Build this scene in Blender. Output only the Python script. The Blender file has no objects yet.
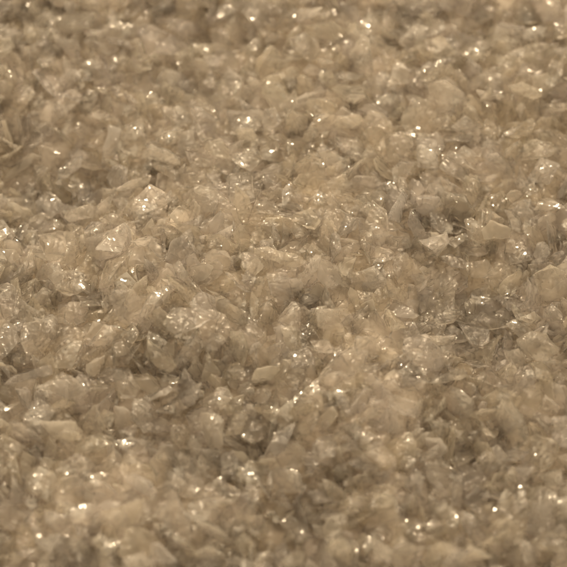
import bpy, bmesh, math, random, base64, zlib
import numpy as np
from mathutils import Vector, Quaternion, noise

# ------------------------------------------------------------------ camera, lamps, exposure
sc = bpy.context.scene
sc.render.engine = 'CYCLES'
sc.render.resolution_x = sc.render.resolution_y = 1024
sc.view_settings.view_transform = 'Standard'
sc.view_settings.look = 'None'
sc.view_settings.gamma = 1
sc.view_settings.exposure = 0.05
sc.cycles.use_denoising = True
sc.cycles.use_adaptive_sampling = True
sc.cycles.adaptive_threshold = 0.06
sc.cycles.adaptive_min_samples = 24
sc.cycles.max_bounces = 13
sc.cycles.transmission_bounces = 14
sc.cycles.diffuse_bounces = 5
sc.cycles.glossy_bounces = 4
sc.cycles.caustics_reflective = False
sc.cycles.caustics_refractive = True
sc.cycles.blur_glossy = 0.3
sc.cycles.sample_clamp_indirect = 4.0

ELEV = math.radians(50)
DIST = 34.0
TARGET = Vector((0, 0, 0.35))
cam_data = bpy.data.cameras.new('macro_camera')
cam = bpy.data.objects.new('macro_camera', cam_data)
sc.collection.objects.link(cam)
cam.location = TARGET + Vector((0, -DIST * math.cos(ELEV), DIST * math.sin(ELEV)))
cam.rotation_euler = (math.pi / 2 - ELEV, 0, 0)
cam_data.sensor_width = 36
cam_data.lens = 130
cam_data.clip_end = 500
cam_data.dof.use_dof = True
cam_data.dof.focus_distance = 34.0
cam_data.dof.aperture_fstop = 0.21
sc.camera = cam

world = bpy.data.worlds.new('World')
sc.world = world
world.use_nodes = True
world.node_tree.nodes['Background'].inputs[0].default_value = (1.0, 0.77, 0.485, 1)
world.node_tree.nodes['Background'].inputs[1].default_value = 0.93

def strip_lamp(name, loc, length, width, power, col, roll):
    l = bpy.data.lights.new(name, 'AREA')
    l.shape = 'RECTANGLE'; l.size = length; l.size_y = width; l.energy = power; l.color = col
    o = bpy.data.objects.new(name, l)
    o.location = loc
    q = (TARGET - Vector(loc)).to_track_quat('-Z', 'Y') @ Quaternion((0, 0, 1), math.radians(roll))
    o.rotation_euler = q.to_euler()
    sc.collection.objects.link(o)
for lx, ly, lz, p, roll in ((-16, 17, 20, 1.0, 50), (-8, 22, 24, 1.2, 20), (0, 20, 27, 1.2, 75), (7, 24, 22, 1.0, -15), (15, 14, 24, .9, 40), (-4, 12, 30, .8, 60), (4, 6, 32, .6, 10)):
    strip_lamp('added_glint_strip', (lx, ly, lz), 7.0, 0.7, 2250 * p, (1.0, 0.785, 0.52), roll)  # added lamps, long and narrow to light the pile with streaky glints

# ------------------------------------------------------------------ the bed below the pile
PITS = [(3.05, -.4, .75, -.65), (-4.0, 2.7, 1.2, -.55), (-1.5, 5.6, 1.0, -.4), (-.7, -3.2, .8, -.4), (.5, -4.2, .5, -.35), (3.8, -4.1, 1.1, -.4),
        (-1.7, -1.5, .6, -.35), (-.5, .4, 1.8, .3), (1.4, -2.2, 1.2, .3), (-2.8, -4.6, 1.2, .3), (-2.2, 1.5, 1.0, .3)]
SAG = [(3.1, -.5, .9, -.65), (-4.3, 3.0, 1.5, -.8), (-1.6, 5.8, 1.1, -.5), (.1, -3.6, 1.4, .55), (3.8, -4.1, 1.3, .35), (-1.8, -1.2, 1.3, .6), (1.4, -2.0, 1.2, .2)]
def sag(x, y):
    return .65 * sum(a * math.exp(-((x - cx) ** 2 + (y - cy) ** 2) / s ** 2) for (cx, cy, s, a) in SAG)
def terr(x, y):
    h = .30 * noise.noise(Vector((x * .35, y * .30, 3.1))) + .16 * noise.noise(Vector((x * .9, y * .8, 9.2)))
    for (cx, cy, s, a) in PITS: h += a * math.exp(-((x - cx) ** 2 + (y - cy) ** 2) / s ** 2)
    return h + sag(x, y)

def node(nt, t, **kw):
    n = nt.nodes.new(t)
    for k, v in kw.items(): setattr(n, k, v)
    return n

def crystal_material():
    m = bpy.data.materials.new('crushed_glass')
    m.use_nodes = True
    nt = m.node_tree; L = nt.links; nt.nodes.clear()
    out = node(nt, 'ShaderNodeOutputMaterial')
    geo = node(nt, 'ShaderNodeNewGeometry')
    at = node(nt, 'ShaderNodeAttribute', attribute_name='cloud')      # how milky this piece is, 0..1
    at2 = node(nt, 'ShaderNodeAttribute', attribute_name='warm')      # tint of this piece, 0..1
    # cloudy patches inside each piece
    n1 = node(nt, 'ShaderNodeTexNoise'); n1.inputs['Scale'].default_value = 3.2; n1.inputs['Detail'].default_value = 5; n1.inputs['Roughness'].default_value = .65
    L.new(geo.outputs['Position'], n1.inputs['Vector'])
    mr = node(nt, 'ShaderNodeMapRange'); mr.inputs[1].default_value = .3; mr.inputs[2].default_value = .7; mr.inputs[3].default_value = -.3; mr.inputs[4].default_value = .3
    L.new(n1.outputs['Fac'], mr.inputs[0])
    add = node(nt, 'ShaderNodeMath', operation='ADD', use_clamp=True)
    L.new(at.outputs['Fac'], add.inputs[0]); L.new(mr.outputs[0], add.inputs[1])
    # conchoidal ripples and scratches
    mp = node(nt, 'ShaderNodeMapping'); mp.inputs['Scale'].default_value = (1.0, 2.6, 1.6); mp.inputs['Rotation'].default_value = (.4, .7, .3)
    L.new(geo.outputs['Position'], mp.inputs['Vector'])
    n2 = node(nt, 'ShaderNodeTexNoise'); n2.inputs['Scale'].default_value = 3.6; n2.inputs['Detail'].default_value = 2.2; n2.inputs['Roughness'].default_value = .68; n2.inputs['Distortion'].default_value = .6
    L.new(mp.outputs[0], n2.inputs['Vector'])
    bp = node(nt, 'ShaderNodeBump'); bp.inputs['Strength'].default_value = .8; bp.inputs['Distance'].default_value = .04
    wv = node(nt, 'ShaderNodeTexWave', wave_type='RINGS', rings_direction='SPHERICAL'); wv.inputs['Scale'].default_value = 3.2
    wv.inputs['Distortion'].default_value = 6; wv.inputs['Detail'].default_value = 1; wv.inputs['Detail Scale'].default_value = 1.3
    L.new(geo.outputs['Position'], wv.inputs['Vector'])
    hm = node(nt, 'ShaderNodeMath', operation='MULTIPLY_ADD'); hm.inputs[1].default_value = .34
    L.new(wv.outputs['Fac'], hm.inputs[0]); L.new(n2.outputs['Fac'], hm.inputs[2]); L.new(hm.outputs[0], bp.inputs['Height'])
    # colour
    cm = node(nt, 'ShaderNodeMix', data_type='RGBA')
    cm.inputs[6].default_value = (.98, .955, .95, 1); cm.inputs[7].default_value = (.98, .935, .85, 1)
    L.new(at2.outputs['Fac'], cm.inputs[0])
    gl = node(nt, 'ShaderNodeBsdfGlass'); gl.inputs['IOR'].default_value = 1.09
    gc = node(nt, 'ShaderNodeMix', data_type='RGBA')
    gc.inputs[6].default_value = (1, .99, .985, 1); gc.inputs[7].default_value = (.998, .98, .95, 1)
    L.new(at2.outputs['Fac'], gc.inputs[0]); L.new(gc.outputs[2], gl.inputs['Color'])
    rr = node(nt, 'ShaderNodeMapRange'); rr.inputs[3].default_value = .10; rr.inputs[4].default_value = .32
    L.new(add.outputs[0], rr.inputs[0]); L.new(rr.outputs[0], gl.inputs['Roughness'])
    df = node(nt, 'ShaderNodeBsdfDiffuse'); tr = node(nt, 'ShaderNodeBsdfTranslucent')
    L.new(cm.outputs[2], df.inputs['Color']); L.new(cm.outputs[2], tr.inputs['Color'])
    mx = node(nt, 'ShaderNodeMixShader'); mx.inputs[0].default_value = .86
    L.new(df.outputs[0], mx.inputs[1]); L.new(tr.outputs[0], mx.inputs[2])
    body = node(nt, 'ShaderNodeMixShader')
    mf = node(nt, 'ShaderNodeMapRange'); mf.inputs[3].default_value = .10; mf.inputs[4].default_value = .22
    L.new(add.outputs[0], mf.inputs[0]); L.new(mf.outputs[0], body.inputs[0])
    L.new(gl.outputs[0], body.inputs[1]); L.new(mx.outputs[0], body.inputs[2])
    # polished outer skin
    gs = node(nt, 'ShaderNodeBsdfGlossy'); gs.inputs['Roughness'].default_value = .10
    fr = node(nt, 'ShaderNodeFresnel'); fr.inputs['IOR'].default_value = 1.52
    for s in (gs, fr): L.new(bp.outputs[0], s.inputs['Normal'])
    skin = node(nt, 'ShaderNodeMixShader')
    fm = node(nt, 'ShaderNodeMath', operation='MULTIPLY'); L.new(fr.outputs[0], fm.inputs[0])
    bf = node(nt, 'ShaderNodeMath', operation='SUBTRACT'); bf.inputs[0].default_value = 1; L.new(geo.outputs['Backfacing'], bf.inputs[1])
    L.new(bf.outputs[0], fm.inputs[1])
    L.new(fm.outputs[0], skin.inputs[0]); L.new(body.outputs[0], skin.inputs[1]); L.new(gs.outputs[0], skin.inputs[2])
    # small inner fractures that glitter in patches
    vm = node(nt, 'ShaderNodeMapping'); vm.inputs['Scale'].default_value = (.5, 2.0, 1.6); vm.inputs['Rotation'].default_value = (.9, .2, .6)
    wob = node(nt, 'ShaderNodeTexNoise'); wob.inputs['Scale'].default_value = 9; wob.inputs['Detail'].default_value = 2
    L.new(geo.outputs['Position'], wob.inputs['Vector'])
    wa = node(nt, 'ShaderNodeVectorMath', operation='MULTIPLY_ADD'); wa.inputs[1].default_value = (.14, .14, .14)
    L.new(wob.outputs['Color'], wa.inputs[0]); L.new(geo.outputs['Position'], wa.inputs[2]); L.new(wa.outputs[0], vm.inputs['Vector'])
    vo = node(nt, 'ShaderNodeTexVoronoi'); vo.inputs['Scale'].default_value = 15
    L.new(vm.outputs[0], vo.inputs['Vector'])
    vs_ = node(nt, 'ShaderNodeVectorMath', operation='SUBTRACT'); vs_.inputs[1].default_value = (.5, .5, .5); L.new(vo.outputs['Color'], vs_.inputs[0])
    vn = node(nt, 'ShaderNodeVectorMath', operation='MULTIPLY_ADD'); vn.inputs[1].default_value = (1.1, 1.1, 1.1)
    L.new(vs_.outputs[0], vn.inputs[0]); L.new(geo.outputs['Normal'], vn.inputs[2])
    vz = node(nt, 'ShaderNodeVectorMath', operation='NORMALIZE'); L.new(vn.outputs[0], vz.inputs[0])
    fg = node(nt, 'ShaderNodeBsdfGlossy'); fg.inputs['Roughness'].default_value = .11; L.new(vz.outputs[0], fg.inputs['Normal'])
    n3 = node(nt, 'ShaderNodeTexNoise'); n3.inputs['Scale'].default_value = 2.2; n3.inputs['Detail'].default_value = 4; n3.inputs['Roughness'].default_value = .7
    L.new(geo.outputs['Position'], n3.inputs['Vector'])
    fk = node(nt, 'ShaderNodeMapRange'); fk.inputs[1].default_value = .56; fk.inputs[2].default_value = .62; fk.inputs[4].default_value = .32
    L.new(n3.outputs['Fac'], fk.inputs[0])
    fl = node(nt, 'ShaderNodeMixShader'); L.new(fk.outputs[0], fl.inputs[0]); L.new(skin.outputs[0], fl.inputs[1]); L.new(fg.outputs[0], fl.inputs[2])
    L.new(fl.outputs[0], out.inputs['Surface'])
    return m

def bed_material():
    m = bpy.data.materials.new('packed_fines'); m.use_nodes = True
    nt = m.node_tree; b = nt.nodes['Principled BSDF']; L = nt.links
    n = node(nt, 'ShaderNodeTexNoise'); n.inputs['Scale'].default_value = 5; n.inputs['Detail'].default_value = 8
    r = node(nt, 'ShaderNodeValToRGB')
    r.color_ramp.elements[0].position = .35; r.color_ramp.elements[0].color = (.50, .46, .42, 1)
    r.color_ramp.elements[1].position = .7; r.color_ramp.elements[1].color = (.62, .58, .54, 1)
    tc = node(nt, 'ShaderNodeNewGeometry'); L.new(tc.outputs['Position'], n.inputs['Vector'])
    L.new(n.outputs['Fac'], r.inputs[0]); L.new(r.outputs[0], b.inputs['Base Color'])
    bp = node(nt, 'ShaderNodeBump'); bp.inputs['Distance'].default_value = .1; L.new(n.outputs['Fac'], bp.inputs['Height']); L.new(bp.outputs[0], b.inputs['Normal'])
    b.inputs['Roughness'].default_value = .6
    return m
CRYSTAL = crystal_material()
BED = bed_material()

vs, fs = [], []
gx = [-60, -30, -16] + [-10 + .25 * i for i in range(81)] + [16, 30, 60]
gy = [-60, -30, -14] + [-9.5 + .25 * i for i in range(89)] + [18, 30, 60]
for y in gy:
    for x in gx: vs.append((x, y, terr(x, y) - .02))
nx = len(gx)
for j in range(len(gy) - 1):
    for i in range(nx - 1):
        a = j * nx + i; fs.append((a, a + 1, a + nx + 1, a + nx))
me = bpy.data.meshes.new('ground'); me.from_pydata(vs, [], fs)
me.shade_smooth()
ground = bpy.data.objects.new('ground', me); sc.collection.objects.link(ground)
ground['kind'] = 'structure'; me.materials.append(BED)

# ------------------------------------------------------------------ shapes of the pieces
NV = 40
def hull_points(seed):
    r = random.Random(1000 + seed)
    kind = seed % 8
    if kind in (0, 1, 2, 3): ax = (1, r.uniform(.72, .95), r.uniform(.55, .8)); n = r.randint(9, 13)   # lumps
    elif kind in (4, 5): ax = (1, r.uniform(.6, .85), r.uniform(.26, .4)); n = r.randint(8, 11)       # flakes
    elif kind == 6: ax = (1, r.uniform(.38, .5), r.uniform(.3, .42)); n = r.randint(7, 10)            # splinters
    else: ax = (1, r.uniform(.6, .8), r.uniform(.5, .7)); n = r.randint(6, 7)                         # wedges
    pts = []
    tries = 0
    while len(pts) < n:
        v = Vector((r.gauss(0, 1), r.gauss(0, 1), r.gauss(0, 1))).normalized() * r.uniform(.88, 1.0)
        tries += 1
        if tries < 400 and any((v - p).length < .45 for p in pts): continue
        pts.append(v)
    pts = [Vector((p.x * ax[0], p.y * ax[1], p.z * ax[2])) * .5 for p in pts]
    c = sum(pts, Vector()) / len(pts)
    return [p - c for p in pts]


def edge_split_shape(k):
    """One splinter of crushed glass: a hull whose faces are hollowed like shell-shaped fractures, edges kept sharp."""
    bm = bmesh.new()
    for p in hull_points(k): bm.verts.new((p.x * 1.1, p.y, p.z * (.62 if k % 8 < 4 else .85)))
    bmesh.ops.convex_hull(bm, input=bm.verts)
    bmesh.ops.delete(bm, geom=[v for v in bm.verts if not v.link_faces], context='VERTS')
    bmesh.ops.dissolve_limit(bm, angle_limit=math.radians(14), verts=bm.verts, edges=bm.edges)
    r = random.Random(k)
    bmesh.ops.bevel(bm, geom=list(bm.edges), offset=.012, segments=1, affect='EDGES', profile=.6)
    bmesh.ops.triangulate(bm, faces=[f for f in bm.faces if len(f.verts) > 4])
    big = [e for e in bm.edges if e.calc_length() > .12]
    for _ in range(3):
        es = [e for e in bm.edges if e.calc_length() > .13]
        if not es: break
        bmesh.ops.subdivide_edges(bm, edges=es, cuts=1, use_grid_fill=True)
        bmesh.ops.triangulate(bm, faces=[f for f in bm.faces if len(f.verts) > 4])
    bm.normal_update()
    off = Vector((k * 3.7, k * 1.3, 0))
    for v in bm.verts:
        n = v.normal.copy()
        a = noise.noise(v.co * 3.0 + off) * .045 + noise.noise(v.co * 8.0 + off) * .018
        # ripple of a shell fracture round a point outside the piece
        c = Vector((r.uniform(.8, .8), .5, .3))
        d = (v.co - c).length
        a += math.sin(d * 34 + k) * .0035
        v.co += n * (a - .008)
    bmesh.ops.triangulate(bm, faces=bm.faces)
    bm.normal_update()
    bm.edges.ensure_lookup_table()
    co = np.array([v.co[:] for v in bm.verts], np.float32)
    bm.verts.index_update()
    fa = np.array([[v.index for v in f.verts] for f in bm.faces], np.int32)
    sharp = [(min(e.verts[0].index, e.verts[1].index), max(e.verts[0].index, e.verts[1].index)) for e in bm.edges
             if len(e.link_faces) == 2 and e.calc_face_angle(0) > math.radians(24)]
    bm.free()
    return co, fa, set(sharp)
SHAPES = [edge_split_shape(k) for k in range(NV)]

def make_mesh(name, pieces):
    """pieces: (shape, location, quaternion, scale, cloud, warm) -> one mesh."""
    V, F, S, A, B = [], [], [], [], []
    base = 0
    for (k, loc, q, s, cl, wa) in pieces:
        co, fa, sh = SHAPES[k]
        R_ = np.array(q.to_matrix(), np.float32)
        V.append(co @ R_.T * s + np.array(loc, np.float32))
        F.append(fa + base)
        S += [(a + base, b + base) for a, b in sh]
        A.append(np.full(len(co), cl, np.float32)); B.append(np.full(len(co), wa, np.float32))
        base += len(co)
    V = np.concatenate(V); F = np.concatenate(F); A = np.concatenate(A); B = np.concatenate(B)
    me = bpy.data.meshes.new(name)
    me.vertices.add(len(V)); me.vertices.foreach_set('co', V.ravel())
    me.loops.add(len(F) * 3); me.loops.foreach_set('vertex_index', F.ravel())
    me.polygons.add(len(F)); me.polygons.foreach_set('loop_start', np.arange(0, len(F) * 3, 3, dtype=np.int32))
    me.update(calc_edges=True)
    me.shade_smooth()
    ev = np.zeros(len(me.edges) * 2, np.int32); me.edges.foreach_get('vertices', ev)
    ev = np.sort(ev.reshape(-1, 2), axis=1).astype(np.int64)
    key = ev[:, 0] * 10000000 + ev[:, 1]
    sk = np.array([a * 10000000 + b for a, b in S], np.int64)
    at = me.attributes.new('sharp_edge', 'BOOLEAN', 'EDGE'); at.data.foreach_set('value', np.isin(key, sk))
    a = me.attributes.new('cloud', 'FLOAT', 'POINT'); a.data.foreach_set('value', A)
    a = me.attributes.new('warm', 'FLOAT', 'POINT'); a.data.foreach_set('value', B)
    me.materials.append(CRYSTAL)
    return me
# ------------------------------------------------------------------ how the pieces came to rest after a rigid-body drop, ten numbers each:
# place (hundredths), rotation vector (two degrees), size (hundredths), shape, milkiness 0-9, tint 0-9
SETTLED = [
-233,165,52,2,5,19,95,4,4,3,-358,-20,57,6,6,4,80,5,4,5,75,-98,64,18,13,6,82,12,6,4,-418,170,-8,22,8,7,80,15,4,4,146,-374,81,-5,8,12,70,3,4,3,324,35,28,
12,-13,-9,70,13,4,4,254,57,67,45,42,-8,90,7,4,2,-48,-11,102,2,12,5,62,2,2,4,64,-360,77,-1,9,30,66,1,4,2,63,-158,67,-5,11,-4,46,0,1,3,399,318,73,-4,12,
24,66,6,4,1,340,-488,65,-56,49,-3,97,0,1,7,-152,-500,72,-12,-35,46,97,8,3,2,-220,-532,66,24,-4,80,97,2,9,8,225,-161,52,-51,-71,4,90,35,6,0,-375,69,45,
-7,14,-56,97,33,6,4,359,-299,44,43,42,52,97,24,6,6,-397,-115,46,9,4,36,97,25,4,4,17,-185,50,4,-8,8,97,16,1,1,237,371,38,-11,28,-54,91,10,5,5,-249,-86,
73,-3,18,-24,78,10,2,2,-156,-131,101,-14,4,83,87,16,4,1,449,-6,45,-69,-5,-13,86,2,6,7,285,418,52,13,66,47,97,11,4,5,410,-137,40,26,-25,3,88,27,4,6,
-245,-486,65,-12,74,26,94,29,5,8,-116,-127,74,-54,48,1,79,24,2,4,386,-476,45,2,-16,43,82,18,7,2,-266,346,25,-77,-40,-14,87,27,2,6,404,-351,47,-11,-10,
48,82,17,3,7,42,224,65,-19,-35,76,91,2,0,8,-338,-234,59,-65,-1,3,90,9,5,4,-328,-428,59,-82,16,6,76,11,3,3,-367,-409,52,39,76,17,67,35,8,6,-119,-468,61,
3,11,22,74,27,4,3,39,-276,78,-16,80,4,86,28,1,9,-416,349,-32,-71,28,23,92,3,1,3,400,92,18,-87,-22,-6,90,11,4,3,162,110,54,-50,-57,-3,88,8,4,5,104,-190,
69,-18,-1,85,87,26,4,3,164,356,43,14,-5,-19,78,35,6,7,-110,-323,57,53,62,31,79,4,8,5,-390,638,34,-20,79,5,97,1,9,5,345,-46,-6,-4,0,4,97,29,0,4,-102,
-538,56,7,1,-86,79,15,2,6,142,519,48,-61,-22,-59,89,27,7,5,239,-381,35,50,-52,-7,82,35,8,2,-394,-271,29,-24,72,-2,84,2,4,2,-363,-519,54,37,-16,-33,97,
22,1,4,325,-365,34,-62,44,-5,74,2,2,5,-24,526,33,15,-56,-40,97,26,1,8,-138,364,40,-26,-65,4,92,0,1,1,-97,-431,53,-9,8,80,80,17,2,4,303,172,34,-6,-52,
48,76,27,0,6,-169,47,59,-63,-34,-4,80,27,4,0,-159,-263,58,27,-36,-78,97,17,0,1,48,547,49,-7,12,-15,79,10,2,5,201,304,58,-65,56,-11,84,17,1,5,133,-5,50,
18,-6,1,76,4,2,4,469,522,50,15,-21,64,70,24,1,6,6,-417,67,10,53,49,75,27,3,3,-279,8,62,-26,74,-13,93,25,2,7,249,277,46,1,-7,52,79,32,4,2,-222,-276,45,
-16,23,-34,71,27,7,2,-76,194,67,-57,67,-3,96,32,2,3,182,-347,53,-8,79,5,69,24,8,8,272,-38,3,88,-15,1,83,2,1,5,-115,551,16,-37,-76,-6,85,11,4,2,-5,-30,
57,-73,25,21,67,0,4,2,-409,-468,48,-18,3,-56,67,24,1,4,-451,-43,44,32,73,14,83,1,2,2,-43,-309,45,71,37,-14,89,32,3,5,-238,625,-4,-10,-71,-16,89,24,5,1,
-7,31,70,8,63,53,97,22,4,7,442,299,43,9,81,-4,79,16,7,6,-200,-181,70,-46,3,-34,84,34,6,8,-107,473,21,-7,-13,23,97,3,4,5,414,-518,47,-11,-84,18,78,32,6,
7,-356,-121,34,17,72,4,94,11,0,8,78,596,48,-11,-23,-77,97,0,8,8,448,245,43,1,65,8,77,0,4,1,-246,-227,55,59,66,5,70,32,4,4,-45,-391,43,15,-14,78,68,10,
4,8,-46,646,47,-14,13,-47,76,35,4,5,-86,-83,64,54,2,-22,78,35,3,7,316,-97,12,-10,0,57,81,8,0,3,-153,-167,64,53,-9,43,75,24,4,2,-457,-127,41,46,72,7,97,
18,9,3,-235,-381,49,65,-60,-9,80,20,4,3,276,-562,56,-3,21,53,90,17,7,3,155,-463,60,23,-15,-32,67,26,4,8,-311,-380,51,9,-9,80,69,19,1,1,-421,426,10,4,
-5,-3,72,27,4,3,-302,76,39,-73,-2,-7,97,32,4,3,-66,285,40,-32,82,-5,82,3,7,5,-298,-485,59,29,-4,58,77,3,4,2,77,-1,60,-1,17,-26,66,16,8,2,156,-497,39,
-80,-10,4,85,20,7,6,75,-496,57,-55,-38,5,66,19,8,6,354,-537,40,26,-57,20,84,0,1,6,286,-497,49,59,2,-39,73,35,5,2,260,668,42,6,2,88,81,35,1,2,491,678,
43,-61,42,-14,97,5,6,1,-296,-337,50,74,24,3,68,34,9,8,402,415,23,21,-11,-48,87,8,3,9,-301,-284,38,42,28,-73,93,36,1,6,-345,-156,45,2,4,-62,74,20,9,6,
391,-239,31,82,33,14,73,27,8,8,75,128,44,32,-81,-15,82,35,1,4,378,268,36,31,-1,-22,75,8,3,2,271,551,46,6,2,0,72,17,5,8,-284,49,79,-12,6,24,80,0,9,2,
121,311,33,11,19,57,97,19,2,1,-203,-77,85,-33,-22,14,94,6,4,2,-6,-334,47,29,-29,-67,81,0,8,1,337,3,-27,-77,-20,-10,80,16,4,2,-90,637,2,-56,-17,19,86,3,
6,5,-283,-132,54,-22,56,-62,79,1,1,3,-65,-495,60,34,-10,-69,71,9,1,7,-15,443,31,53,-56,-29,95,25,9,9,-279,-427,53,-1,-22,79,67,26,1,2,-185,646,10,13,
-78,-5,76,17,4,1,192,-278,64,23,21,82,79,18,6,2,-68,136,70,41,14,54,82,19,4,9,16,-367,58,15,12,-74,68,18,5,6,454,672,21,-3,4,-53,78,34,4,8,-431,498,18,
-6,12,-21,97,4,5,0,-249,-138,63,-42,78,4,76,13,5,5,-74,-158,64,-35,35,-19,74,24,6,9,355,561,34,3,7,-82,65,35,0,8,-339,-71,39,17,8,18,67,26,2,3,364,655,
29,85,20,21,82,29,1,5,-213,284,47,-31,-29,-49,97,2,4,5,388,531,25,-78,13,-23,97,13,3,8,283,-255,40,6,-11,68,72,15,5,3,-417,237,-34,6,-1,-24,81,5,7,1,
-107,-251,54,27,71,-3,72,11,7,5,303,-454,33,5,19,60,76,24,1,5,-180,690,26,17,18,-50,84,5,0,9,24,369,36,-14,-38,-31,80,27,1,8,-182,390,17,-68,38,17,90,
19,2,5,-434,-350,52,6,-5,-16,77,5,1,5,124,426,52,-7,15,58,85,17,8,7,-232,-328,29,-27,1,0,79,39,5,2,-102,675,29,-15,85,3,82,25,1,4,-184,-378,41,8,33,-1,
76,16,3,7,-465,202,-12,-16,-47,-52,66,35,5,7,161,-98,41,5,8,38,97,21,4,4,113,-441,48,30,-77,15,68,32,5,8,-304,356,2,-47,49,40,82,19,9,1,-404,-307,41,
26,-51,17,84,10,3,3,17,-486,45,-7,6,-19,63,32,3,7,340,-240,30,-61,-3,-18,77,12,5,8,-100,66,57,-36,-10,-36,97,1,1,8,241,590,36,28,12,8,72,34,6,2,-253,
506,-4,8,8,50,78,35,4,3,-177,-430,48,-6,-15,11,72,27,3,3,68,406,40,21,48,-73,85,26,4,8,275,208,41,5,69,51,70,0,1,1,-342,594,19,-83,19,10,80,4,8,2,245,
180,34,-73,16,-6,64,25,3,0,328,211,40,46,-58,-33,70,8,7,8,-477,444,18,0,-13,29,68,32,4,5,-349,-301,35,11,60,66,80,26,9,6,452,-70,22,-44,-38,-67,71,35,
2,2,-116,-390,39,61,-46,-33,73,17,1,6,-204,603,1,-14,5,-68,91,37,5,0,331,111,34,-36,-53,-51,63,27,6,6,-308,615,29,-21,81,31,65,34,4,3,-341,-487,61,15,
-64,-15,72,9,3,1,284,-380,22,1,-1,75,69,16,3,2,356,107,47,-7,9,-87,61,17,9,7,-159,-313,38,21,10,52,61,26,1,8,414,-18,14,23,20,37,87,5,3,1,13,-95,57,
-50,55,14,75,7,0,3,-385,-512,36,10,1,33,67,17,6,7,81,208,41,31,-5,22,71,32,7,6,-98,-11,54,-9,-10,1,77,33,4,9,43,116,65,-11,-2,68,64,17,4,9,210,487,43,
7,14,28,86,9,8,4,374,36,-1,-1,17,-72,78,16,6,7,-91,133,55,49,-27,-34,92,39,4,5,-129,158,66,7,-6,-45,69,28,4,4,-62,-442,40,-75,24,-21,78,3,4,1,-116,297,
49,-50,-70,11,70,27,8,7,-215,-422,66,-2,45,43,75,3,7,1,-263,533,26,-7,10,54,77,27,3,8,-294,275,-3,-59,24,-31,87,17,7,1,-370,292,-38,86,-6,-24,74,33,4,
7,179,-302,60,-77,-8,37,67,24,2,4,301,246,45,24,-67,-4,77,34,4,3,-218,-213,45,59,-28,-2,74,27,8,6,-70,372,31,85,6,1,87,28,7,5,368,192,19,-7,-22,-17,84,
0,2,8,-405,-192,38,-67,-10,-9,87,22,6,0,36,-308,60,76,-22,41,71,24,1,4,-25,-75,52,-28,41,-51,70,27,0,7,252,-480,50,-8,-23,40,68,39,3,7,-74,-302,57,-13,
-4,42,75,19,4,8,-395,451,16,-8,-5,45,72,33,1,2,222,-530,41,-83,7,-19,69,2,4,9,165,610,44,18,-11,64,63,18,4,7,-214,37,60,-45,-71,-12,64,19,5,4,-392,577,
23,-21,-65,14,88,7,6,1,-149,-377,53,-16,-68,20,69,34,0,2,-180,584,-9,-54,-44,14,70,0,8,8,-27,-207,62,46,27,-5,80,3,9,8,-331,33,28,17,12,36,70,32,1,8,
-22,305,32,-15,-13,48,70,8,4,5,-117,601,16,-68,25,9,70,1,5,2,16,-141,64,6,25,-7,63,25,7,7,396,595,32,-58,42,-8,67,27,8,6,159,-151,61,-15,-85,-6,65,17,
3,5,79,-435,63,23,55,49,60,32,0,8,-107,-501,58,16,-60,30,83,28,7,4,-356,181,10,69,3,8,65,8,1,4,479,337,30,7,0,83,69,8,2,8,-108,23,71,39,31,-43,72,11,2,
3,-279,-547,40,3,-84,-12,63,25,8,2,265,146,22,-24,18,-23,78,39,4,3,-125,-89,82,-26,1,-82,64,24,8,0,227,134,26,6,35,14,90,17,7,0,-17,-493,36,-10,10,-75,
65,33,2,7,-24,-279,63,-11,0,-27,88,36,2,8,-424,-60,32,24,-10,-21,75,4,7,3,428,439,51,37,-52,16,83,33,5,7,267,-426,43,22,27,31,78,4,3,3,126,-170,87,18,
21,16,63,32,4,2,433,-451,40,3,-80,-36,67,35,7,3,-139,-425,62,-5,-13,-38,55,35,2,4,-160,-53,79,-13,29,13,97,2,3,8,-117,-269,19,19,8,18,95,24,8,0,-252,
-277,32,-47,40,25,65,19,8,3,438,-246,30,-29,37,-14,79,6,5,2,464,460,38,-6,30,-65,65,2,9,6,39,-6,60,53,-2,32,96,22,7,3,409,-408,50,18,-40,28,79,23,6,5,
3,-297,55,-66,-40,-27,64,37,4,8,384,27,8,14,27,-54,68,15,7,8,120,358,48,1,-49,-67,59,8,5,8,-417,-388,41,52,43,38,68,26,8,8,-37,-493,50,82,2,-33,60,2,1,
8,278,-347,27,-14,11,34,76,4,5,6,120,151,43,14,-6,-13,72,29,2,5,-334,382,-14,63,28,11,80,27,0,6,171,-550,46,63,-32,-2,75,16,0,1,139,72,53,35,42,35,80,
9,2,7,-79,-198,55,-84,11,-27,57,17,4,8,135,225,39,-62,5,4,72,13,4,2,-136,495,-1,-63,-40,-7,65,27,0,4,-41,124,55,23,4,59,72,15,1,6,455,174,38,21,-81,19,
73,0,8,4,257,-206,47,-25,8,25,84,16,7,6,115,-521,39,80,-11,32,54,35,8,8,92,-276,77,69,-54,1,74,14,2,4,197,152,53,42,11,33,89,28,7,0,236,-14,0,-44,50,
18,65,8,4,0,329,-122,6,7,-24,4,75,19,5,9,265,37,-2,-27,73,-5,72,33,4,4,-356,450,15,18,-25,-16,74,3,1,4,-377,313,-15,-7,-25,-22,81,33,4,0,457,106,18,32,
17,46,87,5,3,3,207,254,41,8,-6,-68,65,19,7,3,-64,329,35,35,34,-51,65,0,3,7,-137,-4,67,-26,-13,85,50,16,8,4,-46,-533,41,6,42,19,92,33,6,7,95,-21,40,50,
42,15,75,0,0,6,-483,45,43,-4,10,17,81,27,5,4,-5,-534,41,16,51,1,70,34,8,1,12,68,47,-9,-11,11,88,1,2,4,72,365,48,52,16,-1,70,26,2,4,-81,-480,46,-13,-5,
47,71,11,5,6,-390,27,32,-77,-10,-17,63,34,7,2,440,429,25,7,-7,29,82,1,6,8,-419,-213,16,-63,-26,-10,74,0,6,3,324,365,37,5,-81,-2,68,25,8,3,-212,525,-10,
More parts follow.
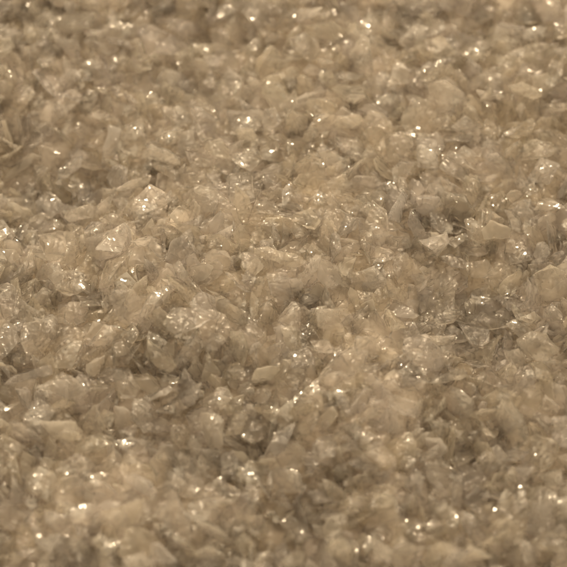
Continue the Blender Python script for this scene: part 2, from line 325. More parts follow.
-35,-27,-23,68,16,3,3,492,483,43,-8,-23,29,63,8,5,6,-108,-353,34,-11,-84,-23,75,32,7,2,-261,232,26,5,-32,-69,97,12,2,5,415,-255,16,10,-36,23,72,32,5,3,
256,-319,30,-25,-29,36,71,10,5,9,-434,43,24,18,2,25,82,31,3,6,-432,-264,25,2,-10,87,67,1,4,5,-439,567,21,6,14,-41,70,0,3,1,-278,-243,26,12,-29,-50,75,
8,2,1,-424,4,13,-40,3,-55,91,31,7,7,196,-55,29,20,84,-9,72,20,9,2,167,58,40,76,28,-2,62,2,1,5,186,-18,33,-14,6,-25,67,3,5,7,413,-184,37,42,76,-25,64,
34,7,9,-197,-141,55,-16,17,-9,70,7,8,8,-156,-20,65,-28,-73,-11,84,22,6,4,57,-534,44,-59,36,-35,60,0,6,4,-370,-185,31,-19,-28,48,73,8,8,8,144,-291,73,9,
7,-45,49,35,5,1,176,258,36,74,-1,-31,71,33,8,9,194,-244,53,86,3,-12,73,12,0,5,-80,-261,48,-8,85,0,62,5,8,9,-408,-426,45,-62,13,56,73,9,8,0,403,-271,31,
16,77,30,74,22,1,1,-53,-125,46,-71,49,3,72,10,6,2,150,-434,48,78,41,13,62,33,6,8,-247,46,42,11,-4,-89,67,24,8,5,-475,324,-31,35,-60,-56,74,22,8,4,-508,
448,39,-13,-48,-9,97,15,2,5,345,510,27,-37,36,-19,74,27,2,0,-124,672,9,-60,-49,12,81,18,2,3,-19,108,51,19,-9,12,57,26,7,9,-410,-528,47,35,2,29,62,9,1,
7,141,-242,67,11,-31,32,58,10,2,2,378,-154,28,-5,-61,-2,63,27,4,4,174,-95,56,-39,13,-34,67,8,7,9,-392,496,26,-46,33,47,61,3,7,0,-87,-377,58,-37,-9,65,
62,26,0,1,-174,132,55,-51,-52,23,69,1,9,6,-204,-98,69,9,74,24,52,0,3,7,377,480,28,-10,-85,-22,75,28,4,7,103,61,44,69,15,13,69,0,5,3,106,107,54,-10,-20,
9,75,9,2,2,-318,513,3,-23,4,27,71,24,0,0,184,-489,47,0,-80,-2,55,28,5,9,79,-561,39,-52,43,9,75,1,2,8,272,0,2,72,21,41,60,27,6,5,4,632,39,-5,-22,-5,75,
32,3,5,28,318,30,22,-68,-10,76,4,3,9,-36,-166,40,2,30,-8,71,24,5,5,200,543,32,-19,-13,41,95,39,6,6,-293,-507,52,72,-23,-31,59,17,3,1,320,-265,28,-14,
-40,-51,74,26,6,8,-459,590,43,-27,-65,-10,66,37,1,8,-191,-287,28,-2,32,76,75,19,7,2,92,271,39,-18,-64,-40,68,12,8,6,-179,-341,33,-85,-4,14,71,5,9,4,
-302,-184,41,54,-23,54,63,3,8,5,390,-522,17,-56,28,15,78,7,8,8,-234,431,8,-41,-68,-39,68,4,3,7,420,355,35,-14,-6,23,79,21,2,8,-394,-375,34,-42,-53,16,
62,4,8,7,-201,339,30,-27,21,71,69,0,1,6,193,421,32,-1,37,-62,55,3,0,4,321,-213,25,-62,-50,-28,62,15,1,6,445,-325,50,-8,7,61,77,16,7,1,88,-227,62,23,-2,
8,63,21,3,2,-118,-191,48,-59,-42,7,62,7,8,7,-64,77,56,0,-56,-16,78,13,3,7,518,610,45,81,32,2,76,11,2,7,390,-10,-6,-11,-85,3,71,12,2,0,-170,331,26,14,9,
-61,65,1,9,2,-176,-543,47,-47,-50,31,62,19,9,3,-78,-48,62,-3,-9,55,47,24,3,4,47,-512,31,-63,-17,13,65,19,2,1,-14,-165,63,-25,6,-54,73,31,4,2,434,74,26,
-59,26,-53,63,27,7,1,156,278,31,28,-9,57,71,20,4,6,165,570,38,-76,-13,1,65,5,6,5,407,153,27,18,-22,21,66,5,3,2,-256,293,-4,-12,9,52,68,35,4,6,68,-298,
71,51,50,13,68,7,8,7,38,465,35,-42,39,1,64,19,2,8,59,170,42,-72,-42,-17,67,34,3,7,41,617,70,-5,-24,-22,90,19,8,2,121,651,41,9,-52,30,70,1,4,1,488,299,
34,84,0,1,89,8,3,5,235,-433,34,10,-25,40,62,37,3,1,-484,405,-9,53,41,41,64,26,6,5,-253,428,12,40,19,-53,66,10,3,8,365,227,15,60,-54,-39,65,10,4,8,-451,
324,-53,-10,-70,-21,70,35,4,5,158,-47,44,-60,-59,-7,59,0,1,9,-43,463,5,47,-65,-9,78,8,2,1,-469,539,27,55,29,52,77,33,1,3,55,-439,55,-15,-27,-72,65,2,1,
1,177,38,30,-5,4,-50,61,10,2,3,100,22,50,-35,15,68,76,32,8,7,121,-271,74,35,22,11,67,1,9,0,-337,-323,55,-24,27,38,65,3,5,8,-151,-221,38,-55,19,-26,77,
0,5,0,368,405,33,3,32,20,76,34,1,8,170,470,30,-45,40,-18,65,9,4,4,393,-73,3,67,13,-27,71,34,8,4,-138,268,36,-63,-6,-1,61,9,2,6,-147,606,-16,54,-15,10,
97,0,9,9,404,309,26,-45,25,44,60,2,4,6,-358,408,-16,-22,1,-57,67,8,4,3,463,223,26,-35,67,-5,61,32,1,9,-224,-443,43,77,-28,-13,88,12,5,2,346,-407,47,9,
41,-8,59,24,3,8,438,-346,13,0,22,-50,83,34,6,6,292,67,13,-20,6,-15,54,35,2,0,392,140,38,-16,24,-21,59,24,2,3,-455,381,-27,-30,-15,67,67,10,7,1,-329,
-520,46,84,13,-29,51,34,7,1,128,-319,61,9,-6,-54,65,20,2,5,310,339,32,69,33,-8,76,16,2,2,243,489,36,53,-28,-25,75,39,3,4,84,69,53,33,37,29,66,10,7,2,
202,-406,45,-74,-39,12,56,32,5,1,185,175,33,-7,-21,34,76,20,5,1,-117,-1,67,22,-2,-85,67,18,3,3,-108,275,29,4,-7,64,65,10,6,1,-410,-236,34,-2,34,19,63,
0,9,1,89,519,33,-19,-37,-64,64,32,3,4,-351,535,13,29,2,22,55,2,6,3,91,-247,66,25,18,-68,66,25,6,8,186,625,41,-4,-5,56,70,19,3,6,360,130,28,33,-1,58,75,
17,1,6,179,-406,53,-2,2,-7,48,20,2,5,82,473,38,-46,23,-14,75,37,4,9,340,687,44,-67,37,-18,79,34,4,1,7,179,47,-24,-46,12,69,1,4,0,-370,-227,26,-1,21,
-68,85,26,7,1,430,108,22,-3,24,-19,76,12,7,7,92,-532,40,-19,-20,15,72,11,3,5,359,-380,36,-27,-7,-30,67,8,8,1,146,179,40,12,38,-78,61,10,3,6,74,97,55,7,
32,-18,63,5,7,7,-141,-346,32,-3,-37,30,67,37,4,5,-26,384,34,-75,2,-37,72,34,5,2,-6,406,34,-73,23,14,68,9,2,3,394,-440,39,-27,77,3,67,24,8,4,-182,210,
29,4,-73,-41,68,13,1,6,119,-411,51,31,-16,19,44,26,3,7,-113,112,61,2,-17,41,47,25,8,1,247,-121,29,-32,-6,0,77,18,2,5,-138,-189,41,50,-22,71,58,32,7,6,
459,605,31,-23,-21,-29,65,17,7,1,-275,-197,41,15,72,-35,73,26,2,1,-354,674,48,27,5,1,69,29,4,3,25,-463,48,29,-23,-27,74,13,2,2,0,-201,62,23,-14,-56,57,
4,5,8,284,-81,-6,75,30,-15,72,1,2,4,194,107,28,-74,50,-9,72,5,1,3,-484,138,7,-18,-1,-56,78,18,8,3,-398,273,-42,-2,-65,31,71,19,2,9,231,23,17,-3,4,-39,
70,36,4,2,274,624,28,79,3,14,78,33,8,3,471,382,25,-36,-4,-21,63,19,6,8,-356,-252,26,-21,43,73,59,10,4,9,-436,534,36,71,-50,15,71,19,1,5,368,368,31,59,
67,-6,66,9,4,8,-3,493,30,-20,67,-50,83,22,7,7,446,495,43,-4,8,32,64,5,1,0,242,-312,44,31,15,68,49,24,3,7,238,-339,43,6,-46,30,63,11,8,2,-82,-322,30,
-34,-18,-64,88,5,9,3,190,-214,61,34,-78,-15,58,4,3,2,238,-272,45,-48,50,-54,76,16,8,8,385,-190,30,-48,57,-23,75,17,1,1,354,-345,32,-24,5,19,67,3,2,0,
420,626,24,-12,38,48,84,16,2,1,116,570,36,71,-54,3,69,27,5,0,-32,-248,52,-32,-6,62,52,27,3,3,-341,-272,16,-16,-81,-14,69,10,0,5,-2,-238,44,24,-52,-23,
87,7,0,6,-56,581,23,-27,-22,25,66,32,5,8,389,225,19,-67,-9,5,53,16,4,8,-291,145,32,63,-6,-1,57,27,7,5,341,-192,23,-22,-81,29,77,1,0,2,-382,-431,37,12,
-4,72,48,33,0,2,-467,86,8,6,16,27,83,35,9,6,-288,440,8,41,-15,-20,70,31,2,5,313,-547,48,44,-48,-33,66,20,5,3,7,260,44,47,48,24,54,34,6,9,-78,-530,39,
42,37,59,89,9,2,7,-109,422,10,-11,25,-21,71,24,0,0,73,640,50,-11,6,63,76,11,3,7,70,-49,37,38,47,51,68,17,1,6,-343,-344,31,-30,67,42,71,31,2,7,-181,
-237,31,21,-8,57,69,32,5,5,-347,257,-35,-2,5,42,59,5,0,1,-343,320,-18,-18,10,18,74,5,4,6,-23,230,33,2,-21,35,69,4,4,1,218,-223,48,13,9,68,44,24,1,3,
-203,-9,48,-73,-42,-15,68,29,7,6,-415,549,11,39,-68,-1,69,24,3,5,-281,678,27,3,-1,-65,68,13,2,6,-94,-144,36,27,-32,-19,88,37,1,2,-219,10,54,24,-38,6,
60,17,0,0,105,-476,42,53,3,18,91,13,7,7,4,664,40,-66,-58,1,67,28,4,6,-143,188,43,14,34,-63,81,25,4,2,46,-467,41,-19,-58,27,58,24,0,8,-451,457,5,-31,63,
-27,76,19,6,5,24,560,33,-8,-7,23,74,0,3,7,-277,-403,44,10,68,56,53,26,3,5,-278,-166,38,4,-15,33,64,19,4,6,-335,423,3,83,15,-8,60,3,7,5,-271,-375,42,
-30,-21,37,66,3,5,6,-216,483,2,-11,-38,-3,86,23,6,7,87,-119,45,-70,-11,-46,51,16,6,7,-387,411,-20,13,14,-49,55,16,6,5,-134,-548,49,-74,22,-18,87,38,4,
1,389,-211,42,-5,-15,39,56,36,3,1,-25,346,40,-64,43,1,55,9,4,5,445,140,27,-36,-10,14,59,24,4,4,254,-462,42,-2,-78,-8,67,10,3,7,-277,210,5,-12,-4,-57,
67,26,8,1,141,-487,37,7,21,-42,64,21,2,4,-295,545,14,-41,39,-39,64,27,2,9,414,273,21,15,-16,-2,64,19,4,6,115,494,31,-13,1,3,68,20,8,4,214,-419,40,-46,
-9,-75,67,2,1,3,-221,144,42,13,3,22,55,35,4,5,-329,-462,51,43,2,16,69,23,8,6,342,393,25,43,37,69,63,35,6,6,-483,527,27,7,-39,46,67,14,6,6,-151,558,-7,
12,-53,42,64,3,5,5,-367,-9,5,-3,-56,-32,57,24,1,5,-80,-562,44,-76,15,2,72,11,7,4,61,44,40,-49,-56,-20,72,25,7,7,113,247,42,57,22,10,94,18,5,7,410,664,
13,86,-5,7,75,23,4,5,414,236,23,63,-27,-33,79,23,5,2,-396,-19,16,-27,50,-63,51,35,4,5,196,-522,36,-8,-6,74,60,28,1,0,490,405,40,59,25,-11,75,25,1,6,
306,279,37,-13,9,-15,66,19,8,3,271,-136,14,-57,-30,38,73,34,4,3,-161,94,62,84,-3,-15,66,9,3,7,333,99,5,75,27,-4,60,2,4,4,40,12,44,23,-5,-64,78,2,2,2,
177,312,30,8,2,47,63,27,1,8,-260,-19,53,-53,29,23,52,2,9,6,0,-446,45,-27,-36,51,50,32,3,1,-141,223,53,-8,12,-62,65,23,0,5,-42,84,54,-15,21,-57,46,27,3,
9,-244,-34,51,-46,37,63,82,1,7,7,-314,194,-1,36,-21,-73,70,39,8,3,315,297,31,9,-76,-43,63,7,9,2,230,-493,44,-72,-38,-11,45,3,7,2,-188,230,28,16,-5,36,
71,29,2,5,-197,459,8,-31,50,-16,69,18,2,8,315,42,-35,7,3,-51,85,21,0,7,275,489,45,11,-32,-53,76,20,8,7,342,469,15,-57,35,53,64,33,0,5,-230,80,49,-20,
-30,-52,83,28,9,4,477,157,22,63,33,44,65,26,8,0,366,301,29,-8,15,-42,67,7,7,1,167,-183,62,-59,-5,-7,51,11,3,7,189,-375,50,-23,65,16,44,32,8,2,-358,
-339,41,-3,59,8,66,23,3,6,293,-4,-23,-23,-8,38,70,27,4,1,-436,313,-34,-1,62,7,67,7,8,3,288,44,-20,25,70,10,76,33,3,0,-159,-125,72,39,63,41,64,35,6,6,
155,-327,53,0,-80,-22,45,13,1,6,-106,-211,36,26,-42,29,56,1,8,8,-447,636,41,-13,71,-20,67,3,8,5,-196,-455,48,-52,-43,-12,70,36,6,4,289,-287,30,6,-51,8,
61,11,1,6,-279,-280,25,12,42,-29,74,31,4,8,407,-56,8,33,-55,41,54,1,8,6,-462,668,36,-2,25,-12,66,18,6,8,-484,649,33,25,23,69,61,17,0,5,290,-105,-10,
-10,-16,-42,69,17,4,1,-59,-227,46,7,84,12,34,35,8,5,-49,-77,61,39,6,-45,72,38,7,7,-224,695,20,-21,-15,-1,72,2,3,4,-126,-495,35,7,22,38,67,11,4,7,-277,
413,-8,-67,-42,-33,82,19,8,6,394,566,14,-40,47,19,71,1,8,9,314,-14,-16,-65,-2,49,67,11,5,6,27,103,52,43,-58,-8,52,0,8,4,243,-223,35,-71,-20,13,58,9,7,
7,-272,662,7,-59,25,34,77,3,5,6,-496,487,35,42,-19,-33,63,27,6,9,139,-295,70,-49,-17,13,74,31,8,6,270,-295,25,-74,25,3,61,4,4,5,221,-358,49,60,-41,34,
78,37,7,2,-466,227,-15,65,14,-12,92,30,0,3,358,-422,39,37,53,9,70,4,7,3,52,661,31,20,-82,-6,84,24,1,2,231,217,23,-20,-42,51,61,11,5,0,-72,474,12,-73,
-3,-16,66,9,1,5,-248,-518,47,-84,5,22,48,10,3,7,136,168,48,60,-43,-12,69,7,7,6,208,-497,37,-9,-9,-84,56,10,6,5,-289,633,4,-70,-29,-21,78,12,4,4,198,
-474,39,23,86,-1,56,12,6,1,-321,454,0,17,-31,-20,64,24,8,4,14,417,38,41,-20,-51,78,15,8,5,419,-212,31,-55,24,-30,57,19,8,7,-157,684,-6,48,46,31,64,26,
4,5,-89,572,-6,-66,-38,-12,79,17,1,5,397,-307,21,-51,34,37,80,31,0,8,53,-80,39,-38,64,-5,55,35,8,7,274,90,0,-1,-9,40,69,3,4,7,-25,594,33,42,-52,3,87,
23,5,5,228,-80,15,-24,35,64,63,24,5,2,-290,-223,40,-8,36,71,64,28,4,6,-325,-566,52,-15,51,10,81,33,1,4,504,476,20,-7,1,-37,67,33,8,1,-364,347,-27,-16,
-84,-3,65,17,7,1,258,228,21,13,9,-15,68,27,1,1,-300,593,19,58,2,-14,63,10,2,1,-14,193,44,-12,14,27,66,17,3,8,200,-552,43,-16,-68,9,56,5,5,4,127,41,40,
5,-21,-79,63,9,2,6,1,-131,53,-58,42,6,63,19,8,0,163,400,37,5,29,66,84,3,9,1,118,-55,47,58,-23,-33,58,22,7,8,167,523,22,54,67,24,70,11,6,0,-305,-154,41,
44,42,3,65,23,3,8,399,468,26,32,-76,-30,63,21,3,5,-284,-356,32,-19,-39,-30,52,17,2,5,-291,-110,40,-72,-32,-7,71,2,9,4,315,-340,24,44,-5,-36,62,2,6,9,
47,341,37,59,-41,49,56,27,8,6,131,585,55,-34,40,-12,77,36,4,6,-260,-464,49,86,-23,-3,55,33,8,1,-485,340,-32,80,12,-2,70,1,4,1,290,362,40,17,-49,-5,71,
7,1,5,-45,495,11,53,28,-15,84,29,7,4,429,585,16,-58,-28,4,61,27,6,5,-5,-467,37,2,-78,-37,52,3,3,8,340,-506,23,66,0,-28,77,29,8,6,-70,-27,65,-21,19,-12,
63,16,2,2,-146,243,24,6,-14,63,78,34,6,4,219,-324,39,-45,-35,-9,49,1,8,6,191,-442,47,79,-8,5,48,27,3,2,-296,224,-5,-49,44,33,70,28,1,7,303,-523,53,-35,
32,46,51,16,6,7,362,-421,23,-7,-13,14,84,37,8,8,331,-318,16,-34,16,-11,73,34,2,1,441,57,8,15,-60,65,59,8,7,3,-213,238,17,-45,-29,41,77,8,3,2,426,401,
28,-38,-39,19,74,36,5,6,39,-37,37,41,46,-22,59,26,0,1,-315,562,1,-4,1,-45,65,0,7,0,-31,167,43,5,78,29,44,10,8,2,-196,-241,53,-23,-1,23,55,16,9,1,-13,
-375,43,-71,10,7,75,31,3,8,-152,19,63,-49,-36,-45,50,26,1,3,-309,-248,11,-2,-63,55,67,13,5,3,-249,-165,51,-37,-23,-6,73,39,6,2,-285,-45,42,-60,-27,34,
71,12,7,5,115,351,29,-29,13,-71,61,8,1,5,302,566,29,-36,-36,-60,69,32,5,6,-328,-155,35,36,27,25,70,22,0,4,-310,-222,19,30,-67,-37,73,18,7,1,320,493,29,
-13,-44,51,61,19,0,4,-55,-12,63,47,-53,-22,52,13,4,1,202,31,14,18,-76,-16,60,4,4,6,427,710,30,-36,-27,1,97,9,2,6,-319,110,27,34,-65,-44,70,4,3,6,91,
557,35,55,45,9,64,7,7,9,261,257,24,-28,-2,11,70,8,1,3,-202,261,30,-29,-71,23,64,7,8,3,370,-94,-14,-43,41,-34,75,23,4,0,295,495,30,-28,42,48,70,31,1,7,
108,-542,29,63,35,5,57,4,6,4,133,-43,47,-4,-32,69,51,34,4,7,-384,-305,16,59,-63,-4,55,0,4,4,81,-511,40,-33,59,41,50,10,5,1,407,12,-8,23,-9,-64,70,17,4,
3,-224,-467,53,-83,-25,-18,67,11,3,5,69,-368,60,-16,-13,-62,60,8,4,4,-233,-245,37,-34,78,-7,63,18,1,2,465,69,14,28,-55,29,71,23,3,1,-58,-141,62,8,-39,
44,50,1,0,2,17,-72,38,27,-10,68,85,2,1,2,414,174,28,-70,1,4,66,19,0,2,-329,-502,44,-48,75,0,63,20,7,2,399,201,25,16,-47,-46,70,9,1,5,-92,514,-1,26,51,
59,61,8,8,1,21,600,39,5,52,-21,79,18,9,6,-303,403,0,50,-10,-16,63,26,0,7,115,-379,57,15,17,84,55,33,7,2,149,697,36,-16,29,-65,73,35,4,3,331,-390,27,-3,
-44,-40,65,11,4,8,199,663,36,-4,-40,-23,67,26,1,1,68,70,48,-12,-28,37,51,21,1,5,268,322,30,12,-7,-41,57,10,7,1,41,-379,48,47,29,15,58,10,1,4,89,437,22,
-40,26,-5,73,32,0,5,47,438,26,-63,-10,18,75,7,9,3,336,427,31,-40,-67,8,56,2,2,6,-243,-298,26,5,-2,1,34,17,6,1,-281,-486,50,36,-40,-62,55,26,3,1,196,49,
29,-66,-42,6,59,29,7,2,170,-236,66,29,-46,21,50,0,8,2,-338,552,7,-7,16,-30,66,13,4,0,-346,609,32,62,-16,15,69,36,3,4,-111,117,43,6,10,3,73,16,7,3,-399,
387,-9,72,-15,-18,84,15,1,8,277,534,26,9,-4,-81,71,29,4,2,296,-419,25,78,14,10,64,20,0,5,390,-381,22,39,-38,61,89,36,2,4,-23,-441,34,-11,-3,-26,71,37,
1,7,-400,-567,45,48,-40,-58,79,19,1,6,249,-535,45,-19,57,-18,69,25,6,2,238,471,16,-44,-3,-67,64,24,6,3,-371,598,4,-76,28,-14,70,1,5,7,204,451,22,12,-6,
-44,71,29,6,5,55,506,37,-7,-28,-77,62,9,4,0,303,-212,21,-10,-51,44,53,9,3,3,-148,293,25,-20,16,12,89,7,4,0,210,215,32,-39,12,-61,55,33,7,4,293,108,14,
43,47,-4,65,7,4,8,-411,50,14,52,5,-60,67,26,2,6,-56,629,20,-17,21,-36,97,14,5,1,-21,670,24,15,-22,64,67,24,7,4,445,-147,15,17,-79,-8,66,14,8,5,38,-110,
30,-71,-15,-29,48,5,0,6,-49,-346,32,-48,-18,58,60,26,5,7,232,531,35,-32,10,51,76,25,1,8,-236,582,-7,-4,-29,-61,79,4,2,7,-19,-527,40,-36,-48,16,41,0,1,
3,263,-242,29,23,-21,26,71,21,2,4,-27,-44,47,74,-47,-5,66,23,3,7,517,519,42,-11,34,-39,71,24,4,8,4,93,50,55,-28,-49,51,17,3,5,313,123,5,-24,10,-21,67,
27,7,5,7,-16,49,26,-23,-4,69,12,3,1,-99,313,26,-24,-16,-3,71,32,8,3,-426,-146,18,-11,26,45,60,24,3,3,-372,-558,37,-15,9,-46,86,13,4,1,414,341,20,22,
-72,-28,70,8,8,9,-224,-104,52,10,62,-5,52,0,4,2,204,-91,27,-38,-35,68,66,13,4,1,-51,207,35,52,-63,24,85,7,1,5,-272,-72,46,-20,-15,36,79,26,1,7,-285,
320,-9,-42,-36,53,76,13,8,9,222,279,26,-1,-80,7,71,3,2,3,74,-472,48,60,31,-18,65,1,7,2,-426,298,-48,-52,-42,-58,63,17,8,8,126,-98,49,-57,32,20,34,35,6,
5,-152,150,53,-51,20,-38,66,5,3,5,470,409,24,23,41,47,56,34,2,3,401,-52,-7,28,9,66,85,6,8,8,-463,410,-8,42,-7,-58,64,37,6,1,3,531,8,5,-10,10,90,21,2,7,
246,-90,-6,-24,-16,31,83,7,4,6,64,-213,63,-30,32,-56,77,6,4,5,188,481,21,16,-14,51,71,29,1,1,210,-303,36,-61,-49,4,69,29,6,3,-382,-350,22,34,50,35,61,
32,3,3,316,-297,39,-13,7,-30,65,15,3,6,425,214,32,26,63,2,45,0,4,6,46,-335,55,7,-13,51,54,23,4,4,-315,250,-27,19,-16,-4,73,0,4,1,88,162,48,33,9,64,51,
8,7,3,-309,-40,33,63,37,-12,69,16,3,5,-63,-197,37,81,-36,-2,70,3,2,1,-245,4,48,32,-44,-9,65,25,2,9,56,-494,44,-15,6,-29,60,19,9,3,184,139,28,-6,-8,-28,
57,18,4,3,82,-369,57,19,-31,3,55,5,8,6,-424,401,-22,0,7,43,69,16,4,1,230,43,12,-24,-72,-13,60,12,5,6,-317,-210,40,83,15,-27,55,18,6,0,-52,-580,55,14,
24,-58,96,36,8,2,-185,81,64,22,-35,78,56,23,4,7,487,613,18,-50,-59,7,63,11,5,5,333,649,12,-46,-58,-2,53,3,8,5,488,235,40,60,-17,-14,62,35,0,5,111,-327,
76,-17,2,-20,42,25,2,2,366,109,4,6,-9,-35,64,37,4,1,-374,210,-38,-79,-9,40,79,1,2,0,-406,-71,21,-2,-28,41,80,12,7,9,-297,706,13,-20,-12,70,74,25,2,7,
266,631,43,-60,25,-18,45,1,8,7,298,455,31,-33,-78,4,97,27,7,1,-192,-410,37,-33,-65,-29,55,20,2,7,-363,-370,39,17,14,-21,35,33,8,6,111,630,34,-47,-42,
-38,53,0,3,4,184,-114,40,17,21,29,65,4,4,2,268,381,19,-29,-9,-7,64,27,6,5,-184,530,-30,-52,-5,18,52,32,4,1,160,-398,55,51,10,26,51,22,7,0,354,-127,-12,
-43,19,-57,77,8,3,3,-465,496,19,-9,-3,43,67,31,3,7,-480,300,-59,22,-20,39,65,11,4,1,315,627,13,-66,27,30,67,13,5,2,122,-238,69,29,-17,-44,67,30,1,8,
-78,-371,40,15,-26,50,67,28,5,2,354,37,-20,-46,74,5,58,26,8,6,-320,651,17,-28,-38,44,74,25,4,6,199,-218,55,-25,-24,-45,50,26,5,0,-234,375,1,-83,27,-16,
63,37,1,4,163,-305,61,-44,69,23,56,17,9,0,273,-519,39,28,38,5,50,0,8,6,-227,113,44,37,-9,44,44,0,8,6,8,219,36,58,-18,-25,67,34,2,8,-27,-427,53,-17,30,
4,70,21,8,2,-187,-314,22,27,-77,-31,88,39,2,3,173,665,22,3,-4,45,67,13,4,5,-114,226,38,-26,25,-30,63,7,3,1,284,-195,20,16,40,-7,66,17,2,7,-490,432,2,
-1,19,68,65,7,5,6,-298,-435,49,28,-17,-30,42,19,9,5,307,712,35,-5,-26,54,90,26,6,1,198,-447,43,36,-37,-19,56,17,6,4,445,526,31,-74,-11,8,82,20,3,8,236,
-44,0,4,-22,-34,48,24,6,7,-144,67,49,79,13,-40,58,2,6,4,-358,497,4,-76,-15,37,63,12,3,8,-495,605,24,14,-32,33,57,19,5,3,-231,676,4,-39,-73,15,77,36,3,
2,-158,541,-23,-29,27,-27,70,19,6,6,219,-5,-2,58,-42,-34,83,4,5,6,173,-518,43,-58,10,27,32,0,9,7,-305,-74,35,10,51,-35,57,13,3,8,-460,24,19,-40,-68,
-18,40,33,5,1,-342,328,-45,-23,14,11,97,36,5,1,-6,595,14,20,37,-44,66,23,0,1,-214,-172,40,-48,-43,27,72,36,4,1,-219,572,-20,-12,-4,-57,65,21,0,8,186,
91,38,49,-61,25,66,36,8,4,-37,-437,35,-31,38,-52,55,0,6,9,67,-447,31,-29,-11,9,63,26,5,6,352,602,14,-5,7,64,70,8,6,1,-66,-400,29,26,37,52,55,35,8,5,
158,-261,65,-32,-52,-1,69,23,8,1,-498,575,15,38,13,61,60,8,2,3,206,-44,13,-75,-38,10,65,37,4,0,-320,305,-33,37,25,9,54,8,3,7,-393,523,23,-42,13,-49,66,
0,8,3,381,455,36,78,-29,-19,58,18,1,5,96,-385,52,6,-85,16,44,8,9,7,229,81,9,-49,-5,45,55,32,2,3,-405,692,54,2,12,-21,90,33,2,6,76,-522,40,-35,26,-55,
78,15,9,1,66,469,16,-26,36,-60,85,31,9,0,232,632,30,-11,0,-60,51,2,2,5,-93,194,39,-75,5,10,69,16,4,0,146,-193,60,-1,-6,-76,56,13,1,1,-143,-522,38,72,
-30,-35,67,32,5,7,-348,657,6,47,3,26,71,5,6,3,101,188,39,-10,-4,-27,50,5,6,7,312,-155,15,-1,45,62,73,15,7,2,-434,395,-3,-32,-13,-6,40,27,4,4,133,-399,
53,-29,49,14,51,21,4,4,-15,-299,39,30,-37,-39,81,21,4,4,-102,92,45,-40,-26,-21,64,37,7,1,412,-297,37,15,-54,2,72,13,6,4,12,22,39,-65,-12,12,70,15,5,3,
-7,336,32,-14,12,11,46,0,8,5,22,480,18,67,-29,-11,66,26,3,8,364,68,-7,-54,57,-8,58,16,2,5,300,-530,37,-67,-51,12,57,19,3,8,-447,607,30,62,13,-2,67,8,4,
7,-171,431,7,5,-14,1,67,33,3,2,438,551,14,-40,68,37,87,34,8,4,36,180,46,-16,-86,-10,44,13,1,1,23,-522,36,-34,-55,34,63,28,2,7,49,-226,47,2,29,70,76,9,
4,4,96,-356,57,-41,-26,-3,52,35,5,3,351,252,22,-6,12,84,56,21,5,1,-415,606,25,23,-54,-7,60,35,7,5,-399,660,50,16,12,-6,35,11,8,1,83,-336,58,23,61,-46,
59,34,0,3,358,-223,32,59,-13,5,74,23,3,4,137,-63,41,17,-20,6,49,5,8,6,499,570,24,-6,-22,-44,75,25,0,8,258,-262,24,-31,-49,55,53,9,7,6,136,-532,29,35,
74,9,72,12,2,1,-321,-330,24,-29,-21,-59,65,32,7,1,-83,405,19,-21,33,38,63,2,1,2,293,-158,6,-45,-3,-25,47,26,1,9,60,526,24,-73,-48,-11,87,12,7,5,-437,
144,-13,16,-10,47,37,16,7,4,140,-455,53,-14,-36,-42,51,3,6,8,-356,107,17,46,60,24,71,34,4,7,197,58,24,67,-38,-11,54,35,2,8,-390,-50,12,-14,14,-61,67,
33,7,8,-36,16,61,26,-8,47,51,37,1,9,323,-482,27,-4,51,-49,61,25,6,6,-144,424,17,-3,10,37,63,33,8,3,177,-432,43,-3,-1,-67,37,35,4,2,155,440,34,-28,4,
-67,61,15,3,8,-6,-105,38,-15,-22,80,70,19,3,4,-524,681,34,55,7,0,73,20,5,1,-453,425,-9,-58,-14,-24,72,23,3,1,-367,-459,40,20,69,-8,57,1,7,9,117,391,33,
-36,-25,-49,82,2,7,2,-302,-543,36,21,-47,69,38,27,5,2,-219,409,0,63,43,-13,50,24,4,4,82,583,29,-15,-12,1,54,24,9,2,108,-258,69,11,60,5,52,10,8,3,132,
-408,50,0,-21,60,53,7,1,3,56,-27,45,-18,34,-78,37,33,9,5,-209,104,53,69,45,-4,50,7,7,3,-188,-53,61,-43,-49,25,72,5,7,4,91,255,34,-35,60,4,62,23,6,5,
356,-181,29,5,-29,-17,44,17,8,6,316,540,5,-49,-7,41,73,27,9,8,-504,648,16,-7,80,-12,66,18,8,9,448,-110,10,17,56,-24,85,2,2,5,-106,-177,45,-36,7,-9,43,
8,4,7,-86,455,-8,-6,41,-60,63,16,4,5,115,-374,58,17,29,-83,42,3,7,6,-296,463,2,-60,-37,3,44,18,4,4,-263,-352,32,-32,-50,4,51,15,9,0,192,392,25,38,12,
17,69,22,7,8,72,-153,39,-5,-5,61,56,19,3,1,-427,-237,11,10,-23,54,58,19,0,4,-431,644,25,-37,53,-15,87,38,6,4,255,88,-12,10,-41,37,60,5,2,6,16,-245,45,
26,-68,-13,69,15,2,0,341,350,29,17,-21,-43,56,9,1,1,-525,657,27,60,22,30,52,26,2,6,-21,-128,33,23,57,63,80,25,0,6,-204,-479,45,37,-36,-67,48,9,7,8,
-429,110,-10,-4,0,15,58,7,6,4,110,-495,31,-10,-2,11,64,12,1,0,428,204,16,-8,78,10,66,28,7,9,116,530,24,-3,42,-15,63,23,6,5,-269,100,46,48,47,43,73,2,6,
1,9,138,48,-20,3,-3,82,4,1,1,489,220,27,41,11,39,59,24,9,1,-59,-44,46,10,-79,-36,73,13,8,7,-388,-526,40,-1,20,70,38,2,4,1,-359,-59,21,-3,-7,42,53,18,5,
6,-508,548,28,34,-49,-19,73,2,3,4,118,111,37,10,-4,-43,66,28,1,5,37,-436,35,-3,-3,-34,47,19,4,5,101,-356,65,-22,-5,-24,55,16,3,6,-216,538,-25,8,12,-19,
68,10,5,6,-453,354,-41,49,-16,16,69,17,7,4,-452,296,-49,-25,68,2,33,32,7,1,228,-447,42,58,5,-43,39,35,2,6,-445,-13,31,11,56,17,70,16,7,8,347,-155,12,
